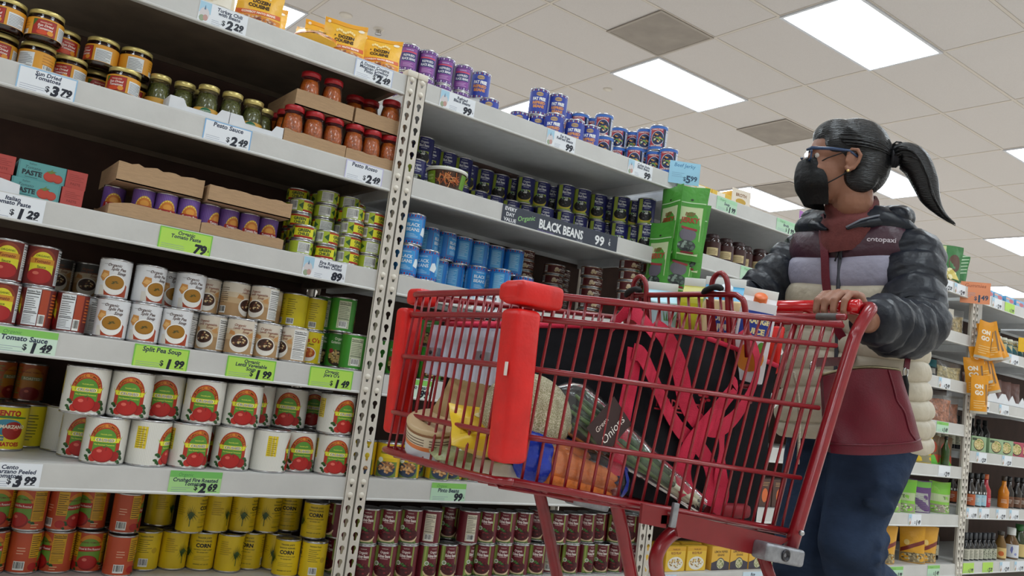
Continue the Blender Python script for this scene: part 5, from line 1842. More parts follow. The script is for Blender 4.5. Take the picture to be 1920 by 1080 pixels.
tray(4.98, 5.62, .015, .2, ze[2] + .0004, .06, M_WCARD, 'long white notched display box on the shelf past the orange pouches', hs=notch)
sn = pouch('snack_bag', .12, .15, .05, '#5a3226', None, seed=91)
for n, x in enumerate((5.05, 5.18, 5.31, 5.44, 5.56)):
    o = sn if n == 0 else dup(sn)
    o.location = (x, .09, ze[2] + .004)
    o.rotation_euler = (-.1, 0, -.5)
    tag(o, 'dark brown snack bag in the white notched box, %s along' % ORD[n], 'bag', 'dark snack bags')
def hummus(c, d):
    A = Art()
    A.rect(-.06, .001, .06, .084, d)
    A.ell(.0, .04, .045, .036, '#4a3c2c', n=20)
    A.ell(.0, .042, .041, .031, '#d6c48c', n=20)
    beans(A, 0, .042, .034, .024, 26, ['#e6d8a8', '#b8a060', '#8a9a4a', '#c8b478'], .006, 6)
    A.rect(-.058, .062, -.02, .076, '#3c4a34')
    return carton('salad_box', .125, .05, .086, c, A)
hg, hr = hummus('#8fae84', '#9cb890'), hummus('#b04a5c', '#b84c60')
for n, (s_, x, l) in enumerate(((hg, 5.04, 'pale green boxed salad next to the upright'), (0, 5.255, 'pale green boxed salad, second along'), (0, 5.385, 'pale green boxed salad next to the pink one'), (hr, 5.525, 'pink boxed salad beside the green ones'), (1, 5.66, 'pink boxed salad at the end of the row'))):
    o = s_ if s_ in (hg, hr) and n in (0, 3) else dup(hg if s_ == 0 else hr)
    o.location = (x, .03, ze[3] + .0004)
    o.rotation_euler = (0, 0, -.2)
    tag(o, l, 'box', 'boxed salads')
for n in range(9):
    o = dup(vb)
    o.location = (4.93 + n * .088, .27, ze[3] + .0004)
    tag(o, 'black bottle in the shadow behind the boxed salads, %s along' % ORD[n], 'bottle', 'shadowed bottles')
def sb(col, lab, capc='#141414', spots=True):
    A = Art()
    A.rect(-.02, .02, .02, .06, lab)
    A.lines(-.016, .03, .016, .055, 3, '#e8e4dc', .25)
    if spots:
        for i in range(10):
            A.rect(-.08 + .018 * i, .072, -.072 + .018 * i, .084, '#e4e4e4')
    return bottle('sauce_bottle', [(.028, 0), (.029, .003), (.029, .095), (.013, .13), (.0125, .16)], col, [(.0145, .157), (.0145, .185)], capc, .029, A, lab, .008, .068)
s_or, s_bl, s_bo, s_br = sb('#1c1210', '#b4582c'), sb('#1c1410', '#9cc0d0'), sb('#d8821c', '#c8741a', '#3a2a1c', False), sb('#1c1210', '#6a4632', spots=False)
for n, (s_, x, y, l) in enumerate(((s_or, 5.01, .05, 'dark sauce bottle with burnt orange label by the upright'), (s_bl, 5.085, .05, 'dark sauce bottle with pale blue label, nearer the upright'), (0, 5.15, .052, 'dark sauce bottle with pale blue label, beside the red bottle'), (s_bo, 5.43, .05, 'bright orange sauce bottle among dark ones'), (s_br, 5.52, .06, 'dark sauce bottle with brown label just past the orange one'), (1, 5.60, .05, 'dark sauce bottle with brown label, second past the orange one'), (1, 5.68, .052, 'dark sauce bottle with brown label at the row end'), (2, 5.03, .16, 'dark sauce bottle in the back row by the upright'), (2, 5.12, .16, 'dark sauce bottle in the back row, second'), (2, 5.36, .14, 'dark sauce bottle in the back row by the orange one'))):
    o = dup({0: s_bl, 1: s_br, 2: s_or}[s_]) if isinstance(s_, int) else s_
    o.location = (x, y, ze[4] + .0004)
    o.rotation_euler = (0, 0, -1.0)
    tag(o, l, 'bottle', 'sauce bottles')
o = sb('#b02434', '#b8283a', '#c05a2a', False)
o.location = (5.215, .058, ze[4] + .0004)
tag(o, 'slim red bottle with orange top beside the blue labels', 'bottle')
def mini(lab, dots):
    A = Art()
    rnd = random.Random(len(lab) + dots)
    if dots:
        for i in range(26):
            A.ell(rnd.uniform(-.022, .022), rnd.uniform(.012, .06), .003, .0025, '#3a3a34', n=7)
    else:
        A.lines(-.02, .016, .02, .058, 6, '#5a5a50', .3)
    return bottle('small_bottle', [(.0235, 0), (.0245, .003), (.0245, .082), (.011, .102), (.0105, .118)], '#15151a', [(.013, .115), (.013, .15)], '#2c2c30', .0245, A, lab, .008, .064)
m1, m2 = mini('#c2bfae', 0), mini('#aeb09c', 1)
for n in range(7):
    o = (m1 if n == 0 else dup(m1)) if n < 4 else (m2 if n == 4 else dup(m2))
    o.location = (4.995 + n * .055, .05 + .002 * (n % 2), ze[5] + .0004)
    o.rotation_euler = (0, 0, -1.05)
    tag(o, 'small dark bottle with %s label, %s from the upright' % ('lined pale' if n < 4 else 'spotted grey', ORD[n]), 'bottle', 'small dark bottles')
A = Art()
A.ell(0, .035, .016, .014, '#c8642a', n=14)
o = bottle('dressing_bottle', [(.03, 0), (.031, .003), (.031, .085), (.016, .125), (.016, .14)], '#7a5a2c', [(.018, .138), (.018, .16)], '#3a3228', .031, A, '#d8b878', .01, .068)
o.location = (5.43, .05, ze[5] + .0004)
o.rotation_euler = (0, 0, -1.0)
tag(o, 'gold dressing bottle with fruit on its label', 'bottle')
A = Art()
A.poly([(-.01, .05), (.0, .03), (.006, .06), (.002, .075), (-.006, .07)], '#6a70b0')
A.ell(.02, .03, .008, .008, '#8a90c0', n=10)
o = bottle('dressing_bottle', [(.04, 0), (.041, .003), (.041, .095), (.022, .13), (.021, .14)], '#6a4a24', [(.024, .138), (.024, .18)], '#dcdcd8', .041, A, '#d8dae0', .01, .085)
o.location = (5.59, .06, ze[5] + .0004)
o.rotation_euler = (0, 0, -1.0)
tag(o, 'fat dressing bottle with white cap and white label', 'bottle')
o = bottle('dressing_bottle', [(.04, 0), (.041, .003), (.041, .11), (.02, .15), (.02, .165)], '#2c3a1c', [(.022, .163), (.022, .2)], '#2c6a2c', .041, None, '#d6bc7c', .01, .085)
o.location = (5.72, .07, ze[5] + .0004)
tag(o, 'dark dressing bottle with green cap at the picture\'s edge', 'bottle')
# ------------------------------------------------------------------ the shopping cart
C_RED = mat('cart_red_enamel', (140, 18, 30), rough=0.28, var=0.12, scale=40, coat=0.4, bump=0.05, bscale=300)
C_PLATE = mat('cart_red_plate', (124, 14, 22), rough=0.4, var=0.1, scale=20)
C_BUMP = mat('bumper_red_plastic', (214, 24, 20), rough=0.42, var=0.12, scale=26, bump=0.12, bscale=70)
C_GRIP = mat('grip_red_plastic', (200, 16, 26), rough=0.16, var=0.05, coat=0.6)
C_GREY = mat('grey_display_plate', (196, 201, 218), rough=0.4, var=0.03)
C_ZINC = mat('zinc_casting', (150, 152, 158), rough=0.38, metal=0.7, var=0.2, scale=60, bump=0.1, bscale=150)
C_BLK = mat('black_webbing', (22, 22, 24), rough=0.7)
cart = empty('shopping_cart', (1.25, -.94, 0))
tag(cart, 'red wire shopping cart being pushed along the aisle', 'shopping cart')
CO = Vector((1.25, -.94, 0))
def cpart(name, mb, parent=None):
    o = mb.build(name)
    if parent is None:
        mb_o = o
        o.parent = cart
        o.location = -CO
    else:
        o.parent = parent
    return o
LV = [(.962, 1.031, .850, 1.655), (.921, .985, .848, 1.640), (.838, .846, .842, 1.600), (.728, .697, .837, 1.560), (.655, .588, .833, 1.536)]   # front z, rear z, front x, rear x
YN = lambda x: -1.15 - .05 * (x - .84) / .8
YF = lambda x: -.765 + .085 * (x - .84) / .8
def rail_pt(k, t, side):
    zf, zr, xf, xr = LV[k]
    x = xf + (xr - xf) * t
    return Vector((x, YN(x) if side == 'n' else YF(x), zf + (zr - zf) * t))
RR = [.0065, .0055, .005, .005, .0065]
for side, nm in (('n', 'side_grid'), ('f', 'side_grid')):
    g = MB()
    for k in range(5):
        g.tube([rail_pt(k, t, side) for t in (0.02, .5, 1.0)], RR[k], C_RED)
    n = 23
    for i in range(n):
        t = .05 + .93 * i / (n - 1)
        off = Vector((0, .006 if side == 'n' else -.006, 0))
        g.tube([rail_pt(k, t, side) + off for k in range(5)], .0028, C_RED, n=6)
    cpart(nm, g)
g = MB()
for k in range(5):
    a, b = rail_pt(k, 0.02, 'n'), rail_pt(k, 0.02, 'f')
    xf = LV[k][2] - .022
    bow = .012 if k == 4 else 0
    pts = [a, Vector((a.x - .016, a.y + .006, a.z)), Vector((xf - bow * .3, a.y + .03, a.z)), Vector((xf - bow, (a.y + b.y) / 2, a.z)), Vector((xf - bow * .3, b.y - .03, b.z)), Vector((b.x - .016, b.y - .006, b.z)), b]
    g.tube(smooth_path(pts, 4), RR[k], C_RED)
n = 14
for i in range(n):
    s = (i + .7) / (n + .4)
    pts = []
    for k in range(5):
        a, b = rail_pt(k, 0.0, 'n'), rail_pt(k, 0.0, 'f')
        p = a.lerp(b, s)
        pts.append(Vector((LV[k][2] - .018, p.y, p.z)))
    pts.append(pts[-1] + Vector((.02, 0, -.012)))
    g.tube(pts, .0028, C_RED, n=6)
cpart('front_grid', g)
g = MB()
for i in range(13):
    s = (i + .5) / 13
    a = rail_pt(4, 0, 'n').lerp(rail_pt(4, 0, 'f'), s) + Vector((.0, 0, -.013))
    b = rail_pt(4, 1, 'n').lerp(rail_pt(4, 1, 'f'), s) + Vector((0, 0, -.008))
    g.tube([a, b], .0028, C_RED, n=6)
for i in range(9):
    t = i / 8
    g.tube([rail_pt(4, t, 'n') + Vector((0, .004, -.006)), rail_pt(4, t, 'f') + Vector((0, -.004, -.006))], .004, C_RED, n=6)
cpart('floor_grid', g)
# rear frame and gate
for y in (-1.205, -.672):
    g = MB()
    s = 1 if y < -1 else -1
    g.tube(smooth_path([(1.752, y + s * .012, 1.086), (1.745, y - s * .006, 1.083), (1.725, y - s * .01, 1.066), (1.705, y - s * .004, 1.03), (1.69, y, .985), (1.61, y, .77), (1.532, y, .555)], 5), .0145, C_RED, n=12)
    cpart('rear_frame', g)
g = MB()
for i in range(9):
    s = (i + .6) / 9.2
    y = -1.19 + .5 * s
    g.tube([(1.655, y, 1.035), (1.60, y, .84), (1.535, y, .59)], .0045, C_RED, n=6)
g.tube([(1.668, -1.2, 1.052), (1.668, -.678, 1.052)], .0075, C_RED)
g.tube([(1.655, -1.2, 1.036), (1.655, -.678, 1.036)], .006, C_RED)
g.tube(smooth_path([(1.668, -.9, 1.052), (1.66, -.897, 1.066), (1.66, -.86, 1.068), (1.668, -.857, 1.052)], 4), .0035, C_RED)
for i in range(3):
    y = -1.06 + i * .045
    g.tube([(1.66, y - .02, 1.04), (1.60, y, .75)], .006, C_RED, n=6)
cpart('rear_gate', g)
g = MB()
g.tube([(1.715, -1.19, 1.082), (1.715, -.69, 1.082)], .0085, C_RED)
h = cpart('handle', g)
g = MB()
g.tube([(1.715, -1.165, 1.082), (1.715, -.712, 1.082)], .0165, C_GRIP, n=16)
g.tube([(1.72, -1.20, 1.083), (1.716, -1.165, 1.082)], .0175, C_GRIP, n=14)
cpart('grip', g, h)
g = MB()
g.tube([(1.668, -1.18, 1.052), (1.668, -1.13, 1.052)], .0086, mat('grey_sleeve', (92, 90, 88), rough=.6))
cpart('sleeve', g, h)
# child seat
g = MB()
R1 = [(1.43, -1.135, .93), (1.405, -1.135, 1.03), (1.402, -1.12, 1.052), (1.402, -1.09, 1.058), (1.405, -.95, 1.06), (1.408, -.81, 1.06), (1.41, -.785, 1.055), (1.412, -.775, 1.035), (1.43, -.775, .95)]
g.tube(smooth_path(R1, 4), .0065, C_RED)
for i in range(10):
    y = -1.10 + .03 * i + .003
    g.tube([(1.405, y, 1.058), (1.43, y, .95), (1.46, y, .84)], .0032, C_RED, n=6)
g.tube([(1.45, -1.13, .87), (1.45, -.78, .87)], .005, C_RED)
g.tube([(1.46, -1.13, .84), (1.46, -.78, .84)], .005, C_RED)
for yc in (-1.065, -.825):
    g.tube(smooth_path([(1.45, yc - .022, .87), (1.41, yc - .022, 1.03), (1.402, yc - .021, 1.082), (1.40, yc - .008, 1.102), (1.40, yc + .008, 1.102), (1.402, yc + .021, 1.082), (1.41, yc + .022, 1.03), (1.45, yc + .022, .87)], 5), .006, C_RED)
    g.add([(1.402, yc + .012, 1.04), (1.402, yc + .034, 1.05), (1.44, yc + .034, .87), (1.44, yc - .005, .87)], [(0, 1, 2, 3)], C_PLATE)
seat = cpart('child_seat', g)
g = MB()
for yc in (-1.065, -.825):
    g.tube(smooth_path([(1.39, yc - .02, 1.068), (1.388, yc + .0, 1.072), (1.395, yc + .03, 1.066), (1.41, yc + .05, 1.06)], 4), [.004] + [.007] * 11 + [.005], C_BLK, n=8)
cpart('strap', g, seat)
g = MB().rbox((-.006, -.105, -.055), (.006, .105, .055), .005, mat('seat_flap_red', (214, 26, 20), rough=.3), M=Matrix.Translation((1.60, -.985, .965)) @ Matrix.Rotation(.12, 4, 'Y'))
cpart('seat_flap', g, seat)
# bumpers
def bar(g, a, b, wx, wy, r, m):
    a, b = Vector(a), Vector(b)
    d = b - a
    z = d.normalized()
    x = Vector((1, 0, 0))
    x = (x - z * x.dot(z)).normalized()
    y = z.cross(x)
    M = Matrix(((x.x, y.x, z.x, a.x), (x.y, y.y, z.y, a.y), (x.z, y.z, z.z, a.z), (0, 0, 0, 1)))
    g.rbox((-wx / 2, -wy / 2, 0), (wx / 2, wy / 2, d.length), r, m, M, seg=3)
g = MB()
bar(g, (.826, -1.155, .684), (.818, -1.155, .931), .052, .05, .011, C_BUMP)
b = cpart('bumper', g)
g = MB()
for (z, s) in ((.832, .011),):
    g.rbox((.7912, -1.172, z - s), (.7924, -1.164, z + s), .0005, mat('worn_white', (226, 214, 208), rough=.7))
cpart('worn_spot', g, b)
g = MB()
g.rbox((.792, -1.182, .9385), (.885, -1.125, .9775), .010, C_BUMP, seg=3)
g.rbox((.79, -1.175, .942), (.835, -1.118, .974), .010, C_BUMP, seg=3)
cpart('corner_guard', g)
g = MB()
bar(g, (.846, -.752, .684), (.838, -.752, .936), .046, .04, .010, C_BUMP)
cpart('bumper', g)
g = MB().rbox((.832, -.785, .944), (.882, -.735, .978), .010, C_BUMP, seg=3)
cpart('corner_guard', g)
# display plate behind the front bars
g = MB()
for i in range(8):
    y0 = -.795 - .03 * i
    z = .908 - .0012 * i
    g.hexa([(.868, y0 - .0285, z - .097), (.8665, y0, z - .097), (.870, y0, z - .097), (.8715, y0 - .0285, z - .097), (.868, y0 - .0285, z), (.8665, y0, z), (.870, y0, z), (.8715, y0 - .0285, z)], C_GREY)
g.box((.871, -1.035, .808), (.874, -.795, .905), C_GREY)
pl = cpart('display_plate', g)
for y in (-.822, -1.0):
    g = MB()
    g.rbox((.858, y - .022, .842), (.868, y + .022, .862), .002, C_ZINC)
    g.tube([(.856, y, .852), (.862, y, .852)], .004, C_BLK)
    cpart('bracket', g, pl)
# lower frame plates, clip, casting, legs, wheels
g = MB()
g.hexa([(1.195, -1.204, .578), (1.442, -1.204, .541), (1.442, -1.198, .541), (1.195, -1.198, .578), (1.175, -1.204, .622), (1.532, -1.204, .574), (1.532, -1.198, .574), (1.175, -1.198, .622)], C_PLATE)
g.hexa([(1.10, -1.2, .60), (1.165, -1.2, .592), (1.165, -1.194, .592), (1.10, -1.194, .60), (1.10, -1.2, .634), (1.165, -1.2, .624), (1.165, -1.194, .624), (1.10, -1.194, .634)], C_PLATE)
g.box((1.15, -1.2, .60), (1.19, -1.195, .615), C_PLATE)
cpart('side_plate', g)
g = MB()
g.hexa([(1.195, -.672, .578), (1.442, -.672, .541), (1.442, -.666, .541), (1.195, -.666, .578), (1.175, -.672, .622), (1.532, -.672, .574), (1.532, -.666, .574), (1.175, -.666, .622)], C_PLATE)
cpart('side_plate', g)
g = MB().rbox((-.007, -.004, -.022), (.007, .004, .022), .002, C_ZINC, M=Matrix.Translation((1.173, -1.208, .617)) @ Matrix.Rotation(.1, 4, 'Y'))
cpart('clip', g)
for y in (-1.22, -.656):
    g = MB().rbox((-.062, -.02, -.017), (.062, .02, .017), .007, C_ZINC, M=Matrix.Translation((1.472, y, .550)) @ Matrix.Rotation(.13, 4, 'Y'), seg=3)
    s = -1 if y < -1 else 1
    g.lathe([(.004, 0), (.009, 0), (.009, .003), (.012, .003), (.012, 0)], mat('bolt_dark', (60, 60, 64), rough=.3, metal=.8), n=16, M=Matrix.Translation((1.466, y + s * .0205, .551)) @ Matrix.Rotation(PI / 2 * (1 if s < 0 else -1), 4, 'X'))
    g.ball((1.528, y + s * .01, .592), .006, M_STEEL)
    cpart('casting', g)
def wheel(parent, x, y):
    g = MB().lathe([(.012, -.012), (.05, -.012), (.056, -.008), (.056, .008), (.05, .012), (.012, .012)], mat('wheel_rubber', (52, 50, 50), rough=.6), n=24, M=Matrix.Translation((x, y, .0565)) @ Matrix.Rotation(PI / 2, 4, 'X'))
    cpart('wheel', g, parent)
    g = MB()
    g.box((x - .012, y - .018, .05), (x + .012, y - .014, .125), C_ZINC)
    g.box((x - .012, y + .014, .05), (x + .012, y + .018, .125), C_ZINC)
    g.box((x - .02, y - .018, .12), (x + .02, y + .018, .13), C_ZINC)
    cpart('fork', g, parent)
for y in (-1.12, -.885):
    g = MB().tube(smooth_path([(1.10, y, .650), (1.124, y, .60), (1.18, y, .475), (1.25, y, .30), (1.27, y, .2), (1.22, y, .15), (1.0, y, .145), (.93, y, .14)], 5), .0125, C_RED, n=10)
    lg = cpart('leg', g)
    wheel(lg, .93, y)
for y in (-1.16,):
    g = MB().tube(smooth_path([(1.36, y, .565), (1.30, y, .58), (1.235, y, .578), (1.197, y, .548), (1.195, y, .51), (1.24, y, .44), (1.38, y, .25), (1.5, y, .15)], 5), .0135, C_RED, n=10)
    g.tube([(1.475, y - .02, .54), (1.545, y - .01, .46), (1.62, y, .3), (1.66, y, .14)], .0125, C_RED, n=10)
    g.tube([(1.66, y, .145), (1.66, -.72, .145)], .012, C_RED)
    lg = cpart('leg', g)
    wheel(lg, 1.66, y)
    wheel(lg, 1.66, -.72)

# ------------------------------------------------------------------ what the cart holds
M_TOTE = mat('navy_canvas', (13, 14, 20), rough=.8, var=.25, scale=50, bump=.3, bscale=18, spec=.25)
M_PINK = mat('crimson_webbing', (206, 34, 70), rough=.75, var=.14, scale=14, bump=.35, bscale=500, stretch=(1, 1, 1))
tote = empty('tote_bag', (1.25, -1.0, .6))
tag(tote, 'large navy tote bag with crimson straps filling the cart', 'bag')
TO = Vector((1.25, -1.0, .6))
def tpart(name, mb):
    o = mb.build(name)
    o.parent = tote
    o.location = -TO
    return o
def tote_front(u, v):
    x = .93 + .635 * u - .035 * (1 - v) * u
    ztop = .918 + .045 * math.sin(PI * min(1, u * .85)) - .012 * u
    zbot = .662 - .078 * u
    z = zbot + (ztop - zbot) * v
    y = -1.118 + .17 * max(0, 1 - (x - .93) / .26) ** 1.4 + .01 * math.sin(9 * u + 4 * v) * math.sin(5 * v) - .016 * math.sin(PI * v) * math.sin(PI * u) + .012 * v
    return Vector((x, y, z))
g = MB()
NU, NV = 26, 12
F = [[tote_front(i / NU, k / NV) for i in range(NU + 1)] for k in range(NV + 1)]
B = [[Vector((p.x, max(-.84 + .4 * (p.y + 1.118), p.y + .06), p.z)) for p in r] for r in F]
g.grid(F, M_TOTE)
g.grid([r[::-1] for r in B], M_TOTE)
g.grid([[r[0] for r in B], [r[0] for r in F]][::-1], M_TOTE)
g.grid([[r[-1] for r in F], [r[-1] for r in B]][::-1], M_TOTE)
g.grid([B[0], F[0]], M_TOTE)
g.grid([[p + Vector((0, .02, -.02)) for p in F[-1]], [p + Vector((0, -.02, -.02)) for p in B[-1]]], M_TOTE)
tpart('bag_body', g)
g = MB()
for r in (F[-1], B[-1]):
    g.tube(r, .0055, M_PINK, n=8)
g.tube([F[-1][0], B[-1][0]], .0055, M_PINK)
g.tube([F[-1][-1], B[-1][-1]], .0055, M_PINK)
tpart('piping', g)
def ribbon(g, pts, w, m, twist=None, th=.0012):
    """flat webbing strap along a path, facing the aisle"""
    P = smooth_path(pts, 6)
    L, R = [], []
    for i, p in enumerate(P):
        t = (P[min(i + 1, len(P) - 1)] - P[max(i - 1, 0)]).normalized()
        a = twist(i / (len(P) - 1)) if twist else 0
        nrm = Vector((math.sin(a), -math.cos(a), 0))
        s = t.cross(nrm)
        s = s.normalized() if s.length > 1e-4 else Vector((1, 0, 0))
        L.append(p - s * w / 2)
        R.append(p + s * w / 2)
    o = Vector((0, th, 0))
    g.grid([L, R], m)
    g.grid([[p + o for p in R], [p + o for p in L]], m)
    g.grid([R, [p + o for p in R]], m, False)
    g.grid([[p + o for p in L], L], m, False)
YS = -1.139
def strap(pts, w, tw=None):
    g = MB()
    ribbon(g, pts, w, M_PINK, tw)
    return tpart('strap', g)
strap([(1.099, YS, .905), (1.098, YS - .001, .85), (1.092, YS, .79), (1.088, YS + .002, .72), (1.086, YS + .004, .672)], .036)
strap([(1.092, YS - .003, .898), (1.115, YS - .006, .892), (1.155, YS - .008, .845), (1.192, YS - .006, .805), (1.24, YS - .004, .765), (1.30, YS - .005, .735), (1.335, YS - .006, .70), (1.352, YS - .004, .66), (1.345, YS - .002, .625)], .031, lambda t: .25 * math.sin(5 * t))
strap([(1.15, YS + .012, .955), (1.168, YS - .004, .94), (1.205, YS - .006, .90), (1.228, YS - .005, .862), (1.246, YS - .006, .82), (1.285, YS - .008, .785), (1.335, YS - .012, .776), (1.385, YS - .01, .80), (1.43, YS - .008, .85), (1.452, YS - .006, .905), (1.445, YS - .0, .95), (1.425, YS + .02, .985)], .034, lambda t: -.35 * math.sin(6 * t))
strap([(1.362, YS - .012, .872), (1.372, YS - .016, .862), (1.345, YS - .018, .835), (1.312, YS - .02, .80), (1.29, YS - .018, .775), (1.262, YS - .012, .735), (1.255, YS - .008, .69), (1.275, YS - .006, .645)], .034, lambda t: .3 * math.cos(4 * t))
strap([(1.35, YS - .01, .785), (1.356, YS - .012, .74), (1.36, YS - .012, .69), (1.375, YS - .008, .645), (1.365, YS - .006, .61)], .032, lambda t: .4 * math.sin(7 * t))
strap([(1.06, YS + .03, .935), (1.085, YS + .012, .972), (1.12, YS + .012, .962), (1.155, YS + .004, .935)], .034, lambda t: .5)
A = Art()
A.text("TRADER JOE'S", 0, .01, .016, '#a82030', bold=.03, w=.13)
A.rect(-.07, -.006, .07, -.003, '#a82030')
for i in range(5):
    A.ell(-.078 + .006 * i, .03 + .006 * math.sin(i * 2), .007, .003, '#a82030', n=8)
    A.ell(.055 + .006 * i, .03 + .006 * math.cos(i * 2), .007, .003, '#a82030', n=8)
A.rect(-.067, .0, -.064, .03, '#a82030')
A.rect(.066, .0, .069, .03, '#a82030')
am = MB()
add_art(am, A, flat_fn((1.235, YS - .0005, .803), (1, 0, -.03), (0, 0, 1)), lay=.0003)
tpart('stitched_logo', am)
g = MB().rbox((1.36, -1.13, .598), (1.50, -.9, .628), .01, mat('bag_bottom_panel', (142, 24, 38), rough=.6, var=.15))
tpart('bag_base', g)

# cantaloupe
mm = mat('melon_rind', (206, 198, 172), rough=.75, var=.08, scale=30)
nt = mm.node_tree
vo = nt.nodes.new('ShaderNodeTexVoronoi')
vo.feature = 'DISTANCE_TO_EDGE'
vo.inputs['Scale'].default_value = 230
wn = nt.nodes.new('ShaderNodeTexNoise')
wn.inputs['Scale'].default_value = 30
tc = nt.nodes.new('ShaderNodeTexCoord')
ad = nt.nodes.new('ShaderNodeVectorMath')
ad.operation = 'MULTIPLY_ADD'
ad.inputs[1].default_value = (.03, .03, .03)
nt.links.new(tc.outputs['Object'], wn.inputs['Vector'])
nt.links.new(wn.outputs['Color'], ad.inputs[0])
nt.links.new(tc.outputs['Object'], ad.inputs[2])
nt.links.new(ad.outputs[0], vo.inputs['Vector'])
rp_ = nt.nodes.new('ShaderNodeValToRGB')
rp_.color_ramp.elements[0].position, rp_.color_ramp.elements[1].position = 0.02, 0.12
rp_.color_ramp.elements[0].color, rp_.color_ramp.elements[1].color = lin((222, 214, 190)), lin((160, 156, 118))
nt.links.new(vo.outputs['Distance'], rp_.inputs['Fac'])
nt.links.new(rp_.outputs['Color'], nt.nodes['Principled BSDF'].inputs['Base Color'])
bp = nt.nodes.new('ShaderNodeBump')
bp.invert = True
bp.inputs['Strength'].default_value = .5
bp.inputs['Distance'].default_value = .003
nt.links.new(vo.outputs['Distance'], bp.inputs['Height'])
nt.links.new(bp.outputs['Normal'], nt.nodes['Principled BSDF'].inputs['Normal'])
MX = Matrix.Rotation(-.35, 4, 'Z') @ Matrix.Rotation(.12, 4, 'Y')
o = MB().ball((0, 0, 0), (.083, .076, .077), mm, MX, 40, 26).build('cantaloupe', loc=(.925, -1.062, .757))
tag(o, 'round netted cantaloupe melon behind the big red bumper', 'melon')
d = MX @ Vector((.0855, -.02, .0))
g = MB().lathe([(.012, -.003), (.009, .002), (.004, .004), (0, .004)], mat('melon_stem', (186, 170, 120), rough=.8), n=14, M=Matrix.Translation((.06, -.052, -.012)) @ Vector((.06, -.052, -.012)).to_track_quat('Z', 'Y').to_matrix().to_4x4())
g.build('stem_scar', o)
# kraft loaf bag behind it
o = pouch('bread_bag', .15, .17, .07, '#b89a6c', None, seed=101, gus=True)
o.location = (.905, -.9, .70)
o.rotation_euler = (0, .35, -.5)
tag(o, 'tan paper bread bag leaning behind the cantaloupe', 'bag')
o = MB().ball((0, 0, 0), (.035, .045, .06), mat('cream_loaf', (214, 190, 140), rough=.4, var=.15, coat=.5), Matrix.Rotation(.5, 4, 'Y'), 20, 14).build('bread_roll', loc=(.905, -1.0, .725))
tag(o, 'glossy cream roll in front of the tan paper bag', 'bread')
# tub and pouches at the nose of the cart
A = Art()
for z0_, z1_, c in ((.004, .022, '#c9ccd4'), (.022, .03, '#d8783a'), (.03, .05, '#d9cbb0'), (.05, .056, '#8a5c34')):
    A.rect(-.163, z0_, .163, z1_, c)
A.lines(-.05, .032, .05, .048, 3, '#6a5444', .35)
A.lines(.06, .032, .14, .048, 3, '#6a5444', .35)
A.lines(-.14, .032, -.06, .048, 3, '#6a5444', .35)
o = MB().lathe([(0, 0), (.048, 0), (.052, .004), (.0525, .054), (.054, .056), (.054, .062), (.048, .064), (0, .064)], mat('tub_lid_tan', (204, 176, 136), rough=.4), n=36).build('cheese_tub')
mobj('label', wrap_label('label', .053, .002, .054, '#cdbfa4', A), o)
o.location = (.855, -.885, .668)
o.rotation_euler = (.25, -.3, .2)
tag(o, 'round orange and cream tub at the nose of the cart', 'tub')
A = Art()
A.rect(-.05, .02, .05, .06, '#d8b020')
A.ell(.01, .07, .03, .012, '#e8d8a0', n=14)
o = pouch('yellow_pack', .125, .1, .05, '#e6c020', A, seed=103, gus=False)
o.location = (.85, -1.06, .69)
o.rotation_euler = (-.8, .08, -.3)
tag(o, 'shiny yellow snack pack lying behind the front bars', 'pack')
o = pouch('salad_pack', .2, .14, .05, '#aeb290', None, seed=104, gus=False, m=mat('salad_film', (164, 172, 128), rough=.25, var=.4, scale=40, coat=.5, bump=.5, bscale=60))
o.location = (.90, -1.0, .662)
o.rotation_euler = (-1.35, 0, -.2)
tag(o, 'pale green salad bag lying flat on the cart floor', 'bag')
o = MB().rbox((-.09, -.07, 0), (.09, .07, .024), .006, mat('white_tray_pack', (214, 208, 190), rough=.4, var=.1), M=Matrix.Rotation(.07, 4, 'Y')).build('white_pack', loc=(.965, -1.03, .643))
tag(o, 'flat white pack with green window under the melon', 'pack')
# carrots in their bag
M_CAR = mat('carrot_skin', (220, 118, 44), rough=.45, var=.14, scale=60, bump=.3, bscale=120, stretch=(1, 1, 1))
CARR = [((.925, -1.128, .700), (1.105, -1.125, .664), .0175), ((.915, -1.13, .682), (1.095, -1.132, .652), .0155), ((.905, -1.11, .716), (1.05, -1.105, .698), .0145), ((.93, -1.128, .662), (1.09, -1.13, .638), .014), ((.92, -1.10, .675), (1.10, -1.10, .645), .015), ((.94, -1.085, .70), (1.09, -1.085, .67), .015)]
CN = ['topmost thick one along the bag front', 'second one below the top', 'shorter one lying above behind', 'lowest one against the wires', 'one in the rear lower layer', 'one in the rear upper layer']
for (a, b, r), l in zip(CARR, CN):
    a, b = Vector(a), Vector(b)
    d = b - a
    pts = [a + d * t for t in (0, .03, .1, .3, .55, .8, .93, 1)]
    rs = [r * .5, r * .9, r, r * .98, r * .9, r * .78, r * .6, r * .2]
    g = MB().tube([p - a for p in pts], rs, M_CAR, n=14)
    o = g.build('carrot', loc=a)
    tag(o, 'orange carrot inside the bag, ' + l, 'carrot', 'carrots in the bag')
M_BLUE = mat('blue_bag_print', (26, 56, 176), rough=.3, var=.15, scale=40, bump=.4, bscale=50)
cb = empty('carrot_bag', (1.0, -1.11, .64))
tag(cb, 'clear carrot bag with blue printed ends beside the bumper', 'bag')
BO = Vector((1.0, -1.11, .64))
def film_loop(g, secs, m, n=16):
    P = []
    for (x, y, z, ry, rz) in secs:
        P.append([Vector((x, y + ry * math.cos(2 * PI * i / n) * (1 + .08 * math.sin(i * 3 + x * 60)), z + rz * math.sin(2 * PI * i / n) * (1 + .08 * math.cos(i * 2 + x * 80)))) for i in range(n)])
    g.grid(P, m, True, True)
g = MB()
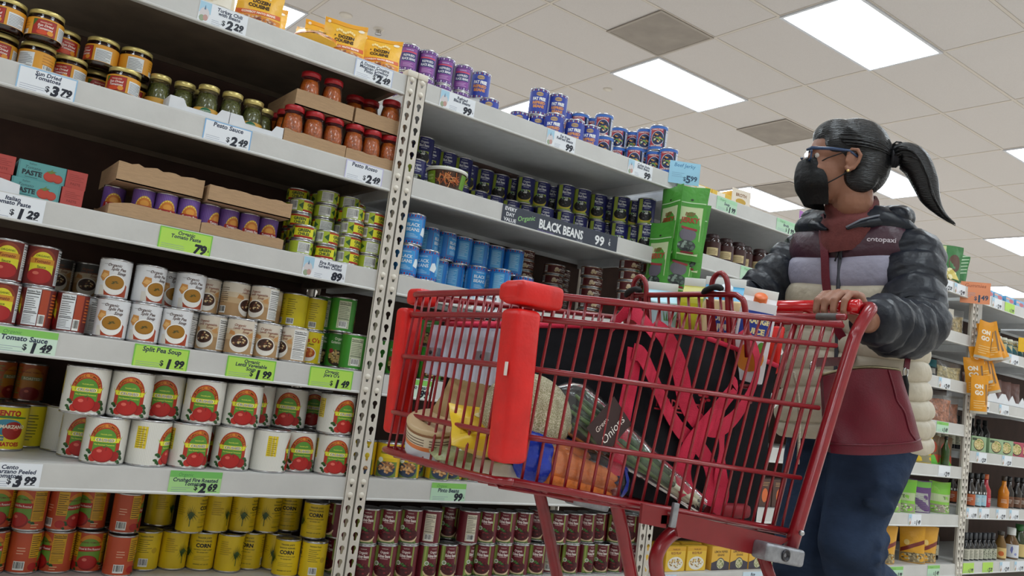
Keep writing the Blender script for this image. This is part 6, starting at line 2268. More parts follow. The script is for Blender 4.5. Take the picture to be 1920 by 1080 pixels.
film_loop(g, [(.905, -1.112, .695, .034, .046), (.96, -1.112, .688, .036, .046), (1.03, -1.112, .677, .036, .042), (1.10, -1.114, .664, .032, .036), (1.128, -1.115, .656, .02, .024)], FILM)
o = g.build('bag_film', cb)
o.location = -BO
g = MB()
film_loop(g, [(.868, -1.118, .706, .005, .03), (.882, -1.116, .700, .022, .04), (.908, -1.113, .695, .0355, .0475), (.928, -1.112, .692, .036, .047)], M_BLUE)
o = g.build('printed_end', cb)
o.location = -BO
g = MB()
film_loop(g, [(1.108, -1.114, .662, .031, .034), (1.122, -1.115, .658, .024, .03), (1.134, -1.116, .655, .008, .016)], M_BLUE)
o = g.build('printed_end', cb)
o.location = -BO
g = MB()
g.hexa([(.985, -1.074, .705), (1.075, -1.07, .690), (1.075, -1.066, .690), (.985, -1.07, .705), (.985, -1.08, .735), (1.075, -1.076, .712), (1.075, -1.072, .712), (.985, -1.076, .735)], M_BLUE)
o = g.build('printed_band', cb)
o.location = -BO
# green onions in their bag
go = empty('green_onion_bag', (1.15, -1.11, .7))
tag(go, 'long clear bag of green onions slanting across the tote', 'bag')
GO = Vector((1.15, -1.11, .7))
M_GR = [mat('onion_green', (92, 126, 66), rough=.4, var=.25, scale=60), mat('onion_dark', (54, 88, 52), rough=.45, var=.25, scale=60)]
M_OW = mat('onion_white', (226, 226, 196), rough=.35, var=.06)
rnd = random.Random(5)
A0, B0 = Vector((.985, -1.128, .785)), Vector((1.315, -1.14, .632))
dr = (B0 - A0).normalized()
pr = Vector((-dr.z, 0, dr.x))
for i in range(11):
    s = (i - 5) / 5
    g = MB()
    a = A0 + pr * (.034 * s + rnd.uniform(-.004, .004)) + Vector((rnd.uniform(0, .03), rnd.uniform(-.004, .02), 0))
    b = B0 + pr * (.012 * s + rnd.uniform(-.003, .003)) - dr * rnd.uniform(0, .05) + Vector((0, rnd.uniform(-.002, .012), 0))
    w = a.lerp(b, .78)
    g.tube([a, a.lerp(b, .3) + pr * rnd.uniform(-.006, .006), a.lerp(b, .55), w], [.003, .007, .006, .0055], M_GR[i % 2], n=8)
    g.tube([w, w.lerp(b, .5), b - dr * .006, b], [.0055, .005, .0065, .003], M_OW, n=8)
    for k in range(4):
        g.tube([b, b + dr * .012 + pr * (k - 1.5) * .003], .0006, M_OW, n=4)
    o = g.build('stalk', go)
    o.location = -GO
g = MB()
P = []
for (t, hw) in ((-.14, .012), (-.08, .035), (0, .047), (.35, .04), (.8, .026), (1.04, .02)):
    c = A0 + dr * (B0 - A0).length * t
    P.append([c + pr * hw * math.cos(2 * PI * i / 14) * (1 + .06 * math.sin(i * 2 + t * 20)) + Vector((0, .008 + .026 * math.sin(2 * PI * i / 14) * min(1, hw / .03), 0)) for i in range(14)])
g.grid(P, FILM, True, True)
o = g.build('bag_film', go)
o.location = -GO
A = Art()
A.rect(-.042, -.033, .042, .033, '#2c1012')
A.text('Green', -.012, .014, .010, '#d8c8c0', bold=0, shear=.1)
A.text('Onions', .002, -.010, .016, '#e8e0da', bold=0, shear=.1, w=.076)
am = MB()
c = A0 + dr * .06
add_art(am, A, flat_fn((c.x, c.y - .0275, c.z), tuple(pr * .93 + dr * .3), tuple(-dr * .95 + pr * .3)), lay=.0003)
o = am.build('label', go)
o.location = -GO
# juice cartons in the child seat
def gable(name, w, d, h, base, art, topc, capc, label, loc, rz, tilt=0, fin=None):
    M = ink(base, .35)
    g = MB()
    g.rbox((-w / 2, -d / 2, 0), (w / 2, d / 2, h), .004, M)
    T = ink(topc, .35)
    tz = h + d * .42
    vs = [(-w / 2 + .002, -d / 2 + .002, h - .002), (w / 2 - .002, -d / 2 + .002, h - .002), (w / 2 - .002, d / 2 - .002, h - .002), (-w / 2 + .002, d / 2 - .002, h - .002), (-w / 2 + .002, -.002, tz), (w / 2 - .002, -.002, tz), (w / 2 - .002, .002, tz), (-w / 2 + .002, .002, tz)]
    g.add(vs, [(0, 1, 5, 4), (2, 3, 7, 6), (1, 2, 6, 5), (3, 0, 4, 7)], T)
    o = g.build(name)
    f = MB().rbox((-w / 2 + .001, -.003, tz - .004), (w / 2 - .001, .003, tz + .018), .001, ink(fin or '#e6e6e0', .4))
    f.build('gable_fin', o)
    if capc:
        c = MB().lathe([(.014, 0), (.014, .016), (.012, .018), (0, .018)], ink(capc, .4), n=18, M=Matrix.Translation((0, -d * .25, h + d * .2)) @ Matrix.Rotation(.7, 4, 'X'))
        c.build('cap', o)
    am = MB()
    add_art(am, art, flat_fn((0, -d / 2 - .0002, 0), (1, 0, 0), (0, 0, 1)))
    am.build('front_print', o)
    o.location = loc
    o.rotation_euler = (0, tilt, rz)
    return tag(o, label, 'carton', 'juice cartons in the child seat')
A = Art()
A.rect(-.036, .0, .036, .155, '#bfe0e8')
A.text('PINEAPPLE', 0, .085, .015, '#b03a34', bold=.04, w=.066)
A.text('JUICE', .008, .064, .012, '#8ac4dc', bold=.03)
A.ell(.018, .035, .018, .022, '#8a7a3a', n=16)
for i in range(5):
    A.poly([(.008 + .004 * i, .125), (.012 + .004 * i, .125), (.004 + .009 * i, .152)], '#5a9a4a')
A.ell(-.02, .04, .016, .014, '#4aa8d8', n=12)
gable('juice_carton', .075, .075, .17, '#b8d8dc', A, '#9ccfe0', None, 'pale blue pineapple juice carton on the far side of the child seat', (1.47, -.835, .882), -.75)
A = Art()
A.rect(-.036, .0, .036, .17, '#d3cf22')
A.rect(-.036, .11, .0, .16, '#d8d42c')
A.lines(-.02, .05, .03, .085, 5, '#9a9a1c', .25)
A.ell(-.03, .1, .01, .014, '#e8e0c8', n=12)
gable('juice_carton', .075, .075, .185, '#ccc81e', A, '#b8ae1c', None, 'yellow green juice carton with white top between the other cartons', (1.51, -.915, .882), -.95, fin='#e8e8e2')
A = Art()
A.rect(-.045, .0, .045, .17, '#ecd2a0')
A.rect(-.03, .10, .04, .15, '#24409a')
A.text('ORANGE', .005, .135, .013, '#f0e6c8', bold=.05, w=.06)
A.text('JUICE', .005, .115, .013, '#f0e6c8', bold=.05, w=.06)
A.ell(-.005, .06, .034, .034, '#e08a3c', n=18)
A.ell(.02, .035, .02, .02, '#d97a2a', n=14)
A.poly([(-.03, .02), (.0, .05), (.03, .01)], '#dfe6ec')
gable('juice_carton', .092, .092, .175, '#e8cfa0', A, '#3c9cc8', '#dfeaf0', 'peach orange juice carton with blue top and navy label', (1.50, -1.0, .882), -.78)
A = Art()
A.rect(-.036, .0, .036, .17, '#e8e8ea')
A.rect(-.032, .09, .032, .15, '#24409a')
A.text('ORANGE', 0, .13, .012, '#f0e6a8', bold=.05, w=.056)
A.text('JUICE', 0, .108, .012, '#f0e6a8', bold=.05, w=.056)
A.ell(0, .05, .03, .03, '#e58a28', n=18)
A.ell(.02, .075, .008, .012, '#5a9a3a', n=10)
gable('juice_carton', .074, .06, .16, '#e6e6e8', A, '#e3e3e6', '#e8743a', 'tilted white orange juice carton with orange cap beside the handle', (1.478, -1.092, .882), -.85, tilt=.1)
# ------------------------------------------------------------------ the shopper
def melt(name, mb, voxel, smooth_it=2, mats=None, parent=None, deci=None):
    """one continuous surface grown over the overlapping forms"""
    me = mb.mesh(name)
    ob = bpy.data.objects.new(name, me)
    COL.objects.link(ob)
    rm = ob.modifiers.new('r', 'REMESH')
    rm.mode = 'VOXEL'
    rm.voxel_size = voxel
    sm = ob.modifiers.new('s', 'SMOOTH')
    sm.iterations = smooth_it
    sm.factor = .5
    bpy.context.view_layer.update()
    dg = bpy.context.evaluated_depsgraph_get()
    m2 = bpy.data.meshes.new_from_object(ob.evaluated_get(dg))
    m2.name = name
    bpy.data.objects.remove(ob)
    m2.materials.clear()
    for m in mats or [mb.mats[0]]:
        m2.materials.append(m)
    for p in m2.polygons:
        p.use_smooth = True
    return mobj(name, m2, parent)
def limb(mb, pts, rs, m, n=14):
    mb.tube(pts, rs, m, n=n)
    for p, r in zip(pts, rs):
        mb.ball(p, r, m, u=14, v=10)
SKIN = mat('skin', (150, 104, 82), rough=.5, var=.06, scale=18, bump=.06, bscale=180)
HC = Vector((2.006, -.937, 1.527))
H = Vector((-.648, .762, 0)).normalized()
E_ = Vector((-.762, -.648, 0)).normalized()
Z_ = Vector((0, 0, 1))
MH = Matrix(((H.x, E_.x, 0, HC.x), (H.y, E_.y, 0, HC.y), (0, 0, 1, HC.z), (0, 0, 0, 1)))
def hp(a, b, c):
    return MH @ Vector((a, b, c))
FW_ = Vector((-.97, -.24, 0)).normalized()
LF = Vector((.24, -.97, 0)).normalized()
SC = Vector((2.14, -.92, 1.29))
b = MB()
# head
b.ball((0, 0, 0), 1, SKIN, MH @ Matrix.Translation((-.012, 0, .03)) @ Matrix.Diagonal((.098, .074, .09, 1)), 28, 20)
b.ball((0, 0, 0), 1, SKIN, MH @ Matrix.Translation((.03, 0, -.03)) @ Matrix.Diagonal((.062, .062, .078, 1)), 24, 18)
b.ball((0, 0, 0), 1, SKIN, MH @ Matrix.Translation((.045, 0, -.082)) @ Matrix.Diagonal((.045, .043, .032, 1)), 20, 14)
limb(b, [hp(.084, 0, .016), hp(.097, 0, -.012), hp(.106, 0, -.03)], [.010, .012, .013], SKIN)
for s in (-1, 1):
    b.ball((0, 0, 0), 1, SKIN, MH @ Matrix.Translation((.075, .022 * s, .03)) @ Matrix.Diagonal((.016, .022, .007, 1)), 12, 8)
    b.ball((0, 0, 0), 1, SKIN, MH @ Matrix.Translation((.058, .034 * s, -.03)) @ Matrix.Diagonal((.022, .022, .02, 1)), 14, 10)
    b.ball((0, 0, 0), 1, SKIN, MH @ Matrix.Translation((.100, .010 * s, -.036)) @ Matrix.Diagonal((.010, .009, .008, 1)), 10, 8)
b.ball((0, 0, 0), 1, SKIN, MH @ Matrix.Translation((.088, 0, -.062)) @ Matrix.Diagonal((.012, .024, .007, 1)), 12, 8)
limb(b, [hp(-.028, 0, -.05), hp(-.035, 0, -.1), SC + Vector((-.035, 0, .06)), SC + Vector((-.0, 0, -.02))], [.058, .054, .056, .07], SKIN)
# trunk inside the clothes
for (z, a_, b_) in ((1.30, .155, .095), (1.20, .15, .10), (1.08, .135, .095), (.96, .145, .10), (.86, .155, .11)):
    b.ball((0, 0, 0), 1, SKIN, Matrix(((FW_.x, LF.x, 0, 2.14 + (1.29 - z) * .1), (FW_.y, LF.y, 0, -.92), (0, 0, 1, z), (0, 0, 0, 1))) @ Matrix.Diagonal((b_, a_, .10, 1)), 20, 14)
# arms
LS, LE, LW = Vector((2.15, -1.065, 1.282)), Vector((2.03, -1.15, 1.088)), Vector((1.795, -1.172, 1.062))
RS, RE, RW = Vector((2.125, -.765, 1.285)), Vector((1.985, -.69, 1.15)), Vector((1.775, -.745, 1.10))
limb(b, [SC + Vector((0, 0, -.02)), LS, LS.lerp(LE, .5), LE, LE.lerp(LW, .5), LW], [.07, .055, .047, .040, .037, .027], SKIN)
limb(b, [SC + Vector((0, 0, -.02)), RS, RS.lerp(RE, .5), RE, RE.lerp(RW, .5), RW], [.07, .055, .047, .040, .037, .027], SKIN)
def hand(b, W, yc, sgn, xb=1.715, zb=1.082):
    """fingers over the handle bar; sgn +1: thumb towards +y"""
    pc = Vector((xb + .043, yc, zb + .024))
    limb(b, [W, W.lerp(pc, .6)], [.026, .028], SKIN)
    for k in range(4):
        y = yc + sgn * (.034 - .0222 * k)
        L = (.95, 1.05, 1.0, .82)[k]
        r = (.0086, .0088, .0086, .0078)[k]
        kn = Vector((xb + .026, y, zb + .037 - .002 * abs(k - 1)))
        limb(b, [W.lerp(pc, .5) + Vector((0, sgn * (.012 - .008 * k), 0)), pc + Vector((.004, sgn * (.026 - .0175 * k), .004)), kn], [.021, .0155, r * 1.22], SKIN, 10)
        p1 = Vector((xb + .002, y, zb + .031))
        p2 = Vector((xb - .024 * L, y - sgn * .001, zb + .012))
        p3 = Vector((xb - .027 * L, y - sgn * .001, zb - .012))
        p4 = Vector((xb - .014, y - sgn * .001, zb - .027 * L))
        limb(b, [kn, p1, p2, p3, p4], [r * 1.18, r * 1.02, r * 1.05, r * .92, r * .78], SKIN, 10)
    t0 = pc + Vector((.004, sgn * .034, -.012))
    limb(b, [W.lerp(pc, .55), t0, t0 + Vector((-.026, sgn * .018, -.020)), Vector((xb + .004, yc + sgn * .062, zb - .027)), Vector((xb - .014, yc + sgn * .068, zb - .022))], [.02, .0145, .012, .0105, .0085], SKIN, 10)
hand(b, LW, -1.143, 1)
hand(b, RW, -.775, -1)
# legs
LH, LK, LA = Vector((2.17, -1.005, .82)), Vector((2.045, -1.015, .50)), Vector((2.52, -.99, .24))
RH, RK, RA = Vector((2.20, -.845, .82)), Vector((2.10, -.85, .47)), Vector((2.13, -.84, .085))
for (h_, k_, a_) in ((LH, LK, LA), (RH, RK, RA)):
    limb(b, [h_, h_.lerp(k_, .5), k_, k_.lerp(a_, .35), a_], [.085, .075, .055, .05, .035], SKIN)
LT = Vector((2.46, -.985, .06))
limb(b, [LA, LA + Vector((.02, 0, -.05)), LT], [.036, .034, .03], SKIN)
limb(b, [RA, RA + Vector((-.02, 0, -.03)), RA + Vector((-.14, -.01, -.05))], [.036, .036, .028], SKIN)
person = melt('person', b, .0031, 2, [SKIN])
tag(person, 'person in a striped puffer jacket and black face mask pushing the cart', 'person')

# jacket
J_NAVY = mat('jacket_navy', (20, 25, 36), rough=.4, var=.18, scale=24, bump=.35, bscale=34, spec=.4)
J_PLUM = mat('jacket_plum', (62, 26, 42), rough=.42, var=.15, scale=24, bump=.35, bscale=34)
J_LAV = mat('jacket_lavender', (150, 147, 166), rough=.45, var=.08, scale=24, bump=.35, bscale=34)
J_CREAM = mat('jacket_cream', (192, 182, 162), rough=.5, var=.07, scale=24, bump=.35, bscale=34)
jz = [1.352, 1.272, 1.195, 1.125, 1.066, 1.01, .958, .91, .862, .815, .775]
jm = [J_PLUM, J_LAV] + [J_CREAM] * 8
def jwidth(z):
    t = [(1.352, .166, .115), (1.27, .174, .134), (1.2, .178, .142), (1.05, .182, .142), (.95, .185, .146), (.85, .196, .156), (.78, .194, .156)]
    for (z0, a0, b0), (z1, a1, b1) in zip(t, t[1:]):
        if z >= z1:
            k = (z - z1) / (z0 - z1)
            k = min(max(k, 0), 1)
            return a1 + (a0 - a1) * k, b1 + (b0 - b1) * k
    return t[-1][1], t[-1][2]
def jring(z, puff, n=72, grow=0.0):
    a, bb = jwidth(z)
    c = Vector((2.14 + (1.29 - z) * .1, -.92, z))
    out = []
    for i in range(n):
        th = 2 * PI * i / n
        ca, sa = math.cos(th), math.sin(th)
        e = 2.5
        k = (abs(ca) ** e + abs(sa) ** e) ** (-1 / e)
        # wrinkles pull in at the seams, and at the zip and side seams
        f = 1 + .06 * puff + grow
        f -= .035 * math.exp(-(min(th, 2 * PI - th) / .07) ** 2)
        f -= .02 * math.exp(-(abs(th - PI / 2) / .06) ** 2)
        f += .006 * math.sin(23 * th + 37 * z) * puff + .004 * math.sin(11 * th - 51 * z)
        dz = .006 * math.sin(3 * th + z * 9)
        out.append(c + FW_ * (bb * k * ca * f) + LF * (a * k * sa * f) + Vector((0, 0, dz)))
    return out
g = MB()
for i in range(10):
    z0, z1 = jz[i], jz[i + 1]
    rows = []
    for k in range(9):
        t = k / 8
        rows.append(jring(z0 + (z1 - z0) * t, math.sqrt(max(0, math.sin(PI * t)))))
    g.grid(rows[::-1], jm[i], True, True)
g.grid([jring(jz[-1], 0), [p * .0 + (Vector((2.14 + .056, -.92, .80)) + (p - Vector((2.14 + .056, -.92, p.z))) * .7) for p in jring(jz[-1], 0)]][::-1], J_CREAM, True, True)
# yoke over the shoulders
rows = []
for k in range(13):
    t = k / 12
    z = 1.352 + .07 * math.sin(t * PI / 2)
    s = math.cos(t * PI / 2 * .80)
    pf = abs(math.sin(PI * t * 2))
    ring = jring(1.352, .5 * math.sqrt(pf))
    c = Vector((2.134 - .035 * t, -.92, z))
    rows.append([Vector((c.x + (p.x - 2.134) * s, c.y + (p.y + .92) * s, z + (p.z - 1.352))) for p in ring])
g.grid(rows, J_NAVY, True, True)
jk = g.build('jacket', person)
def sleeve(pts, rs, n_b, wid=1.0):
    """quilted sleeve: rows of baffles along the arm"""
    P = smooth_path(pts, 10)
    N = len(P) - 1
    out, rad = [], []
    M_ = n_b * 7
    for i in range(M_ + 1):
        t = i / M_ * N
        k = min(int(t), N - 1)
        out.append(P[k].lerp(P[k + 1], t - k))
        q = i / M_ * (len(rs) - 1)
        kk = min(int(q), len(rs) - 2)
        r = rs[kk] + (rs[kk + 1] - rs[kk]) * (q - kk)
        puff = math.sqrt(abs(math.sin(PI * (i % 7) / 7)))
        rad.append(r * (.90 + .16 * puff + .02 * math.sin(i * 1.7)))
    g = MB()
    g.tube(out, rad, J_NAVY, n=28)
    # break up the perfect tube with soft creases
    b0 = 0
    vs = []
    for i, v in enumerate(g.v):
        ring, a = divmod(i, 28)
        if ring < len(out):
            d = Vector(v) - out[ring]
            d *= 1 + .03 * math.sin(a * .9 + ring * .55) + .018 * math.sin(a * 2.3 - ring * .8)
            vs.append(tuple(out[ring] + d))
        else:
            vs.append(v)
    g.v = vs
    return g.build('sleeve', jk)
sleeve([SC + LF * .10 + Vector((0, 0, .018)), LS + Vector((.005, -.008, .005)), LS.lerp(LE, .45) + Vector((.012, -.006, 0)), LE + Vector((.022, -.004, .008)), LE.lerp(LW, .3) + Vector((.0, -.004, -.012)), LE.lerp(LW, .62), LW + Vector((.012, 0, 0))], [.07, .080, .074, .073, .070, .066, .05], 9)
sleeve([SC - LF * .10 + Vector((0, 0, .018)), RS + Vector((-.0, .01, .005)), RS.lerp(RE, .5), RE + Vector((.0, .0, -.01)), RE.lerp(RW, .5), RW + Vector((.015, 0, 0))], [.07, .08, .074, .068, .06, .048], 9)
# zip, pulls and hood
g = MB()
zp = []
for z in [1.365 - .028 * i for i in range(21)]:
    a, bb = jwidth(z)
    zp.append(Vector((2.14 + (1.29 - z) * .1, -.92, z)) + FW_ * (bb * 1.008))
g.tube(zp, .0055, mat('zip_tape', (58, 60, 70), rough=.5), n=8)
zz_ = g.build('zipper', jk)
top = zp[2]
g = MB().rbox((-.008, -.006, -.02), (.008, .006, .012), .003, mat('zip_metal', (176, 186, 196), rough=.25, metal=.8), M=Matrix.Translation(top + FW_ * .006))
g.tube([top + FW_ * .012 + Vector((0, 0, -.014)), top + FW_ * .016 + LF * .006 + Vector((0, 0, -.05))], .0022, C_BLK)
g.tube([top + FW_ * .012 + Vector((0, 0, -.014)), top + FW_ * .016 - LF * .008 + Vector((0, 0, -.055))], .0022, C_BLK)
g.build('zip_pull', zz_)
# open collar: two flaps rising from the zip to the hood
g = MB()
NK = Vector((2.085, -.93, 1.40))
for s in (1, -1):
    P = []
    for k in range(9):
        t = k / 8
        th = s * (.22 + 2.45 * t)
        d = FW_ * math.cos(th) + LF * math.sin(th)
        base = Vector((2.12, -.92, 1.335 + .05 * t)) + d * (.118 - .012 * t)
        tp = NK + d * (.112 - .004 * t) + Vector((.02 * t, 0, -.06 + .10 * t ** .7))
        P.append([base, base.lerp(tp, .5) + d * .016, tp, tp - d * .012 + Vector((0, 0, -.004)), base.lerp(tp, .4) - d * .012])
    g.grid(P if s > 0 else [r[::-1] for r in P], J_NAVY)
g.build('collar', jk)
g = MB()
for s in (1,):
    edge = []
    for k in range(9):
        t = k / 8
        th = s * (.22 + 2.45 * t)
        d = FW_ * math.cos(th) + LF * math.sin(th)
        edge.append(NK + d * (.112 - .004 * t) + Vector((.02 * t, 0, -.058 + .10 * t ** .7)))
    g.tube(edge, .003, mat('collar_binding', (120, 124, 136), rough=.5), n=6)
g.build('collar_binding', jk)
hb = MB()
for k in range(11):
    th = -1.7 + 3.4 * k / 10
    d = -FW_ * math.cos(th) + LF * math.sin(th) * 1.05
    hb.ball(Vector((2.105, -.93, 1.385)) + d * .108 + Vector((0, 0, .028 * math.cos(th * .7))), (.040 + .006 * math.cos(th), .040 + .006 * math.cos(th), .026 + .022 * math.cos(th * .8)), J_NAVY, u=14, v=10)
melt('hood', hb, .007, 2, [J_NAVY], jk)
A = Art()
A.text('cotopaxi', .008, 0, .0135, '#cfc4cc', bold=.02)
A.poly([(-.048, -.008), (-.042, -.008), (-.038, .010), (-.043, .012), (-.048, .004)], '#cfc4cc')
am = MB()
lc = Vector((2.14, -.92, 1.318))
def fn(x, y, l):
    th = .50 + x / .165
    a, bb = jwidth(1.318)
    ca, sa = math.cos(th), math.sin(th)
    k = (abs(ca) ** 2.5 + abs(sa) ** 2.5) ** (-.4)
    n = (FW_ * (ca / bb) + LF * (sa / a)).normalized()
    return (lc + FW_ * (bb * k * ca * 1.07) + LF * (a * k * sa * 1.07) + n * (.003 + l) + Vector((0, 0, y)), n)
add_art(am, A, fn, du=.01)
am.build('chest_logo', jk)

# turtleneck
M_TN = mat('maroon_knit', (112, 58, 56), rough=.9, var=.15, scale=60, bump=.2, bscale=200)
g = MB()
prof = [(.06, -.10), (.07, -.08), (.074, -.06), (.074, -.045), (.076, -.03), (.074, -.012), (.066, -.006), (.07, .002), (.074, .018), (.072, .034), (.066, .044), (.058, .042), (.056, .02)]
n = 96
P = []
for (r, z) in prof:
    row = []
    for i in range(n):
        th = 2 * PI * i / n
        rr = r * (1 + .010 * (1 if i % 2 else -1) + .05 * math.sin(2 * th + z * 30)) + (.010 * math.cos(th) if z < 0 else 0)
        row.append(Vector((2.068, -.938, 1.402)) + FW_ * (rr * math.cos(th) * 1.05) + LF * (rr * math.sin(th)) + Vector((0, 0, z - .022 * math.cos(th) + .004 * math.sin(3 * th))))
    P.append(row)
g.grid(P, M_TN, True, True)
g.build('turtleneck', person)

# hair
M_HAIR = mat('black_hair', (5, 5, 8), rough=.32, var=.5, scale=50, bump=.5, bscale=60, stretch=(1, 1, 6))
hb = MB()
hb.ball((0, 0, 0), 1, M_HAIR, MH @ Matrix.Translation((-.030, 0, .042)) @ Matrix.Diagonal((.095, .084, .088, 1)), 30, 22)
hb.ball((0, 0, 0), 1, M_HAIR, MH @ Matrix.Translation((-.052, 0, .0)) @ Matrix.Diagonal((.075, .078, .085, 1)), 26, 18)
hb.ball((0, 0, 0), 1, M_HAIR, MH @ Matrix.Translation((.018, 0, .075)) @ Matrix.Diagonal((.064, .07, .05, 1)), 24, 16)
for s in (-1, 1):
    hb.ball((0, 0, 0), 1, M_HAIR, MH @ Matrix.Translation((.010, .050 * s, .045)) @ Matrix.Diagonal((.045, .028, .045, 1)), 18, 12)
    hb.ball((0, 0, 0), 1, M_HAIR, MH @ Matrix.Translation((-.045, .05 * s, -.045)) @ Matrix.Diagonal((.045, .026, .045, 1)), 18, 12)
hair = melt('hair', hb, .0045, 3, [M_HAIR], person)
# strands combed back over the head
g = MB()
rnd = random.Random(9)
tie = hp(-.128, .012, .022)
for s in range(64):
    a = rnd.uniform(-.95, .95)
    sd = 1 if rnd.random() < .8 else -1
    f = rnd.uniform(.0, 1.0)
    p0 = Vector((.07 - .07 * f, .03 + .045 * f, .1 - .07 * f)) if sd > 0 else Vector((.07 - .07 * f, -.03 - .045 * f, .1 - .07 * f))
    pts = []
    for k in range(7):
        t = k / 6
        q = p0.lerp(Vector((-.126, .012, .022)), t)
        d = q - Vector((-.024, 0, .03))
        e = math.sqrt((d.x / .1025) ** 2 + (d.y / .0855) ** 2 + (d.z / .0905) ** 2)
        if e > 1e-3 and k < 6:
            q = Vector((-.024, 0, .03)) + d / e * (1.0 + .012 * math.sin(s * 2.1 + k))
        pts.append(MH @ q)
    g.tube(smooth_path(pts, 3), [.0012] + [.0022] * 16 + [.0022, .0018], M_HAIR, n=5)
g.build('hair_strands', hair)
pt = MB()
tail = [(-.118, .012, .022), (-.15, .014, .032), (-.182, .018, .012), (-.205, .026, -.035), (-.222, .032, -.085), (-.25, .034, -.125), (-.285, .03, -.15)]
TP = smooth_path([hp(*q) for q in tail], 5)
rs = [.017, .021, .026, .03, .033, .035, .037, .038, .039, .039, .039, .038, .037, .036, .035, .034, .033, .031, .029, .027, .025, .022, .019, .016, .013, .011, .009, .007, .005, .004, .003]
pt.tube(TP, rs[:len(TP)], M_HAIR, n=16)
for s in range(46):
    th, q = rnd.uniform(0, 2 * PI), rnd.uniform(.86, 1.06)
    k0 = rnd.randint(0, 3)
    k1 = len(TP) - 1
    pts = []
    for k in range(k0, k1 + 1, 2):
        r = rs[k] * q * (1 + .1 * math.sin(s + k * .4)) + (.004 if k > 20 else 0)
        pts.append(TP[k] + E_ * (r * math.cos(th)) + (H * .5 + Z_ * .8).normalized() * (r * math.sin(th)))
    pt.tube(pts, [.0024] * (len(pts) - 2) + [.0016, .0006], M_HAIR, n=5)
pony = pt.build('ponytail', hair)
g = MB()
for k in range(3):
    g.tube([hp(-.124 - .006 * k, .012 + .022 * math.cos(a), .024 + .022 * math.sin(a)) for a in [2 * PI * i / 14 for i in range(14)]], .0055, mat('hair_tie', (24, 24, 30), rough=.8), closed=True, n=8)
g.build('hair_tie', hair)

# ears, eyes, glasses, mask, stud
for s in (-1, 1):
    em = MB()
    rim = [(-.004, .079, .012), (-.012, .083, .022), (-.026, .087, .020), (-.034, .088, .006), (-.030, .086, -.012), (-.020, .082, -.028), (-.008, .079, -.034), (-.002, .077, -.026)]
    limb(em, [hp(x, y * s, z - .004) for x, y, z in rim], [.004, .005, .0055, .0055, .005, .0055, .0065, .005], SKIN, 8)
    em.ball((0, 0, 0), 1, SKIN, MH @ Matrix.Translation((-.014, .077 * s, -.008)) @ Matrix.Diagonal((.016, .007, .024, 1)), 14, 10)
    em.ball((0, 0, 0), 1, SKIN, MH @ Matrix.Translation((-.002, .079 * s, -.012)) @ Matrix.Diagonal((.005, .005, .007, 1)), 10, 8)
    melt('ear', em, .0022, 2, [SKIN], person)
    ey = MB().ball(hp(.0645, .031 * s, .010), .0118, mat('eye_white', (214, 206, 200), rough=.2), u=16, v=12)
    ey.ball(hp(.0725, .032 * s, .010), .0055, mat('iris', (34, 22, 18), rough=.1), u=12, v=8)
    ey.build('eye', person)
    bw = MB().tube(smooth_path([hp(.088, .012 * s, .029), hp(.086, .03 * s, .034), hp(.072, .048 * s, .03)], 4), .003, M_HAIR, n=6)
    bw.build('eyebrow', person)
gl = mat('glasses_blue', (42, 66, 104), rough=.25, coat=.4)
g = MB()
for s in (-1, 1):
    loop = []
    for i in range(20):
        th = 2 * PI * i / 20
        ca, sa = math.cos(th), math.sin(th)
        k = (abs(ca) ** 7 + abs(sa) ** 7) ** (-1 / 7)
        loop.append(hp(.094 - .006 * abs(.033 + .026 * k * ca) / .05, s * (.033 + .026 * k * ca), (.008 + .0135 * k * sa)))
    g.tube(loop, .0026, gl, closed=True, n=6)
    g.tube([hp(.098, s * .058, .018), hp(.088, s * .074, .019), hp(.04, s * .0795, .018), hp(-.008, s * .082, .014), hp(-.028, s * .0835, -.002)], [.004, .0048, .0046, .004, .003], gl, n=8)
g.tube(smooth_path([hp(.103, -.009, .008), hp(.108, 0, .012), hp(.103, .009, .008)], 3), .0022, gl, n=6)
gs = g.build('glasses', person)
g = MB()
for s in (-1, 1):
    g.add([hp(.1, s * .010, -.004), hp(.095, s * .057, -.004), hp(.095, s * .057, .020), hp(.1, s * .010, .020)], [(0, 1, 2, 3)], clear('lens_clear', fac=.08))
g.build('lens', gs)
M_MASK = mat('black_mask', (7, 7, 9), rough=.55, spec=.3, var=.2, scale=30, bump=.3, bscale=60)
P = []
NV, NU = 14, 20
for k in range(NV + 1):
    v = k / NV
    row = []
    zc = -.004 - .116 * v
    fwd = [.115, .121, .122, .118, .108, .09][min(5, int(v * 5))] * (1 - (v * 5) % 1) + [.115, .121, .122, .118, .108, .09][min(5, int(v * 5) + 1)] * ((v * 5) % 1)
    side = .034 + .029 * math.sin(min(1, v * 1.6) * PI / 2) if v < .62 else .063 - .030 * (v - .62) / .38
    for i in range(NU + 1):
        u = -1 + 2 * i / NU
        x = fwd - (.042 + .034 * math.sin(PI * min(1, v * .85))) * abs(u) ** 1.7
        y = side * 1.06 * math.sin(u * PI / 2)
        z = zc + .010 * abs(u) - .012 * abs(u) * v + .0025 * math.sin(v * 17)
        row.append(hp(x, y, z))
    P.append(row)
g = MB()
g.grid(P, M_MASK)
g.grid([[p - H * .003 for p in r][::-1] for r in P], M_MASK)
mk = g.build('face_mask', person)
g = MB()
for s in (-1, 1):
    g.tube([hp(.066, s * .040, -.012), hp(.045, s * .066, -.004), hp(.02, s * .078, .004), hp(-.006, s * .084, .014), hp(-.03, s * .088, .012)], .0018, C_BLK, n=6)
    g.tube([hp(.044, s * .062, -.075), hp(.025, s * .069, -.064), hp(.004, s * .073, -.05), hp(-.012, s * .079, -.036), hp(-.026, s * .085, -.02)], .0018, C_BLK, n=6)
g.build('ear_loop', mk)
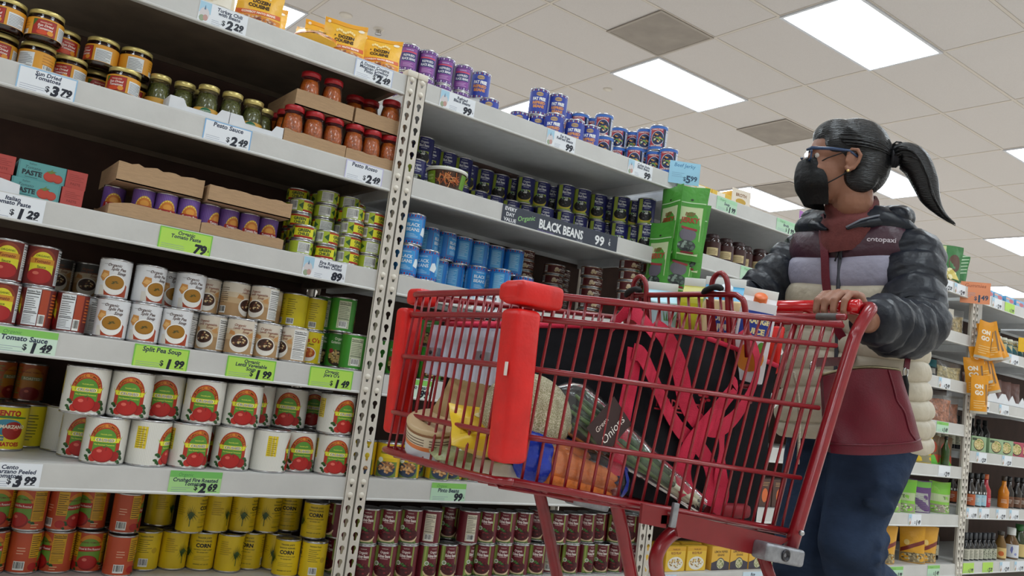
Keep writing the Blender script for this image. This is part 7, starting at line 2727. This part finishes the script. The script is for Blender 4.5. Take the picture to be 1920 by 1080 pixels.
MB().ball(hp(-.006, .0865, -.042), .0042, mat('gold_stud', (230, 204, 140), rough=.15, metal=.9), u=12, v=8).build('earring', person)

# jeans and shoes
M_JEAN = mat('blue_denim', (42, 56, 80), rough=.85, spec=.2, var=.4, scale=7, bump=.55, bscale=22, stretch=(1, 1, 1.6))
jb_ = MB()
jb_.ball((0, 0, 0), 1, M_JEAN, Matrix(((FW_.x, LF.x, 0, 2.20), (FW_.y, LF.y, 0, -.92), (0, 0, 1, .83), (0, 0, 0, 1))) @ Matrix.Diagonal((.135, .17, .12, 1)), 26, 18)
limb(jb_, [LH + Vector((.0, .0, -.01)), LH.lerp(LK, .3), LH.lerp(LK, .65), LK + Vector((0, 0, .02)), LK + Vector((.02, 0, -.03)), LK.lerp(LA, .35), LK.lerp(LA, .7), LA], [.112, .102, .084, .070, .066, .066, .06, .056], M_JEAN, 18)
limb(jb_, [RH + Vector((.0, .0, -.01)), RH.lerp(RK, .3), RH.lerp(RK, .65), RK, RK.lerp(RA, .35), RK.lerp(RA, .75), RA + Vector((0, 0, .0))], [.112, .105, .09, .074, .07, .063, .062], M_JEAN, 18)
# creases at the bent knee
for (t, o_, r_) in ((.86, (.062, -.01, .0), .03), (.93, (.068, -.012, -.012), .026), (1.0, (.07, -.008, -.03), .03)):
    p = LH.lerp(LK, t) + Vector(o_)
    limb(jb_, [p + Vector((-.05, -.058, -.012)), p + Vector((.0, -.04, 0)), p + Vector((.01, .03, .004))], [r_ * .5, r_ * .8, r_ * .6], M_JEAN, 10)
for (t, o_) in ((.45, (.0, -.07, 0)), (.6, (-.02, -.07, 0))):
    p = LH.lerp(LK, t) + Vector(o_)
    limb(jb_, [p + Vector((-.06, -.0, .012)), p + Vector((.0, -.018, 0)), p + Vector((.06, .01, -.006))], [.012, .02, .012], M_JEAN, 10)
jeans = melt('jeans', jb_, .0075, 3, [M_JEAN], person)
M_SH = mat('dark_shoe', (30, 30, 34), rough=.6)
for (a, tdir, pit) in ((Vector((2.50, -.985, .02)), Vector((-1, 0, 0)), .75), (Vector((2.13, -.845, 0)), Vector((-1, 0, 0)), 0)):
    sb_ = MB()
    def sp(f, z, y=0):
        q = Vector((-f, y, z))
        if pit:
            q = Vector((q.x * math.cos(pit) + .0, q.y, q.z + (.19 + q.x) * math.sin(pit) * .9))
        return a + q
    limb(sb_, [sp(-.05, .055), sp(.0, .06), sp(.07, .05), sp(.15, .038), sp(.185, .034)], [.042, .046, .042, .036, .030], M_SH)
    melt('shoe', sb_, .008, 2, [M_SH], person)

# the maroon handbag she carries
M_LEA = mat('maroon_leather', (100, 12, 34), rough=.38, var=.2, scale=8, bump=.1, bscale=240, coat=.1, spec=.35)
pb = empty('handbag', (1.93, -1.09, .86))
tag(pb, 'maroon leather handbag hanging at the person\'s hip', 'handbag')
PO = Vector((1.93, -1.09, .86))
def bpart(name, mb, parent=None):
    o = mb.build(name)
    if parent is None:
        o.parent = pb
        o.location = -PO
    else:
        o.parent = parent
    return o
TL, TR, BL, BR = Vector((1.80, -1.06, .928)), Vector((1.955, -1.165, .965)), Vector((1.835, -1.07, .752)), Vector((2.06, -1.172, .79))
BN = ((TR - TL).cross(BL - TL)).normalized()
if BN.y < 0:
    BN = -BN
def bagp(u, v, f):
    """f 0 front face, 1 back face"""
    top, bot = TL.lerp(TR, u), BL.lerp(BR, u)
    p = bot.lerp(top, v)
    p = p + Vector((0, 0, .012 * math.sin(PI * u) * v - .006 * math.sin(PI * u) * (1 - v)))
    hw = (.052 - .03 * v) * (1 - abs(2 * u - 1) ** 5 * .6) * (1 if v > .06 else .9)
    dent = .010 * math.sin(6 * u + 1) * math.sin(PI * v) + .008 * math.sin(11 * u) * math.sin(PI * v) ** 2
    return p + BN * ((2 * f - 1) * hw + (dent if f == 0 else 0) - .012)
NU, NV = 20, 16
F = [[bagp(i / NU, k / NV, 0) for i in range(NU + 1)] for k in range(NV + 1)]
B = [[bagp(i / NU, k / NV, 1) for i in range(NU + 1)] for k in range(NV + 1)]
g = MB()
g.grid(F, M_LEA)
g.grid([r[::-1] for r in B], M_LEA)
g.grid([F[-1], B[-1]], M_LEA)
g.grid([B[0], F[0]], M_LEA)
g.grid([[r[0] for r in B], [r[0] for r in F]][::-1], M_LEA)
g.grid([[r[-1] for r in F], [r[-1] for r in B]][::-1], M_LEA)
bag_o = bpart('bag_shell', g)
g = MB()
g.tube([F[2][i] - BN * .001 for i in range(NU + 1)], .0022, M_LEA, n=6)
g.tube(smooth_path([F[k][int(NU * (.80 + .12 * (1 - k / NV)))] - BN * .001 for k in range(2, NV + 1, 2)], 3), .0022, M_LEA, n=6)
bpart('seam_piping', g, bag_o)
g = MB().tube([(F[-1][i] + B[-1][i]) / 2 + Vector((0, 0, .003)) for i in range(NU + 1)], .004, mat('bag_zip', (150, 140, 110), rough=.35, metal=.6), n=6)
bpart('zip', g, bag_o)
M_RING = mat('silver_ring', (200, 200, 200), rough=.2, metal=.9)
STL, STR = TL + Vector((-.012, .012, .02)), TR + Vector((.035, -.004, -.0))
for c in (STL, STR):
    g = MB().tube([c + Vector((.010 * math.cos(a), 0, .012 * math.sin(a))) for a in [2 * PI * i / 14 for i in range(14)]], .0022, M_RING, closed=True, n=6)
    bpart('ring', g)
def chest(u, v, out=.012):
    return None
def strap_path(pts, w, name='shoulder_strap'):
    g = MB()
    P = smooth_path([p for p, _ in pts], 6)
    NN = []
    for i in range(len(pts) - 1):
        for j in range(6):
            NN.append(pts[i][1].lerp(pts[i + 1][1], j / 6).normalized())
    NN.append(pts[-1][1].normalized())
    L, R = [], []
    for i, p in enumerate(P):
        t = (P[min(i + 1, len(P) - 1)] - P[max(i - 1, 0)]).normalized()
        s = t.cross(NN[i]).normalized()
        L.append(p - s * w / 2)
        R.append(p + s * w / 2)
    off = [n_ * .004 for n_ in NN]
    g.grid([[p + q for p, q in zip(R, off)], [p + q for p, q in zip(L, off)]], M_LEA)
    g.grid([L, R], M_LEA)
    g.grid([[p + q for p, q in zip(L, off)], L], M_LEA)
    g.grid([R, [p + q for p, q in zip(R, off)]], M_LEA)
    return bpart(name, g)
def on_jacket(z, th, out=1.075):
    a, bb = jwidth(min(z, 1.352))
    ca, sa = math.cos(th), math.sin(th)
    k = (abs(ca) ** 2.5 + abs(sa) ** 2.5) ** (-.4)
    if z > 1.352:
        out *= math.cos((z - 1.352) / .07 * .9)
    n = (FW_ * (ca / bb) + LF * (sa / a)).normalized()
    return (Vector((2.14 + (1.29 - z) * .1, -.92, z)) + FW_ * (bb * k * ca * out) + LF * (a * k * sa * out), n)
strap_path([(STL + Vector((0, 0, .01)), -BN), on_jacket(1.0, .22), on_jacket(1.08, .0), on_jacket(1.18, -.14), on_jacket(1.27, -.2), on_jacket(1.34, -.28), on_jacket(1.39, -.42, 1.06)], .022)
strap_path([(STR + Vector((0, 0, .01)), -BN), (STR + Vector((.012, .004, .06)), -BN + LF * .2), (STR + Vector((.03, .012, .15)), LF - FW_ * .1), (STR + Vector((.06, .03, .24)), LF)], .014)
g = MB().tube([STR + Vector((-.004, 0, -.008)), STR + Vector((.002, -.004, -.03)), STR + Vector((.012, -.003, -.075))], [.006, .006, .003], C_BLK, n=8)
bpart('strap_end', g)
# white cord dangling by the rear gate
g = MB().tube(smooth_path([(1.74, -1.03, .93), (1.735, -1.05, .88), (1.75, -1.05, .82), (1.742, -1.06, .76), (1.752, -1.055, .715)], 5), .0035, mat('knit_cord', (186, 178, 160), rough=.9, var=.3, scale=300), n=8)
o = bpart('bag_cord', g)
